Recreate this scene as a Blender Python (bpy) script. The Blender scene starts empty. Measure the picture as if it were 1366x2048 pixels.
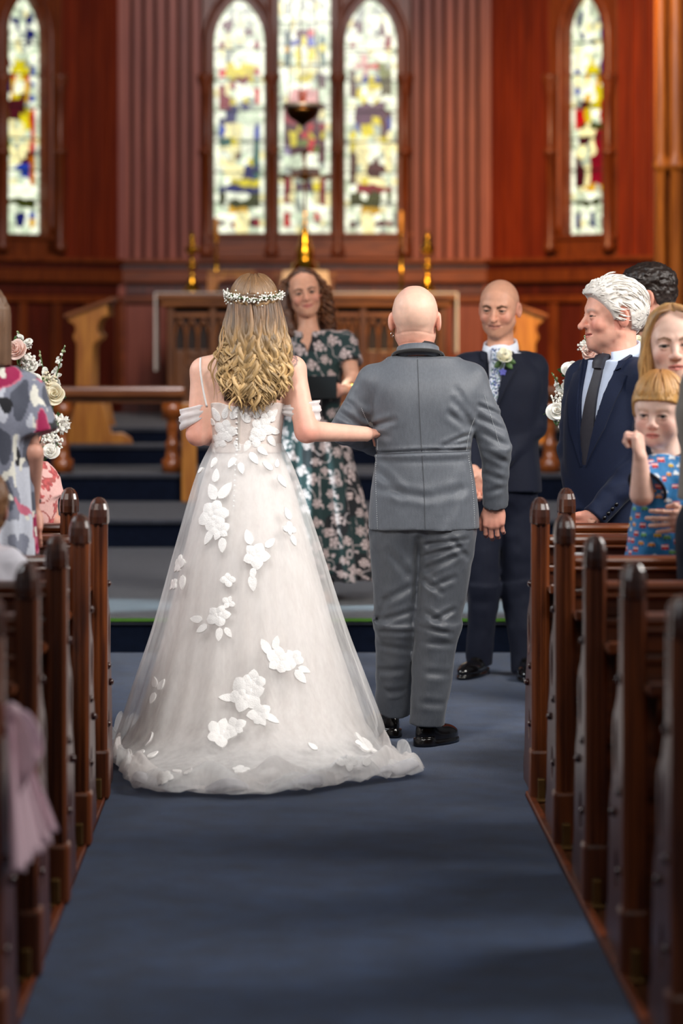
import bpy, bmesh, math, random
import numpy as np
from mathutils import Vector, Matrix, geometry
from mathutils.bvhtree import BVHTree

scene = bpy.context.scene
COL = scene.collection
RNG = np.random.default_rng(7)
random.seed(7)

# ---------------------------------------------------------------- camera
FPX = 5800.0                    # focal length in pixels of the 1366 x 2048 frame
PX0, PY0 = 580.0, 650.0         # where the camera axis meets the frame
EYE = 1.55                      # camera height above the aisle carpet
cam_d = bpy.data.cameras.new('camera')
cam = bpy.data.objects.new('camera', cam_d)
COL.objects.link(cam)
scene.camera = cam
cam.location = (0, 0, EYE)
cam.rotation_euler = (math.pi / 2, 0, 0)
cam_d.sensor_fit = 'VERTICAL'
cam_d.sensor_height = 36.0
cam_d.lens = FPX * 36.0 / 2048.0
cam_d.shift_x = (683 - PX0) / 2048.0
cam_d.shift_y = -(1024 - PY0) / 2048.0
cam_d.clip_end = 200
cam_d.dof.use_dof = True
cam_d.dof.focus_distance = 10.75
cam_d.dof.aperture_fstop = 2.1

# ---------------------------------------------------------------- world and light
world = bpy.data.worlds.new('world')
scene.world = world
world.use_nodes = True
bg = world.node_tree.nodes['Background']
bg.inputs[0].default_value = (0.80, 0.86, 1.0, 1)
bg.inputs[1].default_value = 0.085
scene.view_settings.view_transform = 'Standard'
scene.view_settings.look = 'None'
scene.view_settings.gamma = 1.0
scene.view_settings.use_curve_mapping = False
scene.view_settings.exposure = 0.0

def aim(o, target):
    o.rotation_euler = (Vector(target) - o.location).to_track_quat('-Z', 'Y').to_euler()

def area(name, loc, target, sx, sy, power, col):
    d = bpy.data.lights.new(name, 'AREA')
    d.shape = 'RECTANGLE'; d.size = sx; d.size_y = sy
    d.energy = power; d.color = col
    o = bpy.data.objects.new(name, d); COL.objects.link(o)
    o.location = loc; aim(o, target)
    return o

def spot(name, loc, target, power, col, angle, blend, radius):
    d = bpy.data.lights.new(name, 'SPOT')
    d.energy = power; d.color = col; d.spot_size = math.radians(angle)
    d.spot_blend = blend; d.shadow_soft_size = radius
    o = bpy.data.objects.new(name, d); COL.objects.link(o)
    o.location = loc; aim(o, target)
    return o

# daylight through the nave's tall side windows, plus unseen spots added to light the couple
area('nave_window_light_south', (4.9, 8.6, 4.6), (1.1, 9.9, 1.4), 2.4, 2.6, 430, (1.0, 0.96, 0.91))
area('nave_window_light_north', (-5.4, 11.0, 4.6), (0.0, 11.4, 1.2), 2.4, 2.6, 240, (0.93, 0.97, 1.0))
spot('nave_fill_spot_north', (-1.6, 3.6, 5.8), (-0.1, 11.0, 0.75), 1400, (1.0, 0.97, 0.94), 27, 0.9, 0.7)
spot('nave_fill_spot_south', (1.8, 3.8, 5.8), (0.4, 11.4, 0.9), 1100, (1.0, 0.96, 0.92), 27, 0.9, 0.7)
area('west_fill_light', (0.0, -1.5, 5.2), (0.0, 8.0, 1.0), 2.2, 2.6, 75, (1.0, 0.93, 0.84))  # unseen fill added behind the camera to brighten the pew faces
# a shaft of daylight on the chancel platform, and the chancel's warm lamps
for xt in (-1.1, -0.1, 0.9, 1.9):
    spot('chancel_window_shaft', (xt - 5.5, 13.6, 4.6), (xt, 14.34, 0.16), 6000, (0.66, 0.92, 1.0), 7.0, 0.7, 0.06)
spot('chancel_lamp_right', (0.6, 17.8, 5.4), (3.2, 23.4, 2.0), 2600, (1.0, 0.58, 0.18), 60, 0.8, 0.25)
spot('chancel_lamp_desk', (3.2, 19.4, 4.6), (1.95, 21.6, 1.3), 700, (1.0, 0.70, 0.10), 34, 0.7, 0.15)
spot('chancel_lamp_altar', (0.2, 17.5, 5.6), (0.2, 23.6, 1.6), 270, (1.0, 0.62, 0.30), 34, 0.8, 0.3)
area('chancel_daylight', (0.0, 15.0, 6.0), (0.1, 25.0, 3.4), 2.6, 2.0, 470, (1.0, 0.90, 0.90))

def W(px, py, Y):
    """photograph pixel at depth Y (metres from the camera) -> world point"""
    s = FPX / Y
    return np.array([(px - PX0) / s, Y, EYE - (py - PY0) / s])
# ---------------------------------------------------------------- materials
def lin(c):
    """'#rrggbb' or 0-255 triple (sRGB) -> linear rgb"""
    if isinstance(c, str):
        c = c.lstrip('#'); c = [int(c[i:i + 2], 16) for i in (0, 2, 4)]
    out = []
    for v in c[:3]:
        v = v / 255.0
        out.append(v / 12.92 if v <= 0.04045 else ((v + 0.055) / 1.055) ** 2.4)
    return tuple(out)

def lina(c):
    return np.array(lin(c))

MATS = {}
def new_mat(name):
    m = bpy.data.materials.new(name); m.use_nodes = True
    nt = m.node_tree
    return m, nt, nt.nodes['Principled BSDF']

def mat(name, col, rough=0.5, var=0.12, scale=20.0, bump=0.0, bscale=None, metallic=0.0, spec=0.5,
        sheen=0.0, sss=0.0, stretch=(1, 1, 1), coat=0.0, detail=3.0):
    if name in MATS: return MATS[name]
    m, nt, b = new_mat(name)
    L = nt.links
    tc = nt.nodes.new('ShaderNodeTexCoord'); mp = nt.nodes.new('ShaderNodeMapping')
    mp.inputs['Scale'].default_value = stretch
    L.new(tc.outputs['Object'], mp.inputs[0])
    nz = nt.nodes.new('ShaderNodeTexNoise'); nz.inputs['Scale'].default_value = scale; nz.inputs['Detail'].default_value = detail
    L.new(mp.outputs[0], nz.inputs['Vector'])
    cr = nt.nodes.new('ShaderNodeValToRGB')
    c = np.array(lin(col)) if not (isinstance(col, tuple) and max(col) <= 1.0) else np.array(col)
    cr.color_ramp.elements[0].position = 0.3; cr.color_ramp.elements[1].position = 0.72
    cr.color_ramp.elements[0].color = (*np.clip(c * (1 - var), 0, 1), 1)
    cr.color_ramp.elements[1].color = (*np.clip(c * (1 + var), 0, 1), 1)
    L.new(nz.outputs['Fac'], cr.inputs[0]); L.new(cr.outputs[0], b.inputs['Base Color'])
    b.inputs['Roughness'].default_value = rough; b.inputs['Metallic'].default_value = metallic
    b.inputs['Specular IOR Level'].default_value = spec
    if sheen: b.inputs['Sheen Weight'].default_value = sheen; b.inputs['Sheen Roughness'].default_value = 0.4
    if sss: b.inputs['Subsurface Weight'].default_value = sss; b.inputs['Subsurface Radius'].default_value = (0.02, 0.008, 0.005); b.inputs['Subsurface Scale'].default_value = 0.5
    if coat: b.inputs['Coat Weight'].default_value = coat; b.inputs['Coat Roughness'].default_value = 0.15
    if bump:
        bn = nt.nodes.new('ShaderNodeTexNoise'); bn.inputs['Scale'].default_value = bscale or scale * 6; bn.inputs['Detail'].default_value = 2
        L.new(mp.outputs[0], bn.inputs['Vector'])
        bp = nt.nodes.new('ShaderNodeBump'); bp.inputs['Strength'].default_value = bump; bp.inputs['Distance'].default_value = 0.004
        L.new(bn.outputs['Fac'], bp.inputs['Height']); L.new(bp.outputs[0], b.inputs['Normal'])
    MATS[name] = m
    return m

def wood(name, dark, light, rough=0.35, stretch=(14, 14, 1.2), scale=2.2, coat=0.25, bump=0.08, spec=0.5):
    """straight-grained varnished timber; grain runs along the axis with the small stretch"""
    if name in MATS: return MATS[name]
    m, nt, b = new_mat(name)
    L = nt.links
    tc = nt.nodes.new('ShaderNodeTexCoord'); mp = nt.nodes.new('ShaderNodeMapping')
    mp.inputs['Scale'].default_value = stretch
    oi = nt.nodes.new('ShaderNodeObjectInfo')
    va = nt.nodes.new('ShaderNodeVectorMath'); va.operation = 'ADD'
    ml = nt.nodes.new('ShaderNodeMath'); ml.operation = 'MULTIPLY'; ml.inputs[1].default_value = 37.0
    L.new(oi.outputs['Random'], ml.inputs[0])
    L.new(tc.outputs['Object'], mp.inputs[0]); L.new(mp.outputs[0], va.inputs[0]); L.new(ml.outputs[0], va.inputs[1])
    nz = nt.nodes.new('ShaderNodeTexNoise'); nz.inputs['Scale'].default_value = scale; nz.inputs['Detail'].default_value = 5; nz.inputs['Distortion'].default_value = 0.4
    L.new(va.outputs[0], nz.inputs['Vector'])
    cr = nt.nodes.new('ShaderNodeValToRGB')
    cr.color_ramp.elements[0].position = 0.32; cr.color_ramp.elements[1].position = 0.68
    cr.color_ramp.elements[0].color = (*lin(dark), 1); cr.color_ramp.elements[1].color = (*lin(light), 1)
    L.new(nz.outputs['Fac'], cr.inputs[0])
    hs = nt.nodes.new('ShaderNodeHueSaturation')
    mr = nt.nodes.new('ShaderNodeMapRange'); mr.inputs['To Min'].default_value = 0.82; mr.inputs['To Max'].default_value = 1.15
    L.new(oi.outputs['Random'], mr.inputs['Value']); L.new(mr.outputs[0], hs.inputs['Value'])
    L.new(cr.outputs[0], hs.inputs['Color']); L.new(hs.outputs[0], b.inputs['Base Color'])
    b.inputs['Roughness'].default_value = rough; b.inputs['Coat Weight'].default_value = coat; b.inputs['Coat Roughness'].default_value = 0.22
    b.inputs['Specular IOR Level'].default_value = spec
    bp = nt.nodes.new('ShaderNodeBump'); bp.inputs['Strength'].default_value = bump; bp.inputs['Distance'].default_value = 0.003
    L.new(nz.outputs['Fac'], bp.inputs['Height']); L.new(bp.outputs[0], b.inputs['Normal'])
    MATS[name] = m
    return m

def vmat(name, rough=0.55, bump=0.0, bscale=400.0, sss=0.0, sheen=0.0, spec=0.4, var=0.08, vscale=60.0, stretch=(1, 1, 1), trans=0.0, aniso=0.0):
    """material whose dye / skin tone comes from the mesh's own colour attribute, with noise grain on top"""
    if name in MATS: return MATS[name]
    m, nt, b = new_mat(name)
    L = nt.links
    at = nt.nodes.new('ShaderNodeAttribute'); at.attribute_name = 'Col'
    tc = nt.nodes.new('ShaderNodeTexCoord'); mp = nt.nodes.new('ShaderNodeMapping'); mp.inputs['Scale'].default_value = stretch
    L.new(tc.outputs['Object'], mp.inputs[0])
    nz = nt.nodes.new('ShaderNodeTexNoise'); nz.inputs['Scale'].default_value = vscale; nz.inputs['Detail'].default_value = 3
    L.new(mp.outputs[0], nz.inputs['Vector'])
    mr = nt.nodes.new('ShaderNodeMapRange'); mr.inputs['From Min'].default_value = 0.3; mr.inputs['From Max'].default_value = 0.7
    mr.inputs['To Min'].default_value = 1 - var; mr.inputs['To Max'].default_value = 1 + var
    L.new(nz.outputs['Fac'], mr.inputs['Value'])
    hs = nt.nodes.new('ShaderNodeHueSaturation')
    L.new(mr.outputs[0], hs.inputs['Value']); L.new(at.outputs['Color'], hs.inputs['Color'])
    L.new(hs.outputs[0], b.inputs['Base Color'])
    b.inputs['Roughness'].default_value = rough; b.inputs['Specular IOR Level'].default_value = spec
    if sss:
        b.inputs['Subsurface Weight'].default_value = sss; b.inputs['Subsurface Radius'].default_value = (0.012, 0.005, 0.003); b.inputs['Subsurface Scale'].default_value = 0.6
    if sheen: b.inputs['Sheen Weight'].default_value = sheen
    if bump:
        bn = nt.nodes.new('ShaderNodeTexNoise'); bn.inputs['Scale'].default_value = bscale; bn.inputs['Detail'].default_value = 2
        L.new(mp.outputs[0], bn.inputs['Vector'])
        bp = nt.nodes.new('ShaderNodeBump'); bp.inputs['Strength'].default_value = bump; bp.inputs['Distance'].default_value = 0.002
        L.new(bn.outputs['Fac'], bp.inputs['Height']); L.new(bp.outputs[0], b.inputs['Normal'])
    MATS[name] = m
    return m

def glow(name, col, strength):
    if name in MATS: return MATS[name]
    m, nt, b = new_mat(name)
    L = nt.links
    tc = nt.nodes.new('ShaderNodeTexCoord')
    nz = nt.nodes.new('ShaderNodeTexNoise'); nz.inputs['Scale'].default_value = 14.0; nz.inputs['Detail'].default_value = 4
    L.new(tc.outputs['Object'], nz.inputs['Vector'])
    mr = nt.nodes.new('ShaderNodeMapRange'); mr.inputs['From Min'].default_value = 0.3; mr.inputs['From Max'].default_value = 0.7
    mr.inputs['To Min'].default_value = strength * 0.55; mr.inputs['To Max'].default_value = strength * 1.3
    L.new(nz.outputs['Fac'], mr.inputs['Value'])
    c = lin(col)
    b.inputs['Base Color'].default_value = (*[v * 0.15 for v in c], 1)
    b.inputs['Emission Color'].default_value = (*c, 1)
    L.new(mr.outputs[0], b.inputs['Emission Strength'])
    b.inputs['Roughness'].default_value = 0.25
    m.cycles.emission_sampling = 'NONE'
    MATS[name] = m
    return m

# ---------------------------------------------------------------- meshes
def obj(name, V, F, m=None, parent=None, cols=None, smooth=True, bevel=0.0, solid=0.0, subsurf=0, auto=None):
    me = bpy.data.meshes.new(name)
    V = np.asarray(V, dtype=np.float64)
    me.from_pydata([tuple(v) for v in V] if len(V) < 4000 else V.tolist(), [], F.tolist() if isinstance(F, np.ndarray) else F)
    if cols is not None:
        at = me.color_attributes.new('Col', 'FLOAT_COLOR', 'POINT')
        a = np.ones((len(V), 4), dtype=np.float32); a[:, :3] = cols
        at.data.foreach_set('color', a.ravel())
    if smooth:
        me.polygons.foreach_set('use_smooth', np.ones(len(me.polygons), dtype=bool))
    me.update()
    o = bpy.data.objects.new(name, me); COL.objects.link(o)
    if m: me.materials.append(m)
    if parent: o.parent = parent
    if solid:
        md = o.modifiers.new('solid', 'SOLIDIFY'); md.thickness = solid; md.offset = 0
    if bevel:
        md = o.modifiers.new('bevel', 'BEVEL'); md.width = bevel; md.segments = 2; md.limit_method = 'ANGLE'
    if subsurf:
        md = o.modifiers.new('sub', 'SUBSURF'); md.levels = subsurf; md.render_levels = subsurf
    if auto:
        me.polygons.foreach_set('use_smooth', np.ones(len(me.polygons), dtype=bool))
        try: me.set_sharp_from_angle(angle=math.radians(auto))
        except Exception: pass
    return o

def tag(o, label=None, cat=None, group=None, kind=None):
    if label: o['label'] = label
    if cat: o['category'] = cat
    if group: o['group'] = group
    if kind: o['kind'] = kind
    return o

def thing(name, label, cat, loc=(0, 0, 0), group=None):
    o = bpy.data.objects.new(name, None); COL.objects.link(o)
    o.empty_display_size = 0.1
    o.location = loc
    return tag(o, label, cat, group)

class MB:
    """collects shapes into ONE mesh"""
    def __init__(s): s.V = []; s.F = []; s.C = []; s.n = 0
    def add(s, V, F, col=None):
        V = np.asarray(V, dtype=np.float64).reshape(-1, 3)
        if isinstance(F, np.ndarray): F = (F + s.n).tolist()
        else: F = [[i + s.n for i in f] for f in F]
        s.V.append(V); s.F.extend(F); s.n += len(V)
        c = np.ones((len(V), 3)) * 0.5 if col is None else (np.ones((len(V), 3)) * np.asarray(col))
        s.C.append(c)
        return s
    def box(s, lo, hi, col=None):
        x0, y0, z0 = lo; x1, y1, z1 = hi
        V = [(x0, y0, z0), (x1, y0, z0), (x1, y1, z0), (x0, y1, z0), (x0, y0, z1), (x1, y0, z1), (x1, y1, z1), (x0, y1, z1)]
        F = [(0, 3, 2, 1), (4, 5, 6, 7), (0, 1, 5, 4), (1, 2, 6, 5), (2, 3, 7, 6), (3, 0, 4, 7)]
        return s.add(V, F, col)
    def tube(s, pts, rad, n=8, col=None, flat=1.0, caps=True, up=None):
        return s.add(*tube(pts, rad, n, flat, caps, up), col)
    def lathe(s, prof, c=(0, 0, 0), n=24, col=None):
        return s.add(*lathe(prof, c, n), col)
    def build(s, name, m=None, parent=None, vc=False, loc=None, **k):
        V = np.concatenate(s.V)
        if loc is not None: V = V - np.asarray(loc)
        o = obj(name, V, s.F, m, parent, cols=np.concatenate(s.C) if vc else None, **k)
        if loc is not None: o.location = loc
        return o

def tube(pts, rad, n=8, flat=1.0, caps=True, up=None):
    P = np.asarray(pts, dtype=float); k = len(P)
    rad = np.ones(k) * rad if np.isscalar(rad) else np.asarray(rad, dtype=float)
    T = np.gradient(P, axis=0); T /= np.linalg.norm(T, axis=1)[:, None] + 1e-12
    ref = np.array(up if up is not None else ([0, 0, 1.0] if abs(T[0][2]) < 0.9 else [0, 1.0, 0]), dtype=float)
    a = np.linspace(0, 2 * math.pi, n, endpoint=False)
    ca, sa = np.cos(a), np.sin(a)
    nrm = ref - T[0] * ref.dot(T[0]); nrm /= np.linalg.norm(nrm) + 1e-12
    V = np.empty((k, n, 3))
    for i in range(k):
        nrm = nrm - T[i] * nrm.dot(T[i]); nrm /= np.linalg.norm(nrm) + 1e-12
        bi = np.cross(T[i], nrm)
        V[i] = P[i] + rad[i] * (ca[:, None] * nrm * flat + sa[:, None] * bi)
    F = grid_faces(k, n, wrap=True)
    V = V.reshape(-1, 3)
    if caps:
        F = F.tolist() + [list(range(n))[::-1], list(range((k - 1) * n, k * n))]
    return V, F

def grid_faces(r, c, wrap=False):
    i = np.arange(r - 1)[:, None]; j = np.arange(c if wrap else c - 1)[None, :]
    j2 = (j + 1) % c
    return np.stack([i * c + j, i * c + j2, (i + 1) * c + j2, (i + 1) * c + j], -1).reshape(-1, 4)

def lathe(prof, c=(0, 0, 0), n=24):
    """prof: (radius, z) from bottom to top, about a vertical axis through c"""
    P = np.asarray(prof, dtype=float); k = len(P)
    a = np.linspace(0, 2 * math.pi, n, endpoint=False)
    V = np.stack([P[:, 0][:, None] * np.cos(a), P[:, 0][:, None] * np.sin(a), np.repeat(P[:, 1][:, None], n, 1)], -1) + np.asarray(c)
    F = grid_faces(k, n, wrap=True).tolist()
    F += [list(range(n))[::-1], list(range((k - 1) * n, k * n))]
    return V.reshape(-1, 3), F

def prism(poly, d0, d1, fn):
    """2D polygon swept from d0 to d1; fn(u, v, d) -> xyz"""
    n = len(poly)
    V = [fn(u, v, d0) for u, v in poly] + [fn(u, v, d1) for u, v in poly]
    F = [list(range(n))[::-1], list(range(n, 2 * n))] + [[i, (i + 1) % n, n + (i + 1) % n, n + i] for i in range(n)]
    return V, F

def plate(name, outer, holes, thick, m, parent=None, bevel=0.004, fn=None):
    """flat board cut to an outline with pierced holes; curve-filled, bevelled, then turned into a mesh.
    outline lies in local XY, thickness along local Z; fn maps local -> world"""
    cu = bpy.data.curves.new(name, 'CURVE'); cu.dimensions = '2D'; cu.fill_mode = 'BOTH'
    cu.extrude = max(thick / 2 - bevel, 0.0005); cu.bevel_depth = bevel; cu.bevel_resolution = 1; cu.offset = -bevel
    for lp in [outer] + list(holes):
        sp = cu.splines.new('POLY'); sp.points.add(len(lp) - 1); sp.use_cyclic_u = True
        for p, (x, y) in zip(sp.points, lp): p.co = (x, y, 0, 1)
    t = bpy.data.objects.new(name, cu); COL.objects.link(t)
    me = bpy.data.meshes.new_from_object(t.evaluated_get(bpy.context.evaluated_depsgraph_get()))
    V = np.array([tuple(v.co) for v in me.vertices]); F = [list(p.vertices) for p in me.polygons]
    bpy.data.objects.remove(t); bpy.data.curves.remove(cu); bpy.data.meshes.remove(me)
    if fn is not None: V = fn(V)
    o = obj(name, V, F, m, parent, auto=35)
    return o

def spline(pts, n):
    """Catmull-Rom through pts, n samples"""
    P = np.asarray(pts, dtype=float)
    Q = np.vstack([2 * P[0] - P[1], P, 2 * P[-1] - P[-2]])
    t = np.linspace(0, len(P) - 1 - 1e-9, n); i = t.astype(int); f = (t - i)[:, None]
    a, b, c, d = Q[i], Q[i + 1], Q[i + 2], Q[i + 3]
    return 0.5 * ((2 * b) + (-a + c) * f + (2 * a - 5 * b + 4 * c - d) * f ** 2 + (-a + 3 * b - 3 * c + d) * f ** 3)

def rotz(a):
    c, s = math.cos(a), math.sin(a); return np.array([[c, -s, 0], [s, c, 0], [0, 0, 1]])
def rotx(a):
    c, s = math.cos(a), math.sin(a); return np.array([[1, 0, 0], [0, c, -s], [0, s, c]])
def roty(a):
    c, s = math.cos(a), math.sin(a); return np.array([[c, 0, s], [0, 1, 0], [-s, 0, c]])

def copy_tree(o, parent=None):
    c = o.copy(); COL.objects.link(c); c.parent = parent
    for ch in list(o.children): copy_tree(ch, c)
    return c

# ---------------------------------------------------------------- signed distance toolkit (numpy)
def smin(a, b, k):
    h = np.clip(0.5 + 0.5 * (b - a) / k, 0, 1)
    return b + (a - b) * h - k * h * (1 - h)
def smax(a, b, k): return -smin(-a, -b, k)
def sph(P, c, r): return np.linalg.norm(P - np.asarray(c), axis=1) - r
def ell(P, c, r, R=None):
    q = P - np.asarray(c)
    if R is not None: q = q @ R
    r = np.asarray(r, dtype=float)
    k0 = np.linalg.norm(q / r, axis=1); k1 = np.linalg.norm(q / (r * r), axis=1) + 1e-9
    return np.where(k0 < 1e-6, -r.min(), k0 * (k0 - 1) / k1)
def cap(P, a, b, ra, rb=None):
    a = np.asarray(a, float); b = np.asarray(b, float); rb = ra if rb is None else rb
    ab = b - a; t = np.clip((P - a) @ ab / (ab @ ab + 1e-12), 0, 1)
    return np.linalg.norm(P - a - t[:, None] * ab, axis=1) - (ra + (rb - ra) * t)
def cone(P, a, b, ra, rb, e0=0.0, e1=0.0):
    """tapered rod with flat ends (cloth cut straight)"""
    a = np.asarray(a, float); b = np.asarray(b, float)
    ab = b - a; L = np.linalg.norm(ab); u = ab / L
    s = (P - a) @ u; t = np.clip(s / L, 0, 1)
    d = np.linalg.norm(P - a - (t * L)[:, None] * u, axis=1) - (ra + (rb - ra) * t)
    return np.maximum(d, np.maximum(-s - e0, s - L - e1))
def chain(P, pts, rad, k=0.02):
    d = None
    for i in range(len(pts) - 1):
        c = cap(P, pts[i], pts[i + 1], rad[i], rad[i + 1])
        d = c if d is None else smin(d, c, k)
    return d
_LEV = {}
def _smooth_levels(lev):
    key = tuple(tuple(r) for r in lev)
    if key not in _LEV:
        A = np.asarray(lev, float); A = A[np.argsort(A[:, 0])]
        z = np.linspace(A[0, 0], A[-1, 0], 90); D = np.stack([z] + [np.interp(z, A[:, 0], A[:, c]) for c in range(1, 5)], -1)
        for _ in range(3):
            Q = np.vstack([D[:1]] * 4 + [D] + [D[-1:]] * 4)
            for c in range(1, 5): D[:, c] = np.convolve(Q[:, c], np.ones(9) / 9, 'valid')
        _LEV[key] = D
    return _LEV[key]
def loft(P, lev, n=2.4):
    """stack of superellipse sections: rows (z, cx, cy, rx, ry)"""
    L = _smooth_levels(lev); z = P[:, 2]
    i = lambda c: np.interp(z, L[:, 0], L[:, c])
    rx, ry = i(3), i(4)
    q = ((np.abs(P[:, 0] - i(1)) / rx) ** n + (np.abs(P[:, 1] - i(2)) / ry) ** n) ** (1 / n)
    d = (q - 1) * np.minimum(rx, ry)
    return np.maximum(d, np.maximum(L[0, 0] - z, z - L[-1, 0]))

def _hash(i, j, k, s):
    h = (i * 374761393 + j * 668265263 + k * 2147483647 + s * 974634777) & 0xFFFFFFFF
    h = ((h ^ (h >> 13)) * 1274126177) & 0xFFFFFFFF
    return ((h ^ (h >> 16)) & 0xFFFF) / 65535.0
def vnoise(P, f, seed=0):
    """smooth value noise in [-1, 1]; f scalar or per-axis frequency"""
    Q = P * np.asarray(f, float); I = np.floor(Q).astype(np.int64); t = Q - I; t = t * t * (3 - 2 * t)
    r = 0
    for dx in (0, 1):
        for dy in (0, 1):
            for dz in (0, 1):
                w = (t[:, 0] if dx else 1 - t[:, 0]) * (t[:, 1] if dy else 1 - t[:, 1]) * (t[:, 2] if dz else 1 - t[:, 2])
                r = r + w * _hash(I[:, 0] + dx, I[:, 1] + dy, I[:, 2] + dz, seed)
    return r * 2 - 1

def mesh_sdf(f, lo, hi, h, c=4):
    """surface-nets mesh of f(P) = 0 inside the box lo..hi at grid step h (coarse pass first)"""
    lo = np.asarray(lo, float); hi = np.asarray(hi, float)
    nb = np.ceil((hi - lo) / (h * c)).astype(int) + 1
    g = [lo[a] + (np.arange(nb[a]) + 0.5) * h * c - h * 0.5 for a in range(3)]
    X = np.stack(np.meshgrid(*g, indexing='ij'), -1).reshape(-1, 3)
    FC = np.concatenate([f(X[i:i + 200000]) for i in range(0, len(X), 200000)])
    act = np.abs(FC) < h * c * 1.9
    D = np.repeat(np.repeat(np.repeat(FC.reshape(nb), c, 0), c, 1), c, 2).astype(np.float32)
    ids = np.argwhere(act.reshape(nb))
    o = np.stack(np.meshgrid(*[np.arange(c)] * 3, indexing='ij'), -1).reshape(-1, 3)
    I = (ids[:, None, :] * c + o[None]).reshape(-1, 3)
    PP = lo + I * h
    vals = np.concatenate([f(PP[i:i + 200000]) for i in range(0, len(PP), 200000)]) if len(PP) else np.zeros(0)
    D[I[:, 0], I[:, 1], I[:, 2]] = vals
    D[0] = D[-1] = 1; D[:, 0] = D[:, -1] = 1; D[:, :, 0] = D[:, :, -1] = 1
    S = D < 0
    nx, ny, nz = np.array(D.shape) - 1
    cnt = np.zeros((nx, ny, nz), np.int8)
    for dx in (0, 1):
        for dy in (0, 1):
            for dz in (0, 1): cnt += S[dx:dx + nx, dy:dy + ny, dz:dz + nz]
    cells = np.argwhere((cnt > 0) & (cnt < 8))
    idx = -np.ones((nx, ny, nz), np.int64); idx[cells[:, 0], cells[:, 1], cells[:, 2]] = np.arange(len(cells))
    acc = np.zeros((len(cells), 3)); num = np.zeros(len(cells))
    cor = [(a, b, e) for a in (0, 1) for b in (0, 1) for e in (0, 1)]
    for p in cor:
        for ax in range(3):
            if p[ax]: continue
            q = list(p); q[ax] = 1
            a = D[cells[:, 0] + p[0], cells[:, 1] + p[1], cells[:, 2] + p[2]].astype(float)
            b = D[cells[:, 0] + q[0], cells[:, 1] + q[1], cells[:, 2] + q[2]].astype(float)
            m = (a < 0) != (b < 0)
            t = np.where(m, a / np.where(m, a - b, 1), 0)
            pos = np.zeros((len(cells), 3)) + p; pos[:, ax] = t
            acc[m] += pos[m]; num[m] += 1
    V = lo + (cells + acc / num[:, None]) * h
    F = []
    for ax in range(3):
        u, v = (ax + 1) % 3, (ax + 2) % 3
        sl0 = [slice(None)] * 3; sl1 = [slice(None)] * 3
        sl0[ax] = slice(0, -1); sl1[ax] = slice(1, None)
        A = S[tuple(sl0)]; B = S[tuple(sl1)]
        E = np.argwhere(A != B)
        E = E[(E[:, u] > 0) & (E[:, v] > 0) & (E[:, u] < D.shape[u] - 1) & (E[:, v] < D.shape[v] - 1)]
        if not len(E): continue
        ins = A[E[:, 0], E[:, 1], E[:, 2]]
        def cid(du, dv):
            e = E.copy(); e[:, u] += du; e[:, v] += dv
            return idx[e[:, 0], e[:, 1], e[:, 2]]
        q = np.stack([cid(-1, -1), cid(0, -1), cid(0, 0), cid(-1, 0)], -1)
        q[~ins] = q[~ins][:, ::-1]
        F.append(q)
    F = np.concatenate(F); F = F[(F >= 0).all(1)]
    return V, F

def bvh(V, F):
    return BVHTree.FromPolygons(np.asarray(V).tolist(), F.tolist() if isinstance(F, np.ndarray) else F)

def decal(tree, poly, o, e1, e2, d, off=0.003, thick=0.003, step=0.012, puff=None, back=0.5):
    """cloth shape cut to a 2D outline and laid on a surface: points o + u*e1 + v*e2 are thrown along d onto the
    tree; returns V, F of a thin closed shell"""
    o, e1, e2, d = [np.asarray(a, float) for a in (o, e1, e2, d)]
    P = np.asarray(poly, float)
    ed = []
    for i in range(len(P)):
        a, b = P[i], P[(i + 1) % len(P)]
        m = max(1, int(np.linalg.norm(b - a) / step))
        ed += [a + (b - a) * t / m for t in range(m)]
    ed = np.array(ed); nb_ = len(ed)
    g = []
    lo, hi = P.min(0), P.max(0)
    for u in np.arange(lo[0] + step / 2, hi[0], step):
        for v in np.arange(lo[1] + step / 2, hi[1], step):
            if inside(P, u, v) and np.min(np.hypot(ed[:, 0] - u, ed[:, 1] - v)) > step * 0.55: g.append((u, v))
    pts = [Vector(p) for p in ed] + [Vector(p) for p in g]
    vs, es, fs, *_ = geometry.delaunay_2d_cdt(pts, [(i, (i + 1) % nb_) for i in range(nb_)], [], 1, 1e-7)
    V = []; N = []
    last = None
    for p in vs:
        q = o + p[0] * e1 + p[1] * e2
        hit = tree.ray_cast(Vector(q - d * back), Vector(d))
        if hit[0] is None:
            hit2 = tree.find_nearest(Vector(q if last is None else q + d * last))
            V.append(np.array(hit2[0])); N.append(np.array(hit2[1]))
        else:
            V.append(np.array(hit[0])); N.append(np.array(hit[1])); last = (np.array(hit[0]) - q) @ d
    V = np.array(V); N = np.array(N)
    flip = (N @ d) > 0; N[flip] *= -1
    uv = np.array([[p[0], p[1]] for p in vs])
    ex = puff(uv) if puff is not None else np.zeros(len(V))
    Vo = V + N * (off + thick + ex)[:, None] if np.ndim(ex) else V + N * (off + thick)
    Vi = V + N * (off * 0.2 - 0.004)
    n = len(V)
    FF = [list(f) for f in fs] + [[i + n for i in f][::-1] for f in fs]
    cnt = {}
    for f in fs:
        for i in range(len(f)):
            a, b = f[i], f[(i + 1) % len(f)]
            cnt[(a, b)] = cnt.get((a, b), 0) + 1
    for (a, b) in list(cnt):
        if (b, a) not in cnt: FF.append([b, a, a + n, b + n])
    return np.vstack([Vo, Vi]), FF, uv

def inside(P, x, y):
    r = False; j = len(P) - 1
    for i in range(len(P)):
        if (P[i][1] > y) != (P[j][1] > y) and x < (P[j][0] - P[i][0]) * (y - P[i][1]) / (P[j][1] - P[i][1]) + P[i][0]: r = not r
        j = i
    return r
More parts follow.
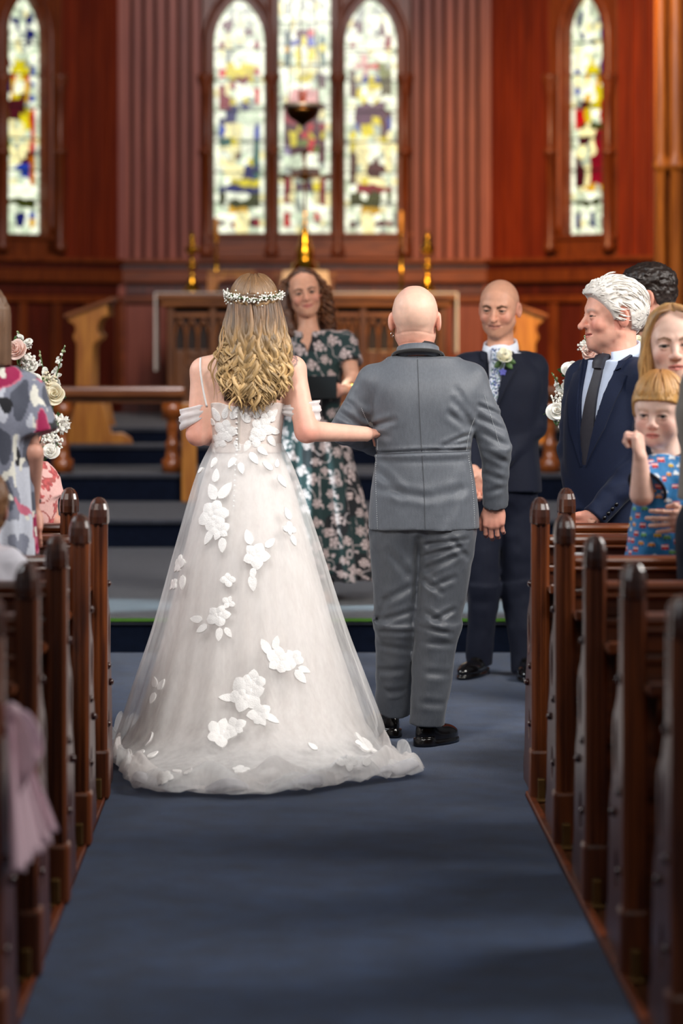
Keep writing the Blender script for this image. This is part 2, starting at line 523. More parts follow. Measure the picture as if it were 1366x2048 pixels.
# ================================================================ THE SETTING
XC = 0.127                                            # chancel centre line
M_wall = wood('wall_boards_lit', '#78392e', '#96513f', rough=0.5, stretch=(26, 26, 1.0), scale=1.6, coat=0.05, spec=0.3)  # same wood as the side walls; pinkish nave light put into its colour
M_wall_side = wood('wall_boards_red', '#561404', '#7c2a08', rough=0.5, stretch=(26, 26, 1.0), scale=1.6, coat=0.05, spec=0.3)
M_dark = wood('dark_panelling', '#3c120a', '#5a1d10', rough=0.4, coat=0.2)
M_trim = wood('moulding_wood', '#52200b', '#7c3a14', rough=0.45, stretch=(20, 20, 1.5), coat=0.1, spec=0.35)
M_trim_h = wood('moulding_wood_level', '#5a2408', '#88400f', rough=0.45, stretch=(1.5, 20, 20), coat=0.1, spec=0.35)
M_groove = mat('groove_shadow_board', '#2a0f08', rough=0.7)
M_carpet = mat('aisle_carpet_pile', '#223859', rough=0.95, var=0.30, scale=9, bump=0.9, bscale=330, spec=0.1, sheen=0.25, stretch=(1, 1, 1), detail=8)
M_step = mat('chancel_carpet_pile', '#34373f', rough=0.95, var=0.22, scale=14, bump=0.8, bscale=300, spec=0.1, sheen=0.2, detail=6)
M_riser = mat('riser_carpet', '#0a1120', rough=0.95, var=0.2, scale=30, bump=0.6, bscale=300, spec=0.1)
M_green = mat('green_nosing', '#3f6e0e', rough=0.5, var=0.1)
M_floorwood = wood('floor_boards', '#3a1a0c', '#5a2c14', rough=0.35, stretch=(20, 1.2, 20), coat=0.4)

def struct(o): o['kind'] = 'structure'; return o

b = MB().box((-6, -3, -0.12), (6, 13.72, -0.035)); fl = struct(b.build('floor', M_floorwood, smooth=False))
# pew platforms: low timber decks either side of the carpet
for sx, x0, x1 in ((-1, -6.0, -0.615), (1, 0.79, 6.0)):
    lo, hi = min(x0, x1), max(x0, x1)
    b = MB().box((lo, -3, -0.035), (hi, 9.58, 0.0))
    o = b.build('floor_deck', M_floorwood, smooth=False, bevel=0.006); struct(o)
    xe = hi if sx < 0 else lo
    e = MB().box((xe - 0.012, -3, -0.034), (xe + 0.012, 9.58, 0.012)).build('edge_strip', M_trim, o, smooth=False, bevel=0.004)
b = MB()
n = 24; xs = np.linspace(-6, 6, 3)
b.box((-0.6, -3, -0.033), (0.775, 9.58, 0.0)); b.box((-6, 9.58, -0.033), (6, 13.72, 0.0))
carpet = b.build('aisle_carpet', M_carpet, smooth=False)
tag(carpet, 'dark blue fitted carpet running up the aisle to the chancel steps', 'carpet')

# chancel platform and steps: (front Y, top z, back Y)
STEPS = [(13.72, 0.161, 18.1), (18.1, 0.336, 19.95), (19.95, 0.525, 21.2), (21.2, 0.671, 21.62), (21.62, 0.785, 25.6)]
zlow = 0.0
for i, (y0, z, y1) in enumerate(STEPS):
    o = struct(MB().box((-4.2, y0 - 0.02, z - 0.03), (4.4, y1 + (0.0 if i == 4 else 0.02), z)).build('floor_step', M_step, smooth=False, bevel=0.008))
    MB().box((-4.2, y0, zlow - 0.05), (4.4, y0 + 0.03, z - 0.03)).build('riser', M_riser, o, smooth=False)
    if i == 0:
        MB().box((-4.2, y0 - 0.032, z - 0.010), (4.4, y0 - 0.018, z + 0.004)).build('nosing', M_green, o, smooth=False)
    zlow = z

# ---- apse walls --------------------------------------------------------------
YB = 25.3
SB = FPX / YB
XL, XR = (240 - PX0) / SB, (978 - PX0) / SB           # edges of the flat east wall
def zy(py, Y=YB): return EYE - (py - PY0) * Y / FPX
def xw(px, Y=YB): return (px - PX0) * Y / FPX
Z_DADO = zy(520)
Z_TOP = 6.4

class Wall:
    """flat wall: u along it, v up, d out of it towards the room"""
    def __init__(s, name, A, ang, length):
        s.A = np.array([A[0], A[1], 0.0]); s.u = np.array([math.cos(ang), math.sin(ang), 0.0]); s.n = np.array([math.sin(ang), -math.cos(ang), 0.0])
        s.L = length
        s.o = struct(obj(name, *s.bx(0, length, 0.3, Z_TOP, -0.24, -0.18), M_groove, smooth=False))
    def pt(s, u, v, d): return s.A + s.u * u + s.n * d + np.array([0, 0, v])
    def bx(s, u0, u1, v0, v1, d0, d1):
        V = [s.pt(u, v, d) for v in (v0, v1) for (u, d) in ((u0, d1), (u1, d1), (u1, d0), (u0, d0))]
        return V, [(3, 2, 1, 0), (4, 5, 6, 7), (0, 1, 5, 4), (1, 2, 6, 5), (2, 3, 7, 6), (3, 0, 4, 7)]
    def part(s, name, u0, u1, v0, v1, d0, d1, m, bevel=0.006, parent=None):
        return obj(name, *s.bx(u0, u1, v0, v1, d0, d1), m, parent or s.o, smooth=False, bevel=bevel)
    def px(s, px):
        """u where the wall meets the vertical sight line of pixel column px"""
        k = (px - PX0) / FPX
        return (k * s.A[1] - s.A[0]) / (s.u[0] - k * s.u[1])
    def boards(s, u0, u1, v0, v1, w, gap, m, name='board'):
        n = max(1, int(round((u1 - u0) / w))); w = (u1 - u0) / n
        for i in range(n):
            s.part(name, u0 + i * w + gap / 2, u0 + (i + 1) * w - gap / 2, v0, v1, -0.06, 0.004 * (i % 2), m, bevel=0.006)
    def rail(s, v0, v1, d, m, name='rail', u0=0, u1=None, bevel=0.01):
        return s.part(name, u0, s.L if u1 is None else u1, v0, v1, -0.02, d, m, bevel)

wc = Wall('wall_back', (XL, YB), 0.0, XR - XL)
a45 = math.radians(45)
wr = Wall('wall_right', (XR, YB), -a45, 2.6)
wl = Wall('wall_left', (XL - 2.6 * math.cos(a45), YB - 2.6 * math.sin(a45)), a45, 2.6)

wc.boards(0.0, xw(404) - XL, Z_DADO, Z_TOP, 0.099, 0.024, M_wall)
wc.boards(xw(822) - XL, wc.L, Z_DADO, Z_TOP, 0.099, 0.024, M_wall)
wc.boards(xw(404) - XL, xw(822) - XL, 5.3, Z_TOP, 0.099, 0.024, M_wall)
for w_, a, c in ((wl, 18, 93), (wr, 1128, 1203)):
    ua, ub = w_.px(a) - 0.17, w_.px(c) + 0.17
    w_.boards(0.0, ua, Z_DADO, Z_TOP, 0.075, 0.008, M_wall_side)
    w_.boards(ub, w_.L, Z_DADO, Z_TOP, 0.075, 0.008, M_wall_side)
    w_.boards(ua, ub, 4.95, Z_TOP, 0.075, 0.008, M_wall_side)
for u_ in (0.0, wc.L): wc.part('corner_post', u_ - 0.05, u_ + 0.05, 0.5, Z_TOP, -0.2, 0.015, M_wall)
# dado: cornice ledge, frieze board, lower rail, sunk panels between stiles
for w_, mm in ((wc, M_trim_h), (wl, M_trim), (wr, M_trim)):
    w_.rail(zy(527), zy(518), 0.10, mm, 'cornice')
    w_.rail(zy(541), zy(527), 0.04, M_dark, 'bed_mould')
    w_.rail(zy(566), zy(541), 0.07, mm, 'frieze_board')
    w_.rail(zy(592), zy(566), 0.0, M_dark, 'shadow_board')
    w_.rail(zy(606), zy(592), 0.05, mm, 'frieze_rail')
    nst = 7
    for i in range(nst + 1):
        u = w_.L * i / nst
        w_.part('stile', u - 0.045, u + 0.045, 0.7, zy(606), -0.02, 0.03, mm)
        if i < nst:
            w_.part('panel', u + 0.05, u + w_.L / nst - 0.05, 0.7, zy(608), -0.02, 0.0, M_wall if w_ is wc else M_dark, bevel=0.02)
    w_.rail(0.7, 0.95, 0.05, M_dark, 'skirting')

# ---- stained glass -------------------------------------------------------------
GL = {'white': ('#f0f6dc', 1.3), 'pale': ('#d3e2c2', 1.05), 'cream': ('#f2e9aa', 1.2), 'yellow': ('#e0cf1c', 1.0), 'gold': ('#e0aa14', 0.95),
      'orange': ('#e07c10', 0.7), 'red': ('#d0101c', 0.9), 'crimson': ('#9a0a26', 0.7), 'maroon': ('#5a0f22', 0.6), 'plum': ('#5f2a58', 0.6),
      'blue': ('#1c44b0', 0.8), 'navy': ('#182470', 0.7), 'green': ('#7a8f34', 0.7), 'dgreen': ('#4a5418', 0.6), 'teal': ('#3f7a6c', 0.7),
      'pink': ('#f0b0a8', 0.85), 'lilac': ('#b8a8d0', 0.7), 'grey': ('#a9b4a4', 0.9), 'brown': ('#6a3a1c', 0.4)}
def glass(c): return glow('glass_' + c, *GL[c])
M_lead = mat('lead_came', '#15110e', rough=0.6)
E, R_ = 'e', 'r'
TOPDECO = [(R_, -.8, 20, -.62, 45, 'maroon'), (R_, .62, 20, .8, 45, 'crimson'), (R_, -.45, 48, -.3, 62, 'maroon'), (R_, .3, 48, .45, 62, 'maroon'),
           (R_, -.78, 78, -.6, 92, 'crimson'), (R_, .6, 78, .78, 92, 'crimson'), (E, -.35, 22, .2, 12, 'grey'), (E, .35, 22, .2, 12, 'grey')]
BASE = [(R_, -.3, 418, .35, 426, 'gold'), (R_, -.75, 440, -.55, 452, 'maroon'), (R_, -.4, 440, -.25, 452, 'crimson'), (R_, .3, 440, .45, 452, 'maroon'),
        (R_, .58, 440, .75, 452, 'crimson'), (R_, -.2, 430, .2, 458, 'cream')]
DES = {
 'a': [(E, -.7, 25, .16, 16, 'navy'), (E, .55, 25, .16, 14, 'navy'), (R_, -.3, 36, -.12, 58, 'navy'), (R_, .22, 36, .36, 58, 'navy'), (R_, .4, 62, .62, 80, 'navy'),
       (R_, -.95, 122, -.7, 142, 'blue'), (R_, .45, 128, .68, 150, 'blue'), (E, 0, 134, .45, 15, 'yellow'), (E, 0, 152, .38, 9, 'red'), (E, 0, 176, .52, 28, 'gold'),
       (E, 0, 172, .3, 23, 'white'), (R_, .48, 168, .78, 202, 'blue'), (R_, -.95, 162, -.62, 184, 'navy'), (E, -.05, 222, .78, 25, 'maroon'), (E, -.75, 232, .25, 14, 'dgreen'),
       (R_, .55, 212, .82, 385, 'red'), (E, -.72, 275, .3, 14, 'plum'), (E, -.78, 298, .25, 20, 'green'), (E, .05, 262, .5, 32, 'cream'), (E, .22, 232, .26, 11, 'yellow'),
       (E, 0, 300, .5, 36, 'cream'), (E, .42, 318, .28, 18, 'maroon'), (E, .62, 322, .2, 13, 'orange'), (R_, -.1, 335, .55, 347, 'blue'), (E, .55, 356, .2, 10, 'orange'),
       (E, -.3, 372, .55, 30, 'white'), (E, .2, 378, .55, 24, 'white'), (R_, -1, 396, .8, 410, 'dgreen'), (R_, -.25, 428, -.08, 448, 'navy'), (R_, .1, 428, .25, 448, 'navy'), (R_, .55, 428, .7, 448, 'blue'), (R_, .6, 446, .95, 456, 'gold')],
 'b': TOPDECO + [(E, -.35, 142, .32, 14, 'yellow'), (E, .3, 142, .32, 14, 'yellow'), (R_, -.78, 138, -.6, 152, 'red'), (R_, .58, 140, .75, 156, 'red'), (E, -.82, 180, .22, 18, 'green'),
       (R_, -.72, 170, -.52, 210, 'crimson'), (R_, .55, 178, .78, 204, 'red'), (E, 0, 168, .4, 12, 'crimson'), (E, 0, 190, .42, 22, 'yellow'), (E, 0, 180, .26, 20, 'white'),
       (E, 0, 222, .36, 18, 'navy'), (E, -.35, 240, .45, 14, 'navy'), (R_, -.85, 250, -.5, 270, 'blue'), (R_, .5, 252, .8, 268, 'blue'), (E, .35, 232, .5, 14, 'pale'), (E, -.25, 252, .28, 9, 'gold'),
       (E, -.2, 300, .5, 55, 'cream'), (E, .35, 290, .35, 40, 'white'), (E, -.6, 285, .3, 10, 'teal'), (E, -.7, 308, .3, 9, 'white'), (R_, .62, 280, .82, 390, 'teal'), (E, .4, 342, .3, 14, 'navy'),
       (E, .15, 362, .55, 10, 'yellow'), (E, 0, 378, .7, 14, 'navy'), (E, .3, 368, .4, 9, 'yellow'), (R_, -.75, 390, .8, 408, 'dgreen'), (E, -.4, 396, .2, 9, 'white'), (E, .2, 390, .18, 7, 'white')] + BASE,
 'c': [(R_, -.75, 5, -.6, 20, 'grey'), (R_, .6, 5, .75, 20, 'grey'), (R_, -.3, 60, -.02, 76, 'maroon'), (R_, .06, 58, .32, 76, 'red'), (R_, -.75, 66, -.55, 130, 'teal'), (R_, .55, 66, .75, 130, 'teal'),
       (E, 0, 86, .42, 16, 'blue'), (E, 0, 104, .34, 24, 'yellow'), (E, 0, 106, .22, 17, 'white'), (E, -.65, 90, .13, 6, 'gold'), (E, .65, 90, .13, 6, 'yellow'), (E, -.65, 118, .13, 6, 'gold'), (E, .65, 118, .13, 6, 'yellow'),
       (R_, -.4, 128, .4, 138, 'cream'), (R_, -.35, 145, .8, 154, 'yellow'), (E, -.75, 152, .24, 22, 'white'), (R_, .5, 155, .95, 250, 'maroon'), (E, .65, 190, .28, 18, 'white'), (R_, -.6, 182, .4, 200, 'pink'),
       (R_, -.82, 205, .84, 318, 'maroon'), (R_, .05, 250, .3, 300, 'red'), (R_, -.75, 215, -.5, 245, 'crimson'), (R_, .55, 215, .9, 260, 'crimson'), (E, -.3, 256, .13, 7, 'yellow'), (E, -.5, 278, .15, 8, 'yellow'), (E, .3, 272, .14, 8, 'yellow'),
       (E, .75, 274, .14, 8, 'yellow'), (E, -.1, 286, .14, 8, 'green'), (E, .5, 300, .14, 7, 'green'), (E, .7, 230, .14, 7, 'cream'), (E, -.68, 310, .16, 14, 'lilac'), (E, -.35, 322, .35, 16, 'pale'), (E, .3, 322, .4, 12, 'white'),
       (R_, -.8, 334, .82, 342, 'brown'), (E, -.55, 382, .28, 24, 'cream'), (E, .55, 382, .28, 24, 'cream'), (E, 0, 372, .3, 12, 'plum'), (R_, -.8, 355, -.62, 400, 'crimson'), (R_, .65, 355, .8, 405, 'crimson'), (R_, -.72, 430, -.58, 452, 'red'), (R_, .48, 425, .62, 440, 'red')],
 'd': TOPDECO + [(E, -.25, 128, .2, 14, 'pink'), (E, .15, 132, .24, 12, 'red'), (E, .5, 140, .35, 10, 'green'), (R_, -.8, 145, -.55, 200, 'brown'), (R_, .45, 150, .78, 190, 'dgreen'), (E, 0, 156, .34, 10, 'blue'),
       (E, 0, 185, .42, 22, 'yellow'), (E, 0, 178, .26, 20, 'white'), (E, -.72, 218, .22, 22, 'white'), (E, .05, 228, .62, 24, 'plum'), (E, .45, 248, .38, 20, 'maroon'), (E, -.65, 262, .3, 20, 'blue'), (R_, .75, 238, .98, 258, 'blue'), (E, .25, 240, .2, 10, 'yellow'),
       (E, -.15, 280, .55, 28, 'cream'), (E, -.05, 255, .34, 12, 'yellow'), (E, -.45, 290, .4, 14, 'cream'), (E, .7, 300, .26, 34, 'cream'), (E, -.35, 325, .32, 30, 'cream'), (E, .1, 312, .24, 30, 'white'), (R_, -.8, 300, -.68, 370, 'brown'), (E, .15, 340, .32, 20, 'maroon'),
       (E, .1, 378, .6, 16, 'crimson'), (R_, -.45, 362, .6, 371, 'cream'), (R_, -.8, 386, .8, 410, 'dgreen'), (E, -.2, 396, .18, 9, 'white'), (E, .45, 396, .18, 9, 'white')] + BASE,
 'e': [(E, -.6, 28, .18, 20, 'navy'), (E, .6, 28, .18, 20, 'navy'), (R_, -.5, 60, -.32, 80, 'navy'), (R_, .58, 55, .74, 66, 'blue'), (R_, -.78, 128, -.5, 148, 'blue'), (R_, .7, 125, .95, 142, 'blue'), (E, .1, 136, .4, 13, 'yellow'), (E, .1, 152, .34, 8, 'crimson'),
       (E, .1, 174, .46, 26, 'gold'), (E, .1, 172, .27, 22, 'white'), (R_, -.8, 170, -.48, 200, 'blue'), (E, -.6, 160, .22, 9, 'cream'), (E, -.1, 215, .6, 14, 'maroon'), (E, .55, 190, .3, 16, 'yellow'), (E, .2, 205, .26, 10, 'yellow'), (R_, -.72, 212, -.45, 250, 'red'), (R_, .5, 210, .95, 242, 'red'), (E, .15, 220, .26, 10, 'white'),
       (E, -.15, 232, .24, 16, 'yellow'), (R_, -.6, 245, .95, 262, 'dgreen'), (E, -.1, 290, .42, 45, 'cream'), (R_, .35, 260, .72, 370, 'crimson'), (R_, .1, 320, .8, 372, 'crimson'), (R_, .75, 300, .98, 350, 'green'), (E, -.3, 340, .2, 30, 'cream'), (R_, -.75, 315, -.4, 370, 'maroon'),
       (R_, -.25, 373, .7, 386, 'gold'), (E, 0, 394, .2, 10, 'white'), (E, .55, 394, .2, 9, 'white'), (R_, -.9, 398, .95, 410, 'dgreen'), (R_, -.65, 430, -.5, 450, 'navy'), (R_, .05, 430, .2, 450, 'navy')],
}
def window(wall, n, pa, pb, key, tip_py, rows, cols):
    u0, u1 = wall.px(pa), wall.px(pb); uc, hw = (u0 + u1) / 2, (u1 - u0) / 2
    Yc = wall.pt(uc, 0, 0)[1]
    z0 = zy(467, Yc); ztip = zy(tip_py, Yc); zs = ztip - hw * 1.75
    def half(v):
        """half width of the lancet at height v"""
        if v <= zs: return hw
        h = (ztip - zs); r = (h * h + hw * hw) / (2 * hw)
        return max(math.sqrt(max(r * r - (v - zs) ** 2, 0)) - (r - hw), 0.0)
    o = struct(obj('window_%d' % n, *wall.bx(uc - hw - 0.01, uc + hw + 0.01, z0 - 0.01, zs, -0.115, -0.105), M_lead, smooth=False))
    ug = np.concatenate([[-1], np.linspace(-0.80, 0.80, cols - 1), [1]])
    vg = np.linspace(z0, ztip - 0.02, rows + 1)
    rr = np.random.default_rng(n)
    J = rr.uniform(-1, 1, (rows + 1, cols + 1, 2))
    def gp(i, j):
        v = vg[i] + (J[i, j, 1] * 0.36 * (vg[1] - vg[0]) if 0 < i < rows else 0)
        w = half(v)
        uu = ug[j] + (J[i, j, 0] * 0.42 * (1.6 / cols) if 1 < j < cols - 1 else 0)
        return uu * w, v
    for i in range(rows):
        for j in range(cols):
            q = [gp(i, j), gp(i, j + 1), gp(i + 1, j + 1), gp(i + 1, j)]
            cu = sum(p[0] for p in q) / 4; cv = sum(p[1] for p in q) / 4
            if half(cv) < 0.02: continue
            py = PY0 - (cv - EYE) * FPX / Yc; x = cu / hw
            c = None
            if 0 < j < cols - 1:
                for sh in DES[key]:
                    if sh[0] == E:
                        if ((x - sh[1]) / sh[3]) ** 2 + ((py - sh[2]) / sh[4]) ** 2 < 1.15: c = sh[5]
                    elif sh[1] - 0.05 <= x <= sh[3] + 0.05 and sh[2] - 3 <= py <= sh[4] + 3: c = sh[5]
            if c is None: c = rr.choice(['white', 'white', 'pale', 'pale', 'cream', 'grey'], p=[.3, .2, .22, .14, .09, .05])
            elif c in ('cream', 'white') and rr.random() < 0.25: c = rr.choice(['pale', 'yellow', 'cream'])
            elif rr.random() < 0.05: c = rr.choice(['pale', 'grey', 'maroon'])
            sh = 0.955
            q = [(cu + (a - cu) * sh + uc, cv + (b_ - cv) * sh) for a, b_ in q]
            V = [wall.pt(a, b_, -0.100) for a, b_ in q] + [wall.pt(a, b_, -0.106) for a, b_ in q]
            obj('pane', V, [(0, 1, 2, 3), (7, 6, 5, 4), (0, 4, 5, 1), (1, 5, 6, 2), (2, 6, 7, 3), (3, 7, 4, 0)], glass(c), o, smooth=False)
    # horizontal saddle bars
    for k in range(1, 7):
        v = z0 + (zs - z0) * k / 6.2
        obj('saddle_bar', *wall.bx(uc - hw, uc + hw, v - 0.006, v + 0.006, -0.098, -0.085), M_lead, o, smooth=False)
    # timber surround: reveal arch, colonnettes with rings and capitals, sill
    arch = [(uc + s_ * half(v), v) for s_, vs in ((-1, np.linspace(z0, ztip, 26)), (1, np.linspace(ztip, z0, 26))) for v in vs]
    arch.pop(26)
    for dd, ro, nm in ((-0.06, 0.030, 'arch_reveal'), (-0.015, 0.034, 'arch_moulding')):
        k = 1.0 + (0.10 if nm == 'arch_reveal' else 0.32)
        pts = []
        for (u, v) in arch:
            pts.append(wall.pt(uc + (u - uc) * k, v + (max(0, v - zs) * (k - 1) * 0.8), dd))
        t = MB().tube(pts, ro, 8); t.build(nm, M_trim, o)
    return o, uc, hw, z0, zs, ztip

def colonnette(wall, u, z0, z1, parent, r=0.032, d=0.05):
    c = wall.pt(u, 0, d)
    zr = zy(303, c[1]); zc0, zc1 = zy(190, c[1]), zy(150, c[1])
    pr = [(r * 1.7, z0), (r * 1.7, z0 + 0.05), (r * 1.2, z0 + 0.09), (r, z0 + 0.12), (r, zr - 0.03), (r * 1.8, zr - 0.012), (r * 1.9, zr), (r * 1.3, zr + 0.03), (r, zr + 0.05),
          (r, zc0), (r * 1.3, zc0 + 0.02), (r * 1.2, zc0 + 0.06), (r * 2.1, zc1 - 0.03), (r * 2.2, zc1), (r * 1.6, zc1 + 0.01)]
    MB().lathe(pr, (c[0], c[1], 0), 12).build('colonnette', M_trim, parent)

# east window: three lancets in one timber frame
fr = None
for n, (pa, pb, key, tip) in enumerate(((427, 530, 'b', -6), (557, 662, 'c', -150), (689, 795, 'd', -6)), start=2):
    o, uc, hw, z0, zs, zt = window(wc, n, pa, pb, key, tip, 34 if key != 'c' else 42, 9)
z0 = zy(467)
zc0, zc1 = zy(190), zy(150)
cx = lambda p: xw(p) - XL
for p in (413, 543.5, 675.5, 809):
    colonnette(wc, cx(p), zy(512), zc1, wc.o, r=0.036)
for pa, pb in ((404, 427), (530, 557), (662, 689), (795, 822)):
    wc.part('mullion', cx(pa), cx(pb), z0 - 0.02, 5.3, -0.12, 0.0, M_trim)
for pa, pb, tip in ((427, 530, -6), (557, 662, -150), (689, 795, -6)):
    # spandrel boards filling the corners above each arch
    hwp = (cx(pb) - cx(pa)) / 2; uc = (cx(pa) + cx(pb)) / 2; zt = zy(tip); zs = zt - hwp * 1.75
    h = zt - zs; r = (h * h + hwp * hwp) / (2 * hwp)
    for s_ in (-1, 1):
        crv = [(uc + s_ * (math.sqrt(max(r * r - (v - zs) ** 2, 0)) - (r - hwp)), v) for v in np.linspace(zs, zt, 14)]
        poly = crv + [(uc, 5.3), (uc + s_ * (hwp + 0.002), 5.3), (uc + s_ * (hwp + 0.002), zs)]
        obj('spandrel', *prism(poly, -0.10, -0.01, lambda u, v, d: wc.pt(u, v, d)), M_trim, wc.o, smooth=False)
wc.part('sill', cx(400), cx(826), zy(474), zy(466), -0.12, 0.03, M_trim_h)
wc.part('apron', cx(404), cx(822), zy(516), zy(474), -0.12, -0.01, M_trim_h)
for p in (413, 543.5, 675.5, 809):
    wc.part('pedestal', cx(p) - 0.05, cx(p) + 0.05, zy(516), zy(500), -0.01, 0.09, M_trim)

for w_, n, pa, pb, key in ((wl, 1, 18, 93, 'a'), (wr, 5, 1128, 1203, 'e')):
    o, uc, hw, z0, zs, zt = window(w_, n, pa, pb, key, -14, 34, 8)
    for s_ in (-1, 1):
        colonnette(w_, uc + s_ * (hw + 0.11), z0 - 0.15, 4.0, w_.o, r=0.034)
        ua, ub = sorted((uc + s_ * hw, uc + s_ * (hw + 0.17)))
        w_.part('jamb', ua, ub, z0 - 0.17, 4.95, -0.12, 0.0, M_trim)
        h = zt - zs; r = (h * h + hw * hw) / (2 * hw)
        crv = [(uc + s_ * (math.sqrt(max(r * r - (v - zs) ** 2, 0)) - (r - hw)), v) for v in np.linspace(zs, zt, 14)]
        poly = crv + [(uc, 4.95), (uc + s_ * (hw + 0.002), 4.95), (uc + s_ * (hw + 0.002), zs)]
        obj('spandrel', *prism(poly, -0.10, -0.01, lambda u, v, d: w_.pt(u, v, d)), M_trim, w_.o, smooth=False)
    w_.part('sill', uc - hw - 0.17, uc + hw + 0.17, z0 - 0.05, z0 - 0.01, -0.12, 0.03, M_trim)
    w_.part('apron', uc - hw - 0.17, uc + hw + 0.17, z0 - 0.2, z0 - 0.05, -0.12, 0.0, M_trim)

# chancel arch piers: clustered timber shafts with a ring moulding
M_pier = wood('pier_wood', '#7a3c0c', '#a85c16', rough=0.5, stretch=(20, 20, 1.2), coat=0.05, spec=0.3)
YP = 19.0
for side, xp in (('right', (1312 - PX0) * YP / FPX), ('left', 2 * XC - (1312 - PX0) * YP / FPX)):
    s_ = 1 if side == 'right' else -1
    o = struct(MB().box((min(xp + s_ * 0.06, xp + s_ * 0.55), YP + 0.02, 0.33), (max(xp + s_ * 0.06, xp + s_ * 0.55), YP + 0.6, Z_TOP)).build('trim_1' if side == 'right' else 'trim_2', M_pier, smooth=False, bevel=0.02))
    for k, (dx, dy, r) in enumerate(((0.035, 0.0, 0.034), (0.13, -0.03, 0.045), (0.25, -0.02, 0.05), (0.38, 0.0, 0.05))):
        zr = zy(332, YP)
        c = (xp + s_ * dx, YP + dy, 0)
        pr = [(r * 1.5, 0.33), (r * 1.5, 0.5), (r, 0.56), (r, zr - 0.05), (r * 1.25, zr - 0.03), (r * 1.7, zr - 0.01), (r * 1.7, zr + 0.01), (r * 1.1, zr + 0.07), (r, zr + 0.1), (r, Z_TOP)]
        MB().lathe(pr, c, 14).build('shaft', M_pier, o)
    w2 = struct(MB().box((min(xp + s_ * 0.5, xp + s_ * 3.5), YP + 0.25, 0.0), (max(xp + s_ * 0.5, xp + s_ * 3.5), YP + 0.6, Z_TOP)).build('wall_arch_' + side, M_wall_side, smooth=False))
# ================================================================ CHANCEL FURNITURE
M_altar = wood('altar_oak', '#5a3012', '#8c5524', rough=0.34, stretch=(1.5, 16, 16), coat=0.3)
M_altar_v = wood('altar_oak_upright', '#4a2810', '#7a4a20', rough=0.36, stretch=(16, 16, 1.5), coat=0.25)
M_deep = mat('altar_recess', '#1d0d06', rough=0.7)
M_brass = mat('polished_brass', '#c8942c', rough=0.18, var=0.2, scale=30, metallic=1.0, bump=0.15, bscale=60)
M_brass_dk = mat('bronze', '#5a3a18', rough=0.28, metallic=1.0, var=0.2)
M_linen = mat('white_linen', '#cfc8c0', rough=0.9, var=0.06)
M_cream = mat('cream_board', '#d8b68a', rough=0.7, var=0.08)
M_oak = wood('golden_oak', '#8a4f18', '#b5792c', rough=0.4, stretch=(14, 14, 1.3), coat=0.25)
M_oak_dk = wood('rail_oak', '#5c3016', '#86502a', rough=0.3, stretch=(1.3, 14, 14), coat=0.4)
M_baluster = wood('baluster_oak', '#6c3512', '#9a5522', rough=0.28, stretch=(14, 14, 1.3), coat=0.4)

YA = 23.4
ax = lambda p: (p - PX0) * YA / FPX
az = lambda p: EYE - (p - PY0) * YA / FPX
ZF = 0.785
alt = thing('altar', 'carved oak altar with a long flat top and traceried front panels', 'altar', (XC, YA, ZF))
def A(mb, name, m, parent=alt, **k):
    V = np.concatenate(mb.V) - (np.array([XC, YA, ZF]) if parent is alt else 0)
    o = obj(name, V, mb.F, m, parent, **k); return o
A(MB().box((ax(314), YA - 0.02, az(600)), (ax(912), YA + 0.85, az(587))), 'mensa', M_altar, smooth=False, bevel=0.012)
A(MB().box((ax(320), YA + 0.02, az(614)), (ax(906), YA + 0.8, az(600))), 'cornice', M_altar, smooth=False, bevel=0.02)
A(MB().box((ax(332), YA + 0.14, ZF), (ax(894), YA + 0.75, az(614))), 'body', M_deep, smooth=False)
for p in (334, 418, 500, 560, 660, 720, 805, 880):
    A(MB().box((ax(p), YA + 0.06, ZF), (ax(p + 14), YA + 0.15, az(614))), 'pilaster', M_altar_v, smooth=False, bevel=0.01)
bays = [(348, 418), (432, 500), (514, 560), (574, 660), (674, 720), (734, 805), (819, 880)]
for p0, p1 in bays:
    x0, x1 = ax(p0), ax(p1); xm = (x0 + x1) / 2; w = (x1 - x0) / 2
    A(MB().box((x0, YA + 0.11, ZF + 0.12), (x1, YA + 0.15, az(700))), 'panel', M_altar_v, smooth=False, bevel=0.01)
    zt = az(640); zb = az(705)
    for q in range(3):                                           # pointed tracery heads
        xa = x0 + (x1 - x0) * q / 3; xb = x0 + (x1 - x0) * (q + 1) / 3; xq = (xa + xb) / 2
        pts = [(xa, YA + 0.10, zb), (xa, YA + 0.10, zb + (zt - zb) * 0.45), (xa + (xq - xa) * 0.4, YA + 0.10, zb + (zt - zb) * 0.8), (xq, YA + 0.10, zt), (xb - (xb - xq) * 0.4, YA + 0.10, zb + (zt - zb) * 0.8), (xb, YA + 0.10, zb + (zt - zb) * 0.45), (xb, YA + 0.10, zb)]
        A(MB().tube(spline(pts, 22), 0.011, 6), 'tracery', M_altar)
    A(MB().box((x0, YA + 0.08, az(634)), (x1, YA + 0.14, az(626))), 'tracery_rail', M_altar, smooth=False)
    th = np.linspace(0, 2 * math.pi, 17)
    A(MB().tube(np.stack([xm + w * 0.35 * np.cos(th), th * 0 + YA + 0.10, az(720) + w * 0.35 * np.sin(th)], -1), 0.010, 6), 'roundel', M_altar)
A(MB().box((ax(325), YA + 0.02, ZF), (ax(900), YA + 0.8, ZF + 0.12)), 'plinth', M_altar, smooth=False, bevel=0.01)
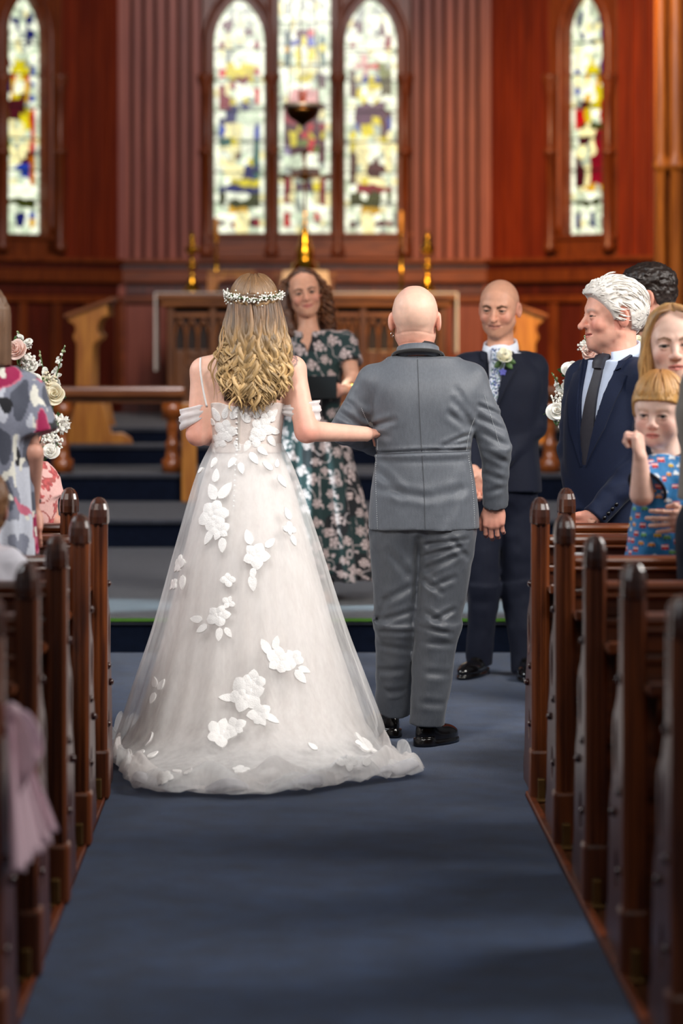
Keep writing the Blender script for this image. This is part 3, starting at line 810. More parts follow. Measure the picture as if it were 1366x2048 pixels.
# fair linen: runs over the top, its ends hang down either side
cl = thing('altar_cloth', 'narrow white linen cloth over the altar top, hanging at both ends', 'altar cloth', (XC, YA, az(587)))
def linen(name, lo, hi):
    L0 = np.array([XC, YA, az(587)])
    V = np.concatenate(MB().box(lo, hi).V) - L0
    obj(name, V, MB().box((0, 0, 0), (1, 1, 1)).F, M_linen, cl, smooth=False, bevel=0.003)
linen('cloth_top', (ax(311), YA - 0.03, az(587) - 0.001), (ax(914), YA + 0.6, az(584.5)))
linen('cloth_end', (ax(309), YA - 0.03, az(742)), (ax(313), YA + 0.45, az(585)))
linen('cloth_end', (ax(912), YA - 0.03, az(706)), (ax(916), YA + 0.45, az(585)))

ZT = az(584.5)
def candlestick(px, top, label):
    k = YA / FPX; x = ax(px)
    pr = [(20, 0), (20, 3), (15, 6), (13, 12), (8, 17), (9, 24), (6, 30), (3.5, 36), (3.5, 46), (8, 49), (11, 53), (8, 57), (3.5, 60), (3.5, 74), (7, 78), (13, 82), (16, 88), (15, 90), (6, 93)]
    o = thing('candlestick', label, 'candlestick', (x, YA + 0.15, ZT))
    MB().lathe([(r * k, z * k) for r, z in pr], n=20).build('stem', M_brass, o)
    MB().lathe([(r * k, z * k) for r, z in [(7, 92), (8, 97), (5, 104), (7, 108), (6, 113), (3, 118), (2, top)]], n=16).build('finial', M_brass, o)
candlestick(383, 124, 'brass altar candlestick with a knopped stem beside the oak missal stand')
candlestick(857, 128, 'brass altar candlestick with a knopped stem rising behind the bald grey-suited person')
def taper(px, y0, y1, label):
    k = YA / FPX; x = ax(px); H = (y0 - y1)
    o = thing('candle_pole', label, 'candle', (x, YA + 0.42, ZT))
    MB().lathe([(14 * k, 0), (14 * k, 2 * k), (4 * k, 5 * k), (3 * k, (H - 52) * k), (6 * k, (H - 50) * k), (5 * k, (H - 47) * k)], n=14).build('pole', M_brass, o)
    MB().lathe([(4.2 * k, (H - 48) * k), (4.2 * k, (H - 2) * k), (1.5 * k, H * k)], n=14).build('candle', mat('wax_gold', '#c8862c', rough=0.5), o)
taper(807, 585, 418, 'tall slim gold candle pole on the altar beside the pink boarding')
taper(430, 585, 432, 'tall slim gold candle pole on the altar above the missal stand')

# gradine shelf with the brass cross
g = thing('gradine', 'narrow wooden shelf raised behind the altar top under the brass cross', 'shelf', (ax(611), YA + 0.62, ZT))
k = YA / FPX
MB().box((-60 * k, 0.0, 0.0), (60 * k, 0.2, 38 * k)).build('shelf_block', M_altar, g, smooth=False, bevel=0.01)
MB().box((-66 * k, -0.02, 34 * k), (66 * k, 0.21, 41 * k)).build('shelf_top', M_altar, g, smooth=False, bevel=0.008)
cr = thing('altar_cross', 'brass cross on a tall stepped base in front of the middle lancet', 'cross', (ax(611), YA + 0.72, ZT + 41 * k))
MB().lathe([(r * k, z * k) for r, z in [(40, 0), (40, 4), (30, 8), (26, 20), (17, 26), (20, 34), (18, 42), (19, 50), (12, 60), (13, 68), (8, 76), (10, 84), (8, 90), (4, 98), (3, 110), (3, 170)]], n=10).build('base', M_brass, cr)
MB().box((-3 * k, -3 * k, 165 * k), (3 * k, 3 * k, 250 * k)).build('upright', M_brass_dk, cr, smooth=False, bevel=0.003)
MB().box((-46 * k, -3 * k, 196 * k), (46 * k, 3 * k, 202 * k)).build('crossbar', M_brass_dk, cr, smooth=False, bevel=0.003)
MB().lathe([(2 * k, 190 * k), (12 * k, 194 * k), (13 * k, 199 * k), (12 * k, 204 * k), (2 * k, 208 * k)], n=12).build('boss', M_brass_dk, cr)
for dx, zz in ((-46, 199), (46, 199), (0, 250)):
    MB().lathe([(1 * k, (zz - 7) * k), (7 * k, (zz - 3) * k), (7 * k, (zz + 3) * k), (1 * k, (zz + 7) * k)], (dx * k, 0, 0), 10).build('end_knop', M_brass_dk, cr)

# missal stand and service board on the altar
ms = thing('missal_stand', 'small golden oak book stand with an arched opening on the altar', 'book stand', (ax(462), YA + 0.1, ZT))
MB().box((-47 * k, -0.02, 38 * k), (47 * k, 0.2, 44 * k)).build('desk_top', M_oak, ms, smooth=False, bevel=0.005)
for s_ in (-1, 1):
    MB().box((s_ * 40 * k - 0.035, 0.0, 0), (s_ * 40 * k + 0.035, 0.18, 38 * k)).build('side', M_oak, ms, smooth=False, bevel=0.005)
th = np.linspace(0, math.pi, 12)
poly = [(-36 * k, 38 * k), (-36 * k, 8 * k)] + [(-30 * k * math.cos(a), 8 * k + 22 * k * math.sin(a)) for a in th] + [(36 * k, 8 * k), (36 * k, 38 * k)]
obj('arch_board', *prism(poly, 0.01, 0.04, lambda u, v, d: (u, d, v)), M_oak, ms, smooth=False)
bd = thing('service_book', 'pale cream book propped open on the altar behind the officiant', 'book', (ax(611), YA + 0.2, ZT))
for s_ in (-1, 1):
    V, F = prism([(s_ * 1 * k, 0), (s_ * 50 * k, 0), (s_ * 46 * k, 44 * k), (s_ * 1 * k, 46 * k)], 0, 0.02, lambda u, v, d: (u, d + v * 0.35, v))
    obj('page_block', V, F, M_cream, bd, smooth=False)
MB().box((-0.2, 0.0, 0), (0.2, 0.12, 0.012)).build('rest', M_oak, bd, smooth=False)

# sanctuary lamp hung on chains before the east window
YL = 20.6; k = YL / FPX
xl, zl = (605 - PX0) * k, EYE - (250 - PY0) * k
lp = thing('sanctuary_lamp', 'bronze hanging sanctuary lamp with a pale rim and red glass', 'lamp', (xl, YL, zl))
MB().lathe([(2 * k, -4 * k), (5 * k, 0), (12 * k, 5 * k), (26 * k, 14 * k), (33 * k, 26 * k), (34 * k, 36 * k)], n=28).build('bowl', M_brass_dk, lp)
MB().lathe([(33 * k, 34 * k), (40 * k, 37 * k), (40 * k, 42 * k), (34 * k, 44 * k), (20 * k, 44 * k)], n=28).build('rim', mat('silvered_rim', '#b8ab98', rough=0.35, metallic=0.7), lp)
MB().lathe([(6 * k, 42 * k), (8 * k, 52 * k), (9 * k, 66 * k), (8 * k, 68 * k)], n=16).build('glass_cup', glow('ruby_glass', '#d86a50', 0.55), lp)
for a in (0.4, 2.5, 4.6):
    p0 = np.array([36 * k * math.cos(a), 36 * k * math.sin(a), 42 * k]); p1 = np.array([0, 0, 3.2])
    MB().tube([p0, p0 * 0.5 + p1 * 0.5, p1], 0.004, 5).build('chain', M_brass_dk, lp)

# communion rails
YR = 20.15; k = YR / FPX
def rail(px0, px1, posts, label):
    x0, x1 = (px0 - PX0) * k, (px1 - PX0) * k; zt = lambda p: EYE - (p - PY0) * k
    zb = 0.525
    o = thing('communion_rail', label, 'rail', ((x0 + x1) / 2, YR, zb))
    L = np.array([(x0 + x1) / 2, YR, zb])
    def bb(name, lo, hi, m, bev=0.01): obj(name, np.concatenate(MB().box(lo, hi).V) - L, MB().box((0, 0, 0), (1, 1, 1)).F, m, o, smooth=False, bevel=bev)
    bb('handrail', (x0, YR - 0.10, zt(794)), (x1, YR + 0.10, zt(773)), M_oak_dk, 0.02)
    bb('lower_mould', (x0 + 0.02, YR - 0.05, zt(806)), (x1 - 0.02, YR + 0.05, zt(800)), M_oak_dk)
    bb('under_beam', (x0 + 0.02, YR - 0.035, zt(801)), (x1 - 0.02, YR + 0.035, zt(793)), M_deep, 0.003)
    for p in posts:
        c = np.array([(p - PX0) * k, YR, 0]) - L
        H = zt(806) - zb
        pr = [(0.075, 0), (0.075, 0.09), (0.05, 0.10), (0.045, 0.17), (0.055, 0.19), (0.045, 0.21), (0.03, 0.24), (0.04, 0.30), (0.042, H - 0.15), (0.035, H - 0.12), (0.06, H - 0.10), (0.075, H - 0.06), (0.08, H)]
        MB().lathe(pr, (c[0], c[1], 0), 16).build('baluster', M_baluster, o)
rail(60, 372, (125, 345), 'oak communion rail with turned balusters beside the bride')
rail(868, 1180, (885, 1100), 'oak communion rail with turned balusters behind the groom')
gp = MB().box(((366 - PX0) * k, YR - 0.30, 0.336), ((396 - PX0) * k, YR - 0.26, EYE - (803 - PY0) * k)).build('gate_leaf', M_oak, smooth=False, bevel=0.008)
tag(gp, 'plain golden oak rail gate folded back beside the bride', 'gate')

# prayer desks: shaped ends under a sloping top
YD = 21.5
def prayer_desk(mirror, label, m):
    k = YD / FPX
    f = (lambda p: p) if not mirror else (lambda p: 1224 - p)
    prof = [(137, 634), (214, 606), (217, 634), (206, 637), (198, 646), (195, 660), (197, 668), (202, 674), (199, 683), (188, 690), (186, 700), (186, 800), (210, 812), (219, 850), (224, 868), (246, 868), (262, 878), (266, 890), (132, 890), (140, 850), (150, 812), (153, 800), (153, 690), (147, 680), (147, 672), (151, 666), (150, 655), (143, 648), (137, 646)]
    x0 = (f(180) - PX0) * k; zb = EYE - (890 - PY0) * k
    o = thing('prayer_desk', label, 'prayer desk', (x0, YD, 0.671))
    out = [((f(px) - PX0) * k - x0, EYE - (py - PY0) * k - zb) for px, py in prof]
    for nm, yy in (('end_panel', 0.0), ('end_panel', 0.62)):
        plate(nm, out, [], 0.05, m, o, 0.006, fn=lambda V, yy=yy: np.stack([V[:, 0], V[:, 2] + yy, V[:, 1]], -1))
    top = [((f(px) - PX0) * k - x0, EYE - (py - PY0) * k - zb) for px, py in ((128, 632), (226, 597), (227, 604), (130, 640))]
    obj('sloping_top', *prism(top, -0.06, 0.70, lambda u, v, d: (u, d, v)), M_oak_dk, o, smooth=False, bevel=0.006)
    xa, xb = sorted([(f(153) - PX0) * k - x0, (f(186) - PX0) * k - x0])
    MB().box((xa + 0.03, 0.02, 0.35), (xa + 0.06, 0.6, 0.85)).build('front_board', M_oak_dk, o, smooth=False)
    o.location.z = 0.671
    return o
prayer_desk(False, 'oak prayer desk with a scrolled end, standing over the communion rail beside the bride', M_oak)
prayer_desk(True, 'yellow lit oak prayer desk with a scrolled end behind the groom', M_oak)
# ================================================================ PEWS
M_pew = wood('pew_mahogany', '#451c08', '#7a3c12', rough=0.38, stretch=(16, 16, 1.3), coat=0.25)
M_pew_h = wood('pew_mahogany_level', '#451c08', '#7a3c12', rough=0.38, stretch=(1.3, 16, 16), coat=0.25)
M_pew_dk = wood('pew_end_board', '#42201a', '#5c3026', rough=0.38, stretch=(16, 16, 1.3), coat=0.2)
M_pew_cap = wood('pew_cap', '#33190f', '#4e2a1a', rough=0.26, stretch=(14, 14, 1.4), coat=0.6)
M_bolt = mat('turned_bolt', '#3a160c', rough=0.25, coat=0.5)
M_iron = mat('floor_bracket_brass', '#7a5c34', rough=0.4, metallic=0.8)

def ellipse(cx, cy, rx, ry, n=22): return [(cx + rx * math.cos(t), cy + ry * math.sin(t)) for t in np.linspace(0, 2 * math.pi, n, endpoint=False)]
def pew_shapes():
    far = spline([(0.128, 0.86), (0.13, 0.76), (0.14, 0.69), (0.185, 0.635), (0.245, 0.60), (0.275, 0.55), (0.27, 0.47), (0.29, 0.42), (0.33, 0.37), (0.36, 0.25), (0.38, 0.12), (0.42, 0.08), (0.42, 0.0)], 40)
    top = [(0.064 - 0.064 * math.cos(t), 0.895 + 0.075 * math.sin(t)) for t in np.linspace(0.05, math.pi - 0.05, 14)]
    outer = [(0.0, 0.0)] + [(0.0, 0.88)] + top + [tuple(p) for p in far]
    holes = [ellipse(0.072, 0.855, 0.026, 0.072), ellipse(0.20, 0.52, 0.034, 0.068), ellipse(0.19, 0.22, 0.03, 0.05)]
    return outer, holes
def build_pew(side, length=2.5):
    """side -1: pew runs away to -X from its aisle end at x=0; +1: to +X.  y=0 is the end post's face towards the west door"""
    root = thing('pew', 'x', 'pew')
    outer, holes = pew_shapes()
    T = 0.044
    ep = plate('end_panel', outer, holes, T, M_pew_dk, root, 0.005, fn=lambda V: np.stack([V[:, 2], V[:, 0], V[:, 1]], -1))
    # moulded post on the west edge
    po = [(-0.029, 0.02), (-0.029, -0.006), (-0.019, -0.016), (-0.012, -0.016), (-0.010, -0.012), (-0.006, -0.012), (-0.004, -0.018), (0.004, -0.018), (0.006, -0.012), (0.010, -0.012), (0.012, -0.016), (0.019, -0.016), (0.029, -0.006), (0.029, 0.02)]
    obj('post', *prism(po, 0.16, 0.902, lambda u, v, d: (u, v, d)), M_pew, root, smooth=False)
    # fluted finial cap
    nf = 20; prof = [(1.0, 0.898), (1.14, 0.904), (1.16, 0.925), (1.10, 0.948), (0.92, 0.967), (0.62, 0.980), (0.25, 0.986)]
    V = []; 
    for r, z in prof:
        for a in range(nf):
            t = 2 * math.pi * a / nf; f = 1.0 if a % 2 == 0 else 0.90
            V.append((0.029 * r * f * math.copysign(abs(math.cos(t)) ** 0.75, math.cos(t)), 0.024 + 0.050 * r * f * math.copysign(abs(math.sin(t)) ** 0.8, math.sin(t)), z))
    F = grid_faces(len(prof), nf, True).tolist() + [list(range(nf))[::-1], list(range((len(prof) - 1) * nf, len(prof) * nf))]
    obj('cap', V, F, M_pew_cap, root, smooth=False)
    # plinth with chamfer stop
    MB().box((-0.036, -0.024, 0.0), (0.036, 0.06, 0.165)).build('plinth', M_pew, root, smooth=False, bevel=0.012)
    br = MB().box((-0.012, -0.05, 0.0), (0.012, -0.022, 0.075)); br.box((-0.02, -0.075, 0.0), (0.02, -0.022, 0.012))
    br.build('floor_bracket', M_iron, root, smooth=False, bevel=0.004)
    ix = -side * (T / 2)
    for a, z in ((0.062, 0.70), (0.062, 0.43), (0.20, 0.36), (0.062, 0.24)):
        V, F = lathe([(0.010, -0.004), (0.012, 0.004), (0.011, 0.010), (0.006, 0.015), (0.001, 0.016)], n=12)
        V = np.stack([-side * V[:, 2] + ix, V[:, 0] + a, V[:, 1] + z], -1)
        obj('bolt', V, F, M_bolt, ep)
    x0, x1 = (0.02, length) if side > 0 else (-length, -0.02)
    def bb(name, y0, y1, z0, z1, m=M_pew_h, bev=0.006): return MB().box((x0, y0, z0), (x1, y1, z1)).build(name, m, root, smooth=False, bevel=bev)
    bb('top_rail', 0.0, 0.09, 0.832, 0.860, bev=0.012)
    bb('top_bead', -0.006, 0.05, 0.820, 0.832)
    bb('back_panel', 0.03, 0.055, 0.765, 0.82)
    bb('back_moulding', 0.012, 0.06, 0.742, 0.765)
    bb('back_panel', 0.03, 0.055, 0.44, 0.742)
    bb('book_ledge', -0.115, 0.04, 0.682, 0.700)
    bb('ledge_lip', -0.122, -0.108, 0.682, 0.715)
    bb('seat', 0.05, 0.44, 0.42, 0.445, bev=0.01)
    bb('kick_board', 0.10, 0.12, 0.05, 0.42)
    xb = x0 if side > 0 else x1
    for xx in (xb + side * 0.03, xb + side * 1.3):
        poly = [(0.04, 0.682), (-0.112, 0.682), (-0.105, 0.655), (-0.02, 0.60), (0.04, 0.50)]
        lo, hi = sorted((xx, xx + side * 0.028))
        obj('bracket', *prism(poly, lo, hi, lambda u, v, d: (d, u, v)), M_pew, root, smooth=False)
    MB().box((x1 - 0.05 if side > 0 else x0, 0.0, 0.0), (x1 if side > 0 else x0 + 0.05, 0.42, 0.85)).build('wall_end', M_pew_dk, root, smooth=False)
    return root
ORD = ['foremost, nearest the chancel', 'second from the chancel', 'third from the chancel', 'fourth from the chancel', 'fifth from the chancel', 'sixth from the chancel']
ROWY = [10.03, 9.47, 8.62, 7.76, 6.89, 6.02]
for side, xs, who in ((-1, -0.625, "floral-bloused woman's side of the aisle"), (1, 0.818, "toddler's side of the aisle")):
    proto = build_pew(side)
    for i, y in enumerate(ROWY):
        p = proto if i == 0 else copy_tree(proto)
        dx = side * (0.14 if i == 0 else 0.0)
        p.location = (xs + dx, y, 0.0)
        tag(p, 'dark varnished pew %s, on the %s' % (ORD[i], who), 'pew', 'pews on the ' + who)
# order of service left on a ledge
p = W(1166, 1114, 9.43)
c = MB().box((p[0] - 0.03, 9.405, 0.70), (p[0] + 0.035, 9.412, 0.812)).build('service_card', mat('white_card', '#e9e9ec', rough=0.7, var=0.02), smooth=False)
tag(c, 'white folded service card standing on a pew ledge', 'card')
# ================================================================ PEOPLE: TOOLKIT
M_skin = vmat('skin', rough=0.48, bump=0.12, bscale=260, sss=0.12, spec=0.35, var=0.05, vscale=45)
M_eye = None

def g2(d, w): return np.exp(-(d / w) ** 2)

def head_sdf(P, o):
    """head in its own frame: face towards -Y, eyes at z=0, crown about z=+.12, chin z=-.117"""
    x, y, z = P[:, 0], P[:, 1], P[:, 2]
    Q = np.stack([np.abs(x), y, z], -1)
    jw = o.get('jaw', 1.0); fem = o.get('fem', 0.0); sm = o.get('smile', 0.0); ch = o.get('chin', 1.0)
    d = ell(P, (0, 0.022, 0.026), (0.0790, 0.097, 0.092))
    d = smin(d, ell(P, (0, -0.022, 0.045), (0.064, 0.058, 0.056)), 0.03)
    d = smin(d, ell(P, (0, -0.028, -0.012), (0.064, 0.062, 0.088)), 0.03)
    d = smin(d, ell(P, (0, -0.030, -0.066), (0.052 * jw, 0.052, 0.047)), 0.03)
    d = smin(d, cap(Q, (0.050 * jw, 0.0, -0.055), (0.012, -0.066, -0.094 * ch), 0.016, 0.018), 0.028)
    d = smin(d, sph(P, (0, -0.071, -0.098 * ch), 0.0175), 0.02)
    d = smin(d, ell(Q, (0.041, -0.060, -0.028), (0.023, 0.021, 0.021)), 0.022)           # cheeks
    if sm > 0: d = smin(d, ell(Q, (0.040, -0.069, -0.034), (0.017, 0.014, 0.014)), 0.016)
    d = smin(d, cap(Q, (0.010, -0.083, 0.021), (0.044, -0.070, 0.024), 0.0095 - 0.002 * fem, 0.008), 0.018)
    d = smin(d, ell(P, (0, -0.062, -0.060), (0.034, 0.030, 0.030)), 0.02)                # muzzle
    d = smax(d, -ell(Q, (0.0325, -0.101, 0.000), (0.020, 0.0195, 0.0145)), 0.013)        # sockets
    nl = o.get('nose', 1.0)
    tip = np.array([0, -0.1085 - 0.006 * (nl - 1) * 3, -0.031 - 0.004 * (nl - 1) * 3])
    d = smin(d, cap(P, (0, -0.083, 0.016), tip, 0.0065, 0.0105), 0.011)
    d = smin(d, sph(P, tip, 0.0115 * (0.9 + 0.1 * nl)), 0.006)
    d = smin(d, ell(Q, (0.0125, -0.0965, -0.0345), (0.0075, 0.0105, 0.0075)), 0.006)
    d = smax(d, -ell(Q, (0.0065, -0.1035, -0.0425), (0.0035, 0.005, 0.003)), 0.003)      # nostrils
    # eyes: lids over a ball, opening cut
    ex = 0.0325; op = o.get('eye', 1.0)
    d = smin(d, sph(Q, (ex, -0.0755, 0.0), 0.0155), 0.005)
    d = smax(d, -ell(Q, (ex, -0.0945, 0.0005), (0.0150, 0.0135, 0.0052 * op)), 0.0022)
    # mouth
    mw = 0.0235 + 0.006 * sm; mz = -0.0655; up = 0.0065 * sm
    yc = -0.0915
    d = smin(d, cap(Q, (0.004, yc, mz + 0.0045), (mw, -0.079, mz + 0.001 + up), 0.0050 + 0.001 * fem, 0.0022), 0.005)
    d = smin(d, cap(Q, (0.0, yc + 0.001, mz - 0.0055), (mw - 0.003, -0.079, mz - 0.001 + up), 0.0058 + 0.001 * fem, 0.0022), 0.005)
    d = smax(d, -cap(Q, (0.0, yc - 0.0065, mz), (mw + 0.002, -0.0835, mz + up), 0.0026, 0.0018), 0.0025)
    if sm > 0:                                                                             # folds beside the nose
        d = smax(d, -cap(Q, (0.018, -0.0985, -0.036), (0.036, -0.087, -0.062), 0.0035, 0.003), 0.008)
    # ears
    if o.get('ears', True):
        Re = rotz(-0.35)
        e = ell(Q, (0.0825, 0.016, -0.008), (0.0085, 0.020, 0.0325), Re)
        e = smax(e, -ell(Q, (0.0925, 0.0105, -0.003), (0.0085, 0.011, 0.019), Re), 0.005)
        d = smin(d, e, 0.007)
    if 'neck' in o:
        n0 = (0, 0.027, -0.055)
        d = smin(d, cap(P, n0, o['neck'], o.get('nr', 0.054), o.get('nr2', 0.062)), 0.024)
    if 'extra' in o: d = o['extra'](P, d)
    return d

def head_cols(P, o):
    x, y, z = np.abs(P[:, 0]), P[:, 1], P[:, 2]
    n = len(P); sk = lina(o.get('skin', (226, 178, 156)))
    c = np.ones((n, 3)) * sk
    red = lina(o.get('blush', (214, 120, 104)))
    def mix(w, col):
        nonlocal c
        w = np.clip(w, 0, 1)[:, None]; c = c * (1 - w) + np.asarray(col) * w
    front = y < -0.045
    mix(0.45 * g2(np.hypot(x - 0.045, z + 0.032), 0.024) * front, red)
    mix(0.35 * g2(np.linalg.norm(P - np.array([0, -0.108, -0.032]), axis=1), 0.016), red)
    mix(0.35 * (np.abs(x - 0.079) < 0.014) * (np.abs(z + 0.01) < 0.04) * (np.abs(y - 0.015) < 0.03), red)
    sm = o.get('smile', 0.0); mw = 0.0235 + 0.006 * sm
    lz = -0.0655 + 0.0065 * sm * (x / mw) ** 2
    tt = np.clip(1 - x / mw, 0, 1)
    lipw = (np.abs(z - lz) < 0.0035 + 0.0075 * tt ** 0.6) & (x < mw) & (y < -0.072)
    mix(lipw * o.get('lipw', 0.75), lina(o.get('lips', (188, 96, 88))))
    mix((np.abs(z - lz) < 0.0014) & (x < mw + 0.001) & (y < -0.072), lina((96, 40, 36)))
    # brows
    bz = 0.0165 + 0.008 * np.clip((x - 0.012) / 0.02, 0, 1) - 0.006 * np.clip((x - 0.034) / 0.02, 0, 1) + o.get('browz', 0.0)
    bw = (np.abs(z - bz) < o.get('browt', 0.006) * np.clip(1.25 - (x - 0.012) / 0.05, 0.3, 1)) & (x > 0.012) & (x < 0.053) & front
    mix(bw * o.get('browk', 0.8), lina(o.get('brow', (92, 64, 48))))
    # lash line
    lw = (np.hypot((x - 0.0325) / 0.0155, (z - 0.0005) / (0.0066 * o.get('eye', 1.0))) < 1.12) & (y < -0.07) & (z > -0.001)
    mix(lw * 0.9, lina(o.get('lash', (70, 44, 36))))
    if 'tint' in o: c = o['tint'](P, c, mix)
    return c

def eyes(C, R, s, o):
    """two eyeballs with iris and pupil, as part of the body mesh"""
    gaze = np.array(o.get('gaze', (0, -1, 0)), float); gaze /= np.linalg.norm(gaze)
    V, F = [], []
    nu, nv = 18, 12
    for sx in (-1, 1):
        th = np.linspace(0, math.pi, nv)[:, None]; ph = np.linspace(0, 2 * math.pi, nu, endpoint=False)[None]
        # pole along the gaze
        loc = np.stack([np.sin(th) * np.cos(ph), -np.cos(th) + 0 * ph, np.sin(th) * np.sin(ph)], -1).reshape(-1, 3)
        q = Vector((0, -1, 0)).rotation_difference(Vector(gaze)).to_matrix()
        loc = loc @ np.array(q).T
        cc = np.ones((len(loc), 3)) * lina((176, 160, 150))
        ang = np.arccos(np.clip(loc @ gaze, -1, 1))
        cc[ang < 0.68] = lina(o.get('iris', (84, 96, 100))); cc[ang < 0.30] = lina((14, 12, 12))
        V.append((loc * 0.0138 + np.array([sx * 0.0325, -0.0758, 0.0005]), cc))
        F.append(grid_faces(nv, nu, True))
    W_ = [(((v * s) @ R.T) + C, c) for v, c in V]
    return W_, F

class Body:
    """gathers the skin surfaces of one person into one mesh"""
    def __init__(s): s.mb = MB(); s.link = []
    def _add(s, V, F, c, via=None):
        s.link.append((s.mb.n, len(V), via)); s.mb.add(V, F, c)
    def head(s, C, R, k, o, res=0.0027):
        C = np.asarray(C, float)
        lo = np.array([-0.105, -0.14, -0.135]); hi = np.array([0.105, 0.135, 0.135])
        if 'neckw' in o:                                   # neck base given in the world
            nb = ((np.asarray(o['neckw']) - C) @ R) / k
            o['neck'] = nb; lo = np.minimum(lo, nb - 0.075); hi = np.maximum(hi, nb + 0.075)
        V, F = mesh_sdf(lambda P: head_sdf(P, o), lo, hi, res)
        s.headV = V
        s._add((V * k) @ R.T + C, F, head_cols(V, o))
        for (v, c), f in zip(*eyes(C, R, k, o)): s._add(v, f, c)
        s.C, s.R, s.k, s.o = C, R, k, o
        return s
    def sdf(s, f, lo, hi, res, col, via=None):
        V, F = mesh_sdf(f, lo, hi, res)
        c = col(V) if callable(col) else np.ones((len(V), 3)) * lina(col)
        s._add(V, F, c, via); return V, F
    def hand(s, wrist, R, side, curl=(0.3, 0.4, 0.3), k=1.0, col=(222, 168, 146), thumb=0.5, arm=None, ar=0.028, spread=0.06, res=0.0026, via=None):
        wrist = np.asarray(wrist, float)
        arm_l = None if arm is None else ((np.asarray(arm) - wrist) @ R) / k
        f = lambda P: hand_sdf(P, side, curl, thumb, arm_l, ar, spread)
        lo = np.array([-0.09, -0.13, -0.21]); hi = np.array([0.09, 0.09, 0.04])
        if arm_l is not None:
            lo = np.minimum(lo, arm_l - ar * 1.6); hi = np.maximum(hi, arm_l + ar * 1.6)
        V, F = mesh_sdf(f, lo, hi, res)
        base = lina(col)
        kn = np.clip(g2(V[:, 2] + 0.092, 0.014) * 0.25 + g2(V[:, 2] + 0.135, 0.010) * 0.2, 0, 1)[:, None]
        c = base * (1 - kn) + lina((206, 120, 104)) * kn
        s._add((V * k) @ R.T + wrist, F, c, via)
        return s
    def build(s, parent, name='body'):
        """the limbs run on under the clothes, so that the body is one piece"""
        VV = np.concatenate(s.mb.V); a0, n0, _ = s.link[0]; A0 = VV[a0:a0 + n0]
        tail = lina((222, 168, 146))
        for i0, n, via in s.link[1:]:
            B = VV[i0:i0 + n]
            q = np.asarray(via[-1], float) if via is not None else B.mean(0)
            ia = a0 + int(np.argmin(np.linalg.norm(A0 - q, axis=1)))
            if via is None:
                ib = i0 + int(np.argmin(np.linalg.norm(B - VV[ia], axis=1)))
                d = np.linalg.norm(A0 - VV[ib], axis=1); ja = np.argsort(d)[:2] + a0
                s.mb.F.append([int(ib), int(ja[0]), int(ja[1])])
            else:
                ib = i0 + int(np.argmin(np.linalg.norm(B - np.asarray(via[0]), axis=1)))
                pts = [VV[ib]] + [np.asarray(v, float) for v in via] + [VV[ia]]
                base = s.mb.n; V, F = tube(spline(pts, 14), [0.002] + [0.022] * 12 + [0.002], 6)
                s.mb.add(V, F, tail)
                s.mb.F.append([ib, base, base + 1]); s.mb.F.append([ia, base + 13 * 6, base + 13 * 6 + 1])
        return s.mb.build(name, M_skin, parent, vc=True)

FING = [(0.031, -0.088, 0.0086, (0.040, 0.026, 0.021)), (0.0105, -0.093, 0.0090, (0.045, 0.029, 0.023)), (-0.0105, -0.090, 0.0087, (0.041, 0.027, 0.021)), (-0.030, -0.082, 0.0076, (0.033, 0.020, 0.018))]
def hand_sdf(P, side, curl, thumb, arm, ar, spread):
    """hanging hand: wrist at 0, fingers towards -Z, palm faces -Y, thumb at +X * side"""
    P = P * np.array([side, 1, 1.0])
    d = cap(P, (0.0, 0.0, 0.0), (0.0, 0.0, -0.03), 0.027, 0.028) if arm is None else cap(P, np.asarray(arm) * np.array([side, 1, 1]), (0, 0, -0.01), ar, 0.0265)
    palm = ell(P, (0.0, 0.0, -0.056), (0.044, 0.0185, 0.052))
    for x, z, r, _ in FING: palm = smin(palm, cap(P, (x * 0.55, 0.002, -0.03), (x, 0.004, z), 0.012, 0.0105), 0.010)
    d = smin(d, palm, 0.016)
    d = smin(d, cap(P, (0.020, -0.008, -0.025), (0.036, -0.012, -0.055), 0.016, 0.013), 0.012)     # thumb mound
    cu = [np.broadcast_to(np.asarray(c, float), (4,)) for c in curl]
    for i, (x, z, r, L) in enumerate(FING):
        p = np.array([x, 0.003, z]); a = 0.0; sp = spread * (x / 0.03)
        pts = [p]; 
        for j in range(3):
            a += cu[j][i]
            dirv = np.array([math.sin(sp) * math.cos(a), -math.sin(a), -math.cos(a)])
            p = p + dirv * L[j]; pts.append(p)
        fd = chain(P, pts, [r * 1.05, r, r * 0.93, r * 0.82], 0.004)
        d = smin(d, fd, 0.0045)
    t0 = np.array([0.036, -0.012, -0.052]); t1 = t0 + 0.036 * np.array([math.cos(thumb) * 0.55, -0.5 * math.sin(thumb), -0.85]); t2 = t1 + 0.028 * np.array([-0.1, -0.45 * math.sin(thumb), -0.9])
    return smin(d, chain(P, [t0, t1, t2], [0.0125, 0.0105, 0.0088], 0.004), 0.006)

def noise_folds(P, amp, f, seed=0): return amp * vnoise(P, f, seed)

def creases(P, segs, front=None):
    """cloth creases as grooves: segs rows (a, b, depth, width) with a, b as (x, z)"""
    d = np.zeros(len(P)); q = P[:, [0, 2]]
    for a, b, dep, w in segs:
        a = np.asarray(a, float); b = np.asarray(b, float); ab = b - a
        t = np.clip((q - a) @ ab / (ab @ ab + 1e-12), 0, 1)
        r = np.linalg.norm(q - a - t[:, None] * ab, axis=1)
        fade = np.minimum(1, 4 * np.minimum(t + 0.12, 1.12 - t))
        g = dep * fade * (np.exp(-(r / w) ** 2) - 0.55 * np.exp(-((r - 1.9 * w) / w) ** 2))
        d += g
    if front is not None: d = d * front
    return d

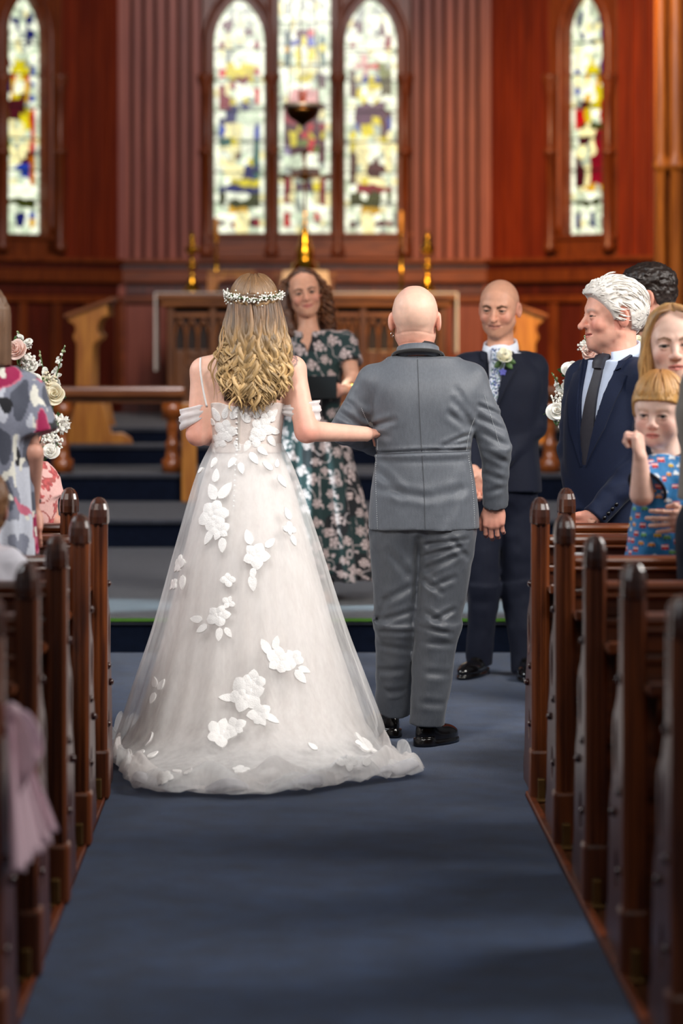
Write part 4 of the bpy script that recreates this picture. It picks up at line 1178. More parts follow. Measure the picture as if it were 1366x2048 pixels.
def shoe(P, heel, toe, z0, w=0.045, h=0.075):
    """leather shoe between heel and toe points (x, y), standing at height z0"""
    heel = np.array([heel[0], heel[1], z0]); toe = np.array([toe[0], toe[1], z0])
    u = toe - heel; L = np.linalg.norm(u); u /= L; v = np.array([-u[1], u[0], 0])
    q = np.stack([(P - heel) @ u, (P - heel) @ v, P[:, 2] - z0], -1)
    d = ell(q, (0.055, 0, 0.045), (0.060, w * 0.80, h * 0.85))
    d = smin(d, ell(q, (L * 0.62, 0, 0.028), (L * 0.38, w, 0.042)), 0.03)
    d = smax(d, ell(q, (L * 0.5, 0, 0.05), (L * 0.56, w * 1.05, 0.12)), 0.01)
    d = smax(d, 0.012 - q[:, 2], 0.004)
    top = smax(d, q[:, 2] - 0.085, 0.01)
    sole = np.maximum(np.maximum(ell(q, (L * 0.5, 0, 0.0), (L * 0.54, w * 1.06, 0.09)), q[:, 2] - 0.016), -q[:, 2])
    heelb = np.maximum(np.maximum(ell(q, (0.035, 0, 0.0), (0.045, w * 0.9, 0.09)), q[:, 2] - 0.03), -q[:, 2])
    return smin(smin(top, sole, 0.003), heelb, 0.003)

M_suit_grey = mat('grey_worsted', '#5a5f67', rough=0.5, var=0.10, scale=160, bump=0.25, bscale=700, sheen=0.25, spec=0.45, stretch=(1, 1, 0.25))
M_suit_navy = mat('navy_wool', '#131727', rough=0.75, var=0.10, scale=120, bump=0.2, bscale=700, sheen=0.06, spec=0.25)
M_suit_blue = mat('blue_wool', '#141e38', rough=0.72, var=0.08, scale=120, bump=0.2, bscale=700, sheen=0.08, spec=0.25)
M_shirt = mat('white_shirt', '#dfe3ee', rough=0.75, var=0.03, scale=40, bump=0.1, bscale=500)
M_shirt_blue = mat('pale_blue_shirt', '#c9d6ee', rough=0.75, var=0.03, scale=40, bump=0.1, bscale=500)
M_shoe = mat('black_leather', '#0d0a09', rough=0.16, var=0.3, scale=50, bump=0.15, bscale=120, coat=0.5)

class Suit:
    """jacket and trousers over a set of joints.  c: torso axis (x, y); yaw turns the front away from -Y"""
    def __init__(s, c, yaw, lev, J, arm=(0.070, 0.056, 0.053, 0.047), leg=(0.098, 0.074, 0.060), vopen=None, seed=1, folds=0.005, segs=(), nexp=2.5):
        s.c = np.array([c[0], c[1], 0.0]); s.R = rotz(yaw); s.lev = lev; s.J = J; s.arm = arm; s.leg = leg; s.v = vopen; s.seed = seed; s.folds = folds; s.segs = segs; s.nexp = nexp
    def loc(s, P): return (P - s.c) @ s.R
    def world(s, q): return np.asarray(q) @ s.R.T + s.c
    def torso(s, P, off=0.0):
        q = s.loc(P)
        lev = [(z, cx, cy, rx + off, ry + off) for z, cx, cy, rx, ry in s.lev]
        d = loft(q, lev, s.nexp)
        return d, q
    def jacket(s, P):
        d, q = s.torso(P); J = s.J; a = s.arm
        top = s.lev[-1][0]
        for k in 'LR':
            d = smin(d, cap(P, J['neck'] - np.array([0, 0, 0.058]), J['sh' + k], 0.054, a[0] * 0.95), 0.03)
        for k in 'LR':
            u = J['el' + k] - J['sh' + k]
            sl = cap(P, J['sh' + k], J['el' + k], a[0], a[1])
            fo = cone(P, J['el' + k], J['wr' + k], a[2], a[3])
            sl = smin(sl, fo, 0.022)
            ax = (J['el' + k] + J['wr' + k]) / 2
            sl = sl + 0.0035 * vnoise(P, (26, 26, 34), s.seed + 3)
            d = smin(d, sl, 0.016)
        if s.v:
            zv, w0, slope = s.v
            w = w0 + np.clip(q[:, 2] - zv, 0, 1) * slope
            wedge = np.maximum(np.maximum(np.abs(q[:, 0] - 0.0) - w, q[:, 1] + 0.02), zv - q[:, 2])
            d = np.maximum(d, -wedge)
        d = np.maximum(d, -(sph(P, J['neck'] + np.array([0, 0, 0.05]), 0.062)))
        d = d + s.folds * vnoise(P, (9, 9, 6), s.seed) + s.folds * 0.5 * vnoise(P, (20, 20, 13), s.seed + 1)
        if len(s.segs): d = d + creases(P, s.segs, (q[:, 1] * s.front > 0.0) * 1.0)
        return d
    front = 1.0
    def trousers(s, P):
        J = s.J; l = s.leg; d = None
        for k in 'LR':
            t = smin(cap(P, J['hip' + k], J['kn' + k], l[0], l[1]), cone(P, J['kn' + k], J['an' + k], l[1], l[2]), 0.03)
            d = t if d is None else smin(d, t, 0.012)
        m = (J['hipL'] + J['hipR']) / 2
        d = smin(d, ell(P, m + np.array([0, 0, 0.07]), (0.165, 0.125, 0.15), s.R), 0.03)
        d = d + 0.006 * vnoise(P, (12, 12, 9), s.seed + 7) + 0.003 * vnoise(P, (28, 28, 24), s.seed + 8)
        return d
    def build(s, root, mj, mt, ms, res=0.0065, body=True):
        J = s.J; pts = np.array([J[k] for k in ('shL', 'shR', 'elL', 'elR', 'wrL', 'wrR', 'neck')])
        zb = s.lev[0][0]
        m = 0.11
        lo = np.array([pts[:, 0].min() - m, min(pts[:, 1].min(), s.c[1] - 0.16) - m, min(zb, pts[:, 2].min()) - 0.04])
        hi = np.array([pts[:, 0].max() + m, max(pts[:, 1].max(), s.c[1] + 0.16) + m, J['neck'][2] + 0.09])
        V, F = mesh_sdf(s.jacket, lo, hi, res)
        s.JV, s.JF = V, F
        s.jo = obj('jacket', V, F, mj, root)
        if mt:
            pts = np.array([J[k] for k in ('hipL', 'hipR', 'knL', 'knR', 'anL', 'anR')]); m = 0.16
            V2, F2 = mesh_sdf(s.trousers, [pts[:, 0].min() - m, pts[:, 1].min() - m, pts[:, 2].min() - 0.05], [pts[:, 0].max() + m, pts[:, 1].max() + m, pts[:, 2].max() + 0.16], res)
            s.to = obj('trousers', V2, F2, mt, root); s.TV, s.TF = V2, F2
        if s.v:
            zt = J['neck'][2] + 0.02
            V3, F3 = mesh_sdf(lambda P: smin(np.maximum(s.torso(P, -0.012)[0], -1.0), cap(P, J['neck'] - np.array([0, 0, 0.10]), J['neck'] + np.array([0, 0, -0.02]), 0.072, 0.060), 0.03), lo, [hi[0], hi[1], zt + 0.1], res)
            s.so = obj('shirt', V3, F3, ms, root); s.SV, s.SF = V3, F3
        return s

def collar(name, c, rx, ry, z_back, z_front, h, gap, m, parent, R, flare=0.012, fold=True, n=40, solid=0.004, point=0.0):
    """turned-down collar: a band round the neck (front towards local -Y), open by `gap` radians in front"""
    a = np.linspace(-math.pi / 2 + gap / 2, 1.5 * math.pi - gap / 2, n)
    rows = []
    zz = z_front + (z_back - z_front) * (np.sin(a) * 0.5 + 0.5)
    pr = [(0.0, 0.0), (0.0, h), (flare * 0.5, h * 1.02), (flare, h * 0.35), (flare * 1.25, -h * 0.15)] if fold else [(flare, 0), (0, h)]
    for dr, dz in pr:
        fr = np.clip((-np.sin(a) - 0.55) / 0.45, 0, 1) * (1.0 if dr > flare * 0.9 else 0.0) * point
        rows.append(np.stack([(rx + dr + fr * 0.25) * np.cos(a), (ry + dr + fr * 0.15) * np.sin(a), zz + dz - fr], -1))
    G = np.array(rows)
    V = G.reshape(-1, 3) @ R.T + np.asarray(c)
    return obj(name, V, grid_faces(len(rows), n), m, parent, solid=solid)

def locks(strands, cols, name, m, parent, n=7, flat=0.5):
    """hair locks: (points, radius profile) each a tapered flattened tube; one mesh"""
    mb = MB()
    for (pts, rad), c in zip(strands, cols):
        V, F = tube(pts, rad, n, flat, True, up=(0, -1, 0.2))
        c = np.asarray(c)
        mb.add(V, F, np.repeat(c, n, 0) if c.ndim == 2 else c)
    return mb.build(name, m, parent, vc=True)
M_hair = vmat('hair', rough=0.38, bump=0.35, bscale=500, spec=0.5, var=0.16, vscale=120, stretch=(3, 3, 0.4))

def smooth01(a, b, x):
    t = np.clip((x - a) / (b - a), 0, 1); return t * t * (3 - 2 * t)

def hair_shell(root, bd, bound, thick, col, m=None, res=0.0032, rough=0.004, freq=60, name='hair', extra=None, lo=(-0.11, -0.13, -0.16), hi=(0.11, 0.15, 0.16), colf=None):
    """cropped hair: a shell over the scalp above the hairline bound(x, y) -> z"""
    o = dict(bd.o); o['ears'] = False; o.pop('extra', None); o.pop('neck', None)
    def f(P):
        d = head_sdf(P, o)
        mk = smooth01(-0.006, 0.008, P[:, 2] - bound(np.abs(P[:, 0]), P[:, 1]))
        t = -0.012 + mk * (0.012 + (thick(P) if callable(thick) else thick)) + mk * rough * vnoise(P, freq, 11) + mk * rough * 0.5 * vnoise(P, np.asarray(freq) * 2.2, 12)
        d = d - t
        if extra is not None: d = extra(P, d)
        return d
    V, F = mesh_sdf(f, lo, hi, res)
    c = colf(V) if colf else np.ones((len(V), 3)) * lina(col) * (1 + 0.25 * vnoise(V, 90, 3))[:, None]
    ho = obj(name, (V * bd.k) @ bd.R.T + bd.C, F, m or M_hair, root, cols=np.clip(c, 0, 1))
    return ho, V, F

def print_mat(name, base, cols, scale=70.0, size=0.36, rough=0.7):
    """small scattered print on cloth: coloured specks from voronoi cells"""
    m, nt, b = new_mat(name); L = nt.links
    tc = nt.nodes.new('ShaderNodeTexCoord')
    prev = None
    rgb = nt.nodes.new('ShaderNodeRGB'); rgb.outputs[0].default_value = (*lin(base), 1); prev = rgb.outputs[0]
    for i, c in enumerate(cols):
        mp = nt.nodes.new('ShaderNodeMapping'); mp.inputs['Location'].default_value = (i * 0.37, i * 0.21, i * 0.53)
        L.new(tc.outputs['Object'], mp.inputs[0])
        vo = nt.nodes.new('ShaderNodeTexVoronoi'); vo.inputs['Scale'].default_value = scale * (1 + 0.23 * i)
        L.new(mp.outputs[0], vo.inputs['Vector'])
        lt = nt.nodes.new('ShaderNodeMath'); lt.operation = 'LESS_THAN'; lt.inputs[1].default_value = size
        L.new(vo.outputs['Distance'], lt.inputs[0])
        mx = nt.nodes.new('ShaderNodeMix'); mx.data_type = 'RGBA'
        L.new(lt.outputs[0], mx.inputs[0]); L.new(prev, mx.inputs[6]); mx.inputs[7].default_value = (*lin(c), 1)
        prev = mx.outputs[2]
    L.new(prev, b.inputs['Base Color']); b.inputs['Roughness'].default_value = rough
    return m

def suit_front(su, zn, mj, mtie, mshirt, root, tie=True, tw=0.034, knot=0.020, n=2, lapw=0.062, ring=True, neck=None):
    """lapels, tie and shirt collar, laid on the jacket and shirt"""
    zv, w0, sl = su.v
    e1 = su.R @ np.array([1.0, 0, 0]); dd = su.R @ np.array([0, 1.0, 0]); up = np.array([0, 0, 1.0])
    o = su.c + np.zeros(3)
    jt = bvh(su.JV, su.JF); st = bvh(su.SV, su.SF)
    wz = lambda z: w0 + max(0, z - zv) * sl
    for s_ in (-1, 1):
        zt = zn - 0.005; zc = zn - 0.060
        poly = [(wz(zv) + 0.006, zv - 0.01), (wz(zc) + 0.009, zc), (wz(zt) + 0.009, zt), (wz(zt) + 0.030, zt - 0.002), (wz(zc) + 0.030, zc + 0.012), (wz(zc) + 0.010, zc + 0.002), (wz(zc) + lapw, zc - 0.012), (wz(zv + 0.14) + lapw * 0.75, zv + 0.13), (wz(zv) + 0.014, zv + 0.01)]
        poly = [(s_ * a, b) for a, b in poly]
        V, F, uv = decal(jt, poly, o, e1, up, dd, off=0.004, thick=0.005, step=0.014, back=0.6)
        obj('lapel', V, F, mj, su.jo, auto=40)
    if tie:
        zk = zn - 0.030
        kp = [(-knot, zk + 0.022), (knot, zk + 0.022), (knot * 0.72, zk - 0.022), (-knot * 0.72, zk - 0.022)]
        bp = [(-knot * 0.68, zk - 0.020), (knot * 0.68, zk - 0.020), (tw * 0.85, zv + 0.06), (tw, zv - 0.04), (-tw, zv - 0.04), (-tw * 0.85, zv + 0.06)]
        V, F, _ = decal(st, bp, o, e1, up, dd, off=0.003, thick=0.005, step=0.012, back=0.6, puff=lambda uv: 0.004 * np.cos(np.clip(uv[:, 0] / tw, -1, 1) * 1.4))
        t = obj('tie', V, F, mtie, root, auto=50)
        V, F, _ = decal(st, kp, o, e1, up, dd, off=0.008, thick=0.010, step=0.009, back=0.6, puff=lambda uv: 0.006 * np.cos(np.clip(uv[:, 0] / knot, -1, 1) * 1.4))
        obj('knot', V, F, mtie, t, auto=60)
    if ring:
        c = su.J['neck'] if neck is None else neck
        collar('shirt_collar', c, 0.068, 0.070, 0.010, -0.034, 0.036, 0.55, mshirt, root, su.R, flare=0.010, solid=0.003, point=0.030)

def rose_mesh(r=0.02, h=0.02, turns=4.2, n=150, seed=0, open_=1.0):
    """one spiral petal ribbon, tight heart to open rim, on +Z"""
    rr = np.random.default_rng(seed)
    t = np.linspace(0, 1, n); th = t * turns * 2 * math.pi
    pet = 0.5 + 0.5 * np.cos(th * 1.35 + rr.uniform(0, 6))
    R0 = r * (0.06 + 0.46 * t); rows = []
    for v in np.linspace(0, 1, 6):
        fl = (v ** 1.6) * r * (0.08 + 0.50 * t ** 1.2 * open_) * (0.45 + 0.80 * pet)
        zz_ = h * (v * (1.05 - 0.42 * t ** 1.5) * (0.62 + 0.5 * pet) - 0.25 * t - 0.25 * max(0, v - 0.7) * t)
        rad = R0 * (0.55 + 0.45 * v ** 0.5) + fl
        rows.append(np.stack([rad * np.cos(th), rad * np.sin(th), zz_ + 0 * th], -1))
    return np.array(rows).reshape(-1, 3), grid_faces(6, n)

def to_dir(d, roll=0.0):
    """rotation taking +Z to d"""
    q = Vector((0, 0, 1)).rotation_difference(Vector(d).normalized()).to_matrix()
    return np.array(q) @ rotz(roll)
def leaf_mesh(L=0.04, w=0.012, bend=0.3, n=8):
    t = np.linspace(0, 1, n); wd = w * np.sin(math.pi * np.clip(t * 0.94 + 0.04, 0, 1)) ** 0.8
    rows = []
    for s_ in (-1, -0.5, 0, 0.5, 1):
        rows.append(np.stack([s_ * wd, 0.15 * w * (abs(s_) - 0.5) + -bend * L * t ** 2 * 0.5, L * t], -1))
    return np.array(rows).reshape(-1, 3), grid_faces(5, n)
# ================================================================ PERSON: bald man in grey, walking away arm in arm with the bride
def w(px, py, Y): return W(px, py, Y)
YF = 10.66
fa = thing('person', 'bald person in a grey suit walking arm in arm with the bride', 'person', (W(835, 1490, YF)[0], YF, 0))
def child_fix(root):
    """children were built in world coordinates"""
    bpy.context.view_layer.update()
    inv = root.matrix_world.inverted()
    for ch in root.children: ch.matrix_parent_inverse = inv
J = {'neck': w(836, 700, YF), 'shL': w(748, 766, YF), 'shR': w(938, 763, YF), 'elL': w(688, 858, YF + 0.02), 'wrL': w(790, 902, YF + 0.28),
     'elR': w(992, 893, YF - 0.02), 'wrR': w(990, 1012, YF + 0.05),
     'hipL': w(796, 1065, YF), 'hipR': w(894, 1062, YF - 0.02), 'knL': w(795, 1240, YF + 0.02), 'knR': w(876, 1245, YF - 0.02), 'anL': w(786, 1420, YF + 0.14), 'anR': w(853, 1448, YF)}
cx = w(847, 900, YF)[0]
zz = lambda py: EYE - (py - PY0) * YF / FPX
LEV = [(zz(1056), 0, -0.005, 0.204, 0.150), (zz(1000), 0, -0.005, 0.198, 0.152), (zz(930), 0, 0, 0.176, 0.142), (zz(903), 0, 0.0, 0.170, 0.138), (zz(860), 0.0, 0, 0.182, 0.14), (zz(810), 0.01, 0, 0.203, 0.142), (zz(765), 0.008, 0.0, 0.212, 0.128), (zz(735), 0.0, 0, 0.165, 0.095), (zz(715), 0.0, 0, 0.10, 0.075)]
LEV = [(z, -x, y, rx, ry) for z, x, y, rx, ry in LEV]
X = lambda px: (px - PX0) * YF / FPX
S = [((X(a), zz(b)), (X(c_), zz(d_)), dep, wd) for a, b, c_, d_, dep, wd in [
    (752, 905, 842, 899, .007, .006), (842, 899, 936, 898, .007, .006), (752, 912, 936, 908, -.004, .010),
    (745, 852, 785, 838, .006, .010), (742, 866, 775, 872, .005, .010), (905, 800, 940, 850, .006, .012), (895, 825, 935, 855, .005, .012), (908, 775, 930, 815, .004, .012),
    (880, 890, 934, 868, .006, .008), (885, 893, 934, 882, .005, .007), (755, 940, 800, 985, .006, .014), (760, 975, 850, 990, .005, .014), (850, 990, 930, 975, .004, .016), (885, 1040, 920, 960, .004, .018),
    (955, 810, 1000, 830, .006, .008), (955, 835, 1005, 858, .006, .009), (960, 862, 1010, 890, .005, .010), (965, 900, 1012, 925, .005, .010), (965, 945, 1008, 960, .004, .010), (972, 985, 1005, 975, .004, .01),
    (690, 800, 735, 840, .005, .010), (680, 825, 738, 862, .007, .009), (668, 845, 720, 868, .006, .008), (672, 880, 740, 905, .006, .009), (690, 900, 745, 920, .006, .008)]]
su = Suit((cx, YF), math.pi, LEV, J, arm=(0.068, 0.056, 0.053, 0.0475), leg=(0.108, 0.082, 0.066), seed=3, folds=0.004, segs=S)
su.front = 1.0
trS = [((X(a), zz(b)), (X(c_), zz(d_)), dep, wd) for a, b, c_, d_, dep, wd in [
    (835, 1075, 830, 1200, .010, .012), (900, 1075, 930, 1110, .006, .01), (850, 1085, 930, 1075, .007, .008), (845, 1110, 925, 1085, .007, .009), (840, 1140, 915, 1105, .006, .010), (835, 1150, 880, 1180, .006, .010), (860, 1170, 905, 1150, .006, .010),
    (850, 1220, 880, 1240, .007, .010), (865, 1235, 905, 1215, .007, .009), (840, 1250, 900, 1262, .005, .009), (845, 1280, 905, 1285, .004, .010), (850, 1340, 900, 1345, .004, .012), (840, 1400, 890, 1405, .004, .012),
    (775, 1100, 820, 1150, .005, .014), (765, 1200, 828, 1165, .006, .012), (755, 1240, 820, 1220, .007, .010), (755, 1262, 825, 1262, .005, .009), (755, 1290, 822, 1300, .004, .010), (752, 1345, 810, 1340, .005, .012), (755, 1390, 815, 1385, .004, .012), (752, 1250, 770, 1200, .006, .01)]]
_tr = su.trousers
su.trousers = lambda P: _tr(P) + 0.9 * creases(P, trS, (P[:, 1] < YF + 0.05) * 1.0)
M_trouser = mat('grey_worsted_trouser', '#484c53', rough=0.45, var=0.10, scale=160, bump=0.25, bscale=700, sheen=0.25, spec=0.5, stretch=(1, 1, 0.25))
su.build(fa, M_suit_grey, M_trouser, M_shirt, res=0.0055)
tree = bvh(su.JV, su.JF)
def on(px, py, off=0.001, tr=tree, Y=YF):
    """point of the cloth that stands at pixel column/row, seen square on"""
    p = W(px, py, Y); h = tr.ray_cast(Vector((p[0], Y - 1.2, p[2])), Vector((0, 1, 0)))
    return None if h[0] is None else np.array(h[0]) + np.array(h[1]) * off
def seam_path(pts, n=40):
    out = [on(a, b) for a, b in spline(pts, n)]
    return np.array([p for p in out if p is not None])
M_seam = mat('seam_thread_dark', '#45484d', rough=0.8)
M_stitch = mat('white_pick_stitch', '#c4c8cc', rough=0.6)
for pts in ([(833, 704), (835, 800), (840, 900)], [(841, 908), (845, 980), (847, 1056)], [(752, 907), (842, 902), (937, 901)]):
    MB().tube(seam_path(pts), 0.0011, 5).build('seam', M_seam, su.jo)
for pts in ([(752, 910), (751, 960), (752, 1010), (754, 1058)], [(934, 910), (941, 960), (945, 1010), (946, 1052)], [(722, 815), (738, 850), (752, 870), (755, 900)], [(946, 835), (937, 860), (932, 880), (930, 900)], [(966, 790), (982, 840), (996, 890)]):
    P_ = seam_path(pts, 70); mb = MB()
    for i in range(0, len(P_) - 1, 2): mb.tube([P_[i], P_[i + 1] * 0.9 + P_[i] * 0.1], 0.0011, 4)
    st = mb.build('stitching', M_stitch, su.jo); st['kind'] = 'stuff'
# collar: grey stand with a black undercollar band
Rb = rotz(math.pi) @ rotx(math.radians(-8))
nk = J['neck'] + np.array([0, 0.015, 0])
collar('collar', nk + np.array([0, 0.0, -0.010]), 0.073, 0.074, 0.010, -0.055, 0.036, 1.3, M_suit_grey, su.jo, Rb, flare=0.006, solid=0.006)
at_ = np.linspace(-0.35, math.pi + 0.35, 40); zt__ = -0.055 + (0.010 + 0.055) * (np.sin(at_) * 0.5 + 0.5)
Pt = np.stack([0.0925 * np.cos(at_), 0.0925 * np.sin(at_), zt__ - 0.010], -1) @ Rb.T + nk + np.array([0, -0.004, 0.014])
MB().tube(Pt, 0.0095, 8, flat=0.5, up=(0, -1, 0)).build('collar_trim', mat('black_velvet', '#0b0b0d', rough=0.9, sheen=0.3), su.jo)
collar('shirt_collar', nk + np.array([0, 0, 0.002]), 0.066, 0.068, 0.012, -0.045, 0.030, 0.6, mat('dark_shirt', '#2a2326', rough=0.8), fa, Rb, flare=0.003, solid=0.003)
# shoes
def shoe_obj(root, heel, toe, z0, w_=0.046, m=M_shoe):
    lo = np.minimum(heel, toe) - 0.08; hi = np.maximum(heel, toe) + 0.08
    V, F = mesh_sdf(lambda P: shoe(P, heel, toe, z0, w_), [lo[0], lo[1], z0 - 0.008], [hi[0], hi[1], z0 + 0.14], 0.004)
    return obj('shoe', V, F, m, root)
h1 = W(838, 1488, 10.62); shoe_obj(fa, h1[:2] + np.array([0.0, 0.03]), h1[:2] + np.array([0.145, 0.20]), 0.002)
h2 = W(790, 1452, 10.86); so = shoe_obj(fa, h2[:2] + np.array([0.0, 0.02]), h2[:2] + np.array([-0.085, 0.25]), 0.002)
# brass ring buckles on the loafers
for c_, dv in ((h2[:2] + np.array([-0.064, 0.14]), None),):
    th = np.linspace(0, 2 * math.pi, 17)
    MB().tube(np.stack([c_[0] - 0.012 + 0 * th, c_[1] + 0.011 * np.cos(th), 0.075 + 0.011 * np.sin(th)], -1), 0.0025, 6).build('buckle', M_brass, so)
# body: bald head from behind, ears, the hanging hand
ob = {'skin': (232, 190, 168), 'blush': (216, 112, 92), 'nr': 0.055, 'nr2': 0.062, 'jaw': 1.05,
      'neckw': J['neck'] + np.array([0, 0.02, -0.06])}
def back_folds(P, d):
    y, z = P[:, 1], P[:, 2]
    bk = (y > 0.02)
    for zc, dep in ((-0.050, .0012), (-0.088, .0016), (-0.110, .0014)):
        d = d + bk * dep * g2(z - zc - 0.006 * np.cos(P[:, 0] * 30), 0.004)
    return d + 0.0012 * vnoise(P, 40, 5)
ob['extra'] = back_folds
def tint(P, c, mix):
    z, y = P[:, 2], P[:, 1]
    wgt = np.clip((-z - 0.02) / 0.07, 0, 1) * (y > -0.06) * 0.6
    red = lina((212, 120, 96)); c = c * (1 - wgt[:, None]) + red * wgt[:, None]
    wt = 0.35 * np.clip((z - 0.06) / 0.05, 0, 1)
    c = c * (1 - wt[:, None]) + lina((226, 150, 134)) * wt[:, None]
    st = 0.18 * (z < 0.02) * (z > -0.06) * (y > 0.0) * np.clip(vnoise(P, 30, 9) + 0.4, 0, 1)
    return c * (1 - st[:, None] * 0.35)
ob['tint'] = tint
bd = Body()
Rh = rotz(math.pi - 0.10) @ rotx(0.06)
bd.head(w(831, 640, YF) + np.array([0, 0.02, 0.0]), Rh, 1.06, ob)
bd.hand(J['wrR'] + np.array([-0.004, 0, 0.02]), rotz(math.pi - 0.2), 1, curl=(0.45, 0.7, 0.4), k=1.0, col=(222, 160, 140), via=[J['wrR'], J['elR'], J['shR'], J['neck'] + np.array([0, 0.02, -0.05])])
bo = bd.build(fa)
# hoop earring
e = bd.C + (np.array([0.079, 0.012, -0.044]) * 1.06) @ Rh.T
th = np.linspace(0, 2 * math.pi, 17)
MB().tube(np.stack([e[0] - 0.001 + 0.005 * np.cos(th) , e[1] + 0.004 * np.cos(th), e[2] - 0.008 + 0.009 * np.sin(th)], -1), 0.0018, 6).build('earring', mat('silver', '#b8b4b0', rough=0.2, metallic=1.0), fa)
child_fix(fa)
# ================================================================ PERSON: groom
YG = 12.85
gr = thing('person', 'shaven-headed person in a navy suit with a white rose, smiling behind the grey suit', 'person', (W(1000, 1340, YG)[0], YG, 0))
zg = lambda py: EYE - (py - PY0) * YG / FPX
J = {'neck': w(1001, 696, YG), 'shL': w(936, 738, YG), 'shR': w(1064, 738, YG + 0.02), 'elL': w(926, 855, YG - 0.02), 'wrL': w(955, 950, YG - 0.17),
     'elR': w(1068, 852, YG - 0.03), 'wrR': w(978, 948, YG - 0.19),
     'hipL': w(968, 1000, YG), 'hipR': w(1036, 1000, YG), 'knL': w(966, 1170, YG - 0.02), 'knR': w(1034, 1170, YG), 'anL': w(960, 1330, YG + 0.02), 'anR': w(1049, 1342, YG - 0.05)}
LEV = [(zg(982), 0, 0, 0.172, 0.130), (zg(930), 0, 0, 0.166, 0.128), (zg(880), 0, 0, 0.158, 0.122), (zg(820), 0, 0, 0.176, 0.128), (zg(770), 0, 0, 0.190, 0.125), (zg(735), 0, 0, 0.165, 0.10), (zg(705), 0, 0.01, 0.09, 0.08)]
gs = Suit((W(1004, 900, YG)[0], YG), -0.36, LEV, J, arm=(0.072, 0.060, 0.054, 0.044), leg=(0.092, 0.072, 0.058), vopen=(zg(812), 0.006, 0.165), seed=11, folds=0.003,
          segs=())
gs.build(gr, M_suit_navy, M_suit_navy, M_shirt, res=0.0065)
M_tie_floral = print_mat('floral_tie', '#d8dce6', ['#2c3f78', '#6f86b8', '#4f7a66', '#1f2c58'], scale=62, size=0.33)
suit_front(gs, J['neck'][2] - 0.004, M_suit_navy, M_tie_floral, M_shirt, gr, tw=0.036, knot=0.022)
def groom_tint(P, c, mix):
    x, y, z = np.abs(P[:, 0]), P[:, 1], P[:, 2]
    sc = smooth01(0.0, 0.02, z - np.interp(y, [-.10, -.07, -.045, -.02, 0.0, .04, .1], [.085, .075, .045, .005, -.02, -.03, -.055]))
    c = c * (1 - 0.2 * sc[:, None]) + lina((158, 120, 96)) * 0.2 * sc[:, None]
    bd_ = 0.22 * smooth01(0.0, 0.02, -0.04 - z) * (y < 0.01) * (z > -0.13)
    return c * (1 - bd_[:, None]) + lina((150, 104, 84)) * bd_[:, None]
og = {'skin': (218, 160, 132), 'smile': 0.75, 'nose': 1.3, 'jaw': 1.06, 'brow': (84, 56, 40), 'browk': 0.9, 'iris': (46, 38, 34), 'eye': 0.72, 'gaze': (-0.12, -1, -0.05), 'lips': (184, 104, 92), 'lipw': 0.6,
      'tint': groom_tint, 'neckw': J['neck'] + np.array([0, 0.0, -0.05]), 'nr': 0.050, 'nr2': 0.060, 'browz': -0.003}
bd = Body(); bd.head(w(998, 617, YG), rotz(-0.30) @ rotx(0.14) @ roty(0.03), 1.055, og)
bd.hand(J['wrR'] + np.array([0.0, 0, 0.01]), rotz(0.3) @ roty(0.75), -1, curl=(0.5, 0.6, 0.4), k=1.02, via=[J['wrR'], J['elR'], J['shR'], J['neck'] + np.array([0, 0, -0.05])])
bd.hand(J['wrL'] + np.array([-0.02, -0.03, 0.02]), rotz(-0.2) @ roty(-0.35), 1, curl=(0.7, 0.8, 0.5), k=1.02, via=[J['wrL'], J['elL'], J['shL'], J['neck'] + np.array([0, 0, -0.05])])
bd.build(gr)
# boutonniere: white rose, leaf, blue floret, stem
jt = bvh(gs.JV, gs.JF)
def pin(px, py, Y, tr, off):
    p = W(px, py, Y); h = tr.ray_cast(Vector((p[0], Y - 1.0, p[2])), Vector((0, 1, 0)))
    if h[0] is None: h = tr.find_nearest(Vector((p[0], Y - 0.12, p[2])))
    return np.array(h[0]) + np.array(h[1]) * off
M_petal = mat('ivory_petal', '#efead2', rough=0.6, var=0.06, scale=60, sss=0.15)
M_leaf = mat('leaf_green', '#4a6a34', rough=0.45, var=0.25, scale=50)
M_bluepetal = mat('blue_petal', '#5a5cae', rough=0.6)
def boutonniere(root, c, k=1.0):
    V, F = rose_mesh(0.033 * k, 0.036 * k, seed=4, open_=0.55)
    ro = obj('boutonniere', (V @ to_dir((0.05, -0.8, 0.65)).T) + c, F, M_petal, root, solid=0.0012)
    MB().lathe([(0.004, -0.006), (0.016 * k, 0.0), (0.022 * k, 0.012 * k), (0.018 * k, 0.02 * k)], n=12).build('calyx', M_petal, ro, loc=None).location = tuple(c)
    for i, (dx, dz, rl) in enumerate(((0.030, -0.012, 1.9), (0.022, -0.024, 2.4), (-0.02, -0.02, -2.3))):
        V, F = leaf_mesh(0.030 * k, 0.009 * k, 0.2); Rl = roty(rl)
        obj('leaf', V @ Rl.T + c + np.array([dx * 0.4, -0.004, dz * 0.6]), F, M_leaf, ro, solid=0.0012)
    for i in range(5):
        a = i * 1.256; V, F = leaf_mesh(0.012 * k, 0.005 * k, 0.1, 5)
        obj('floret_petal', V @ roty(a).T + c + np.array([-0.004, -0.006, -0.042 * k]), F, M_bluepetal, ro, solid=0.001)
    MB().tube([c + np.array([0, 0, -0.02]), c + np.array([-0.010, -0.004, -0.05]), c + np.array([-0.022, -0.004, -0.075])], 0.0022, 5).build('stem', M_leaf, ro)
boutonniere(gr, pin(1010, 716, YG - 0.12, bvh(gs.SV, gs.SF), 0.045) + np.array([0, 0, -0.012]), 1.45)
a1 = W(955, 1345, YG); shoe_obj(gr, np.array([a1[0] + 0.03, YG + 0.05]), np.array([a1[0] - 0.085, YG - 0.20]), 0.002)
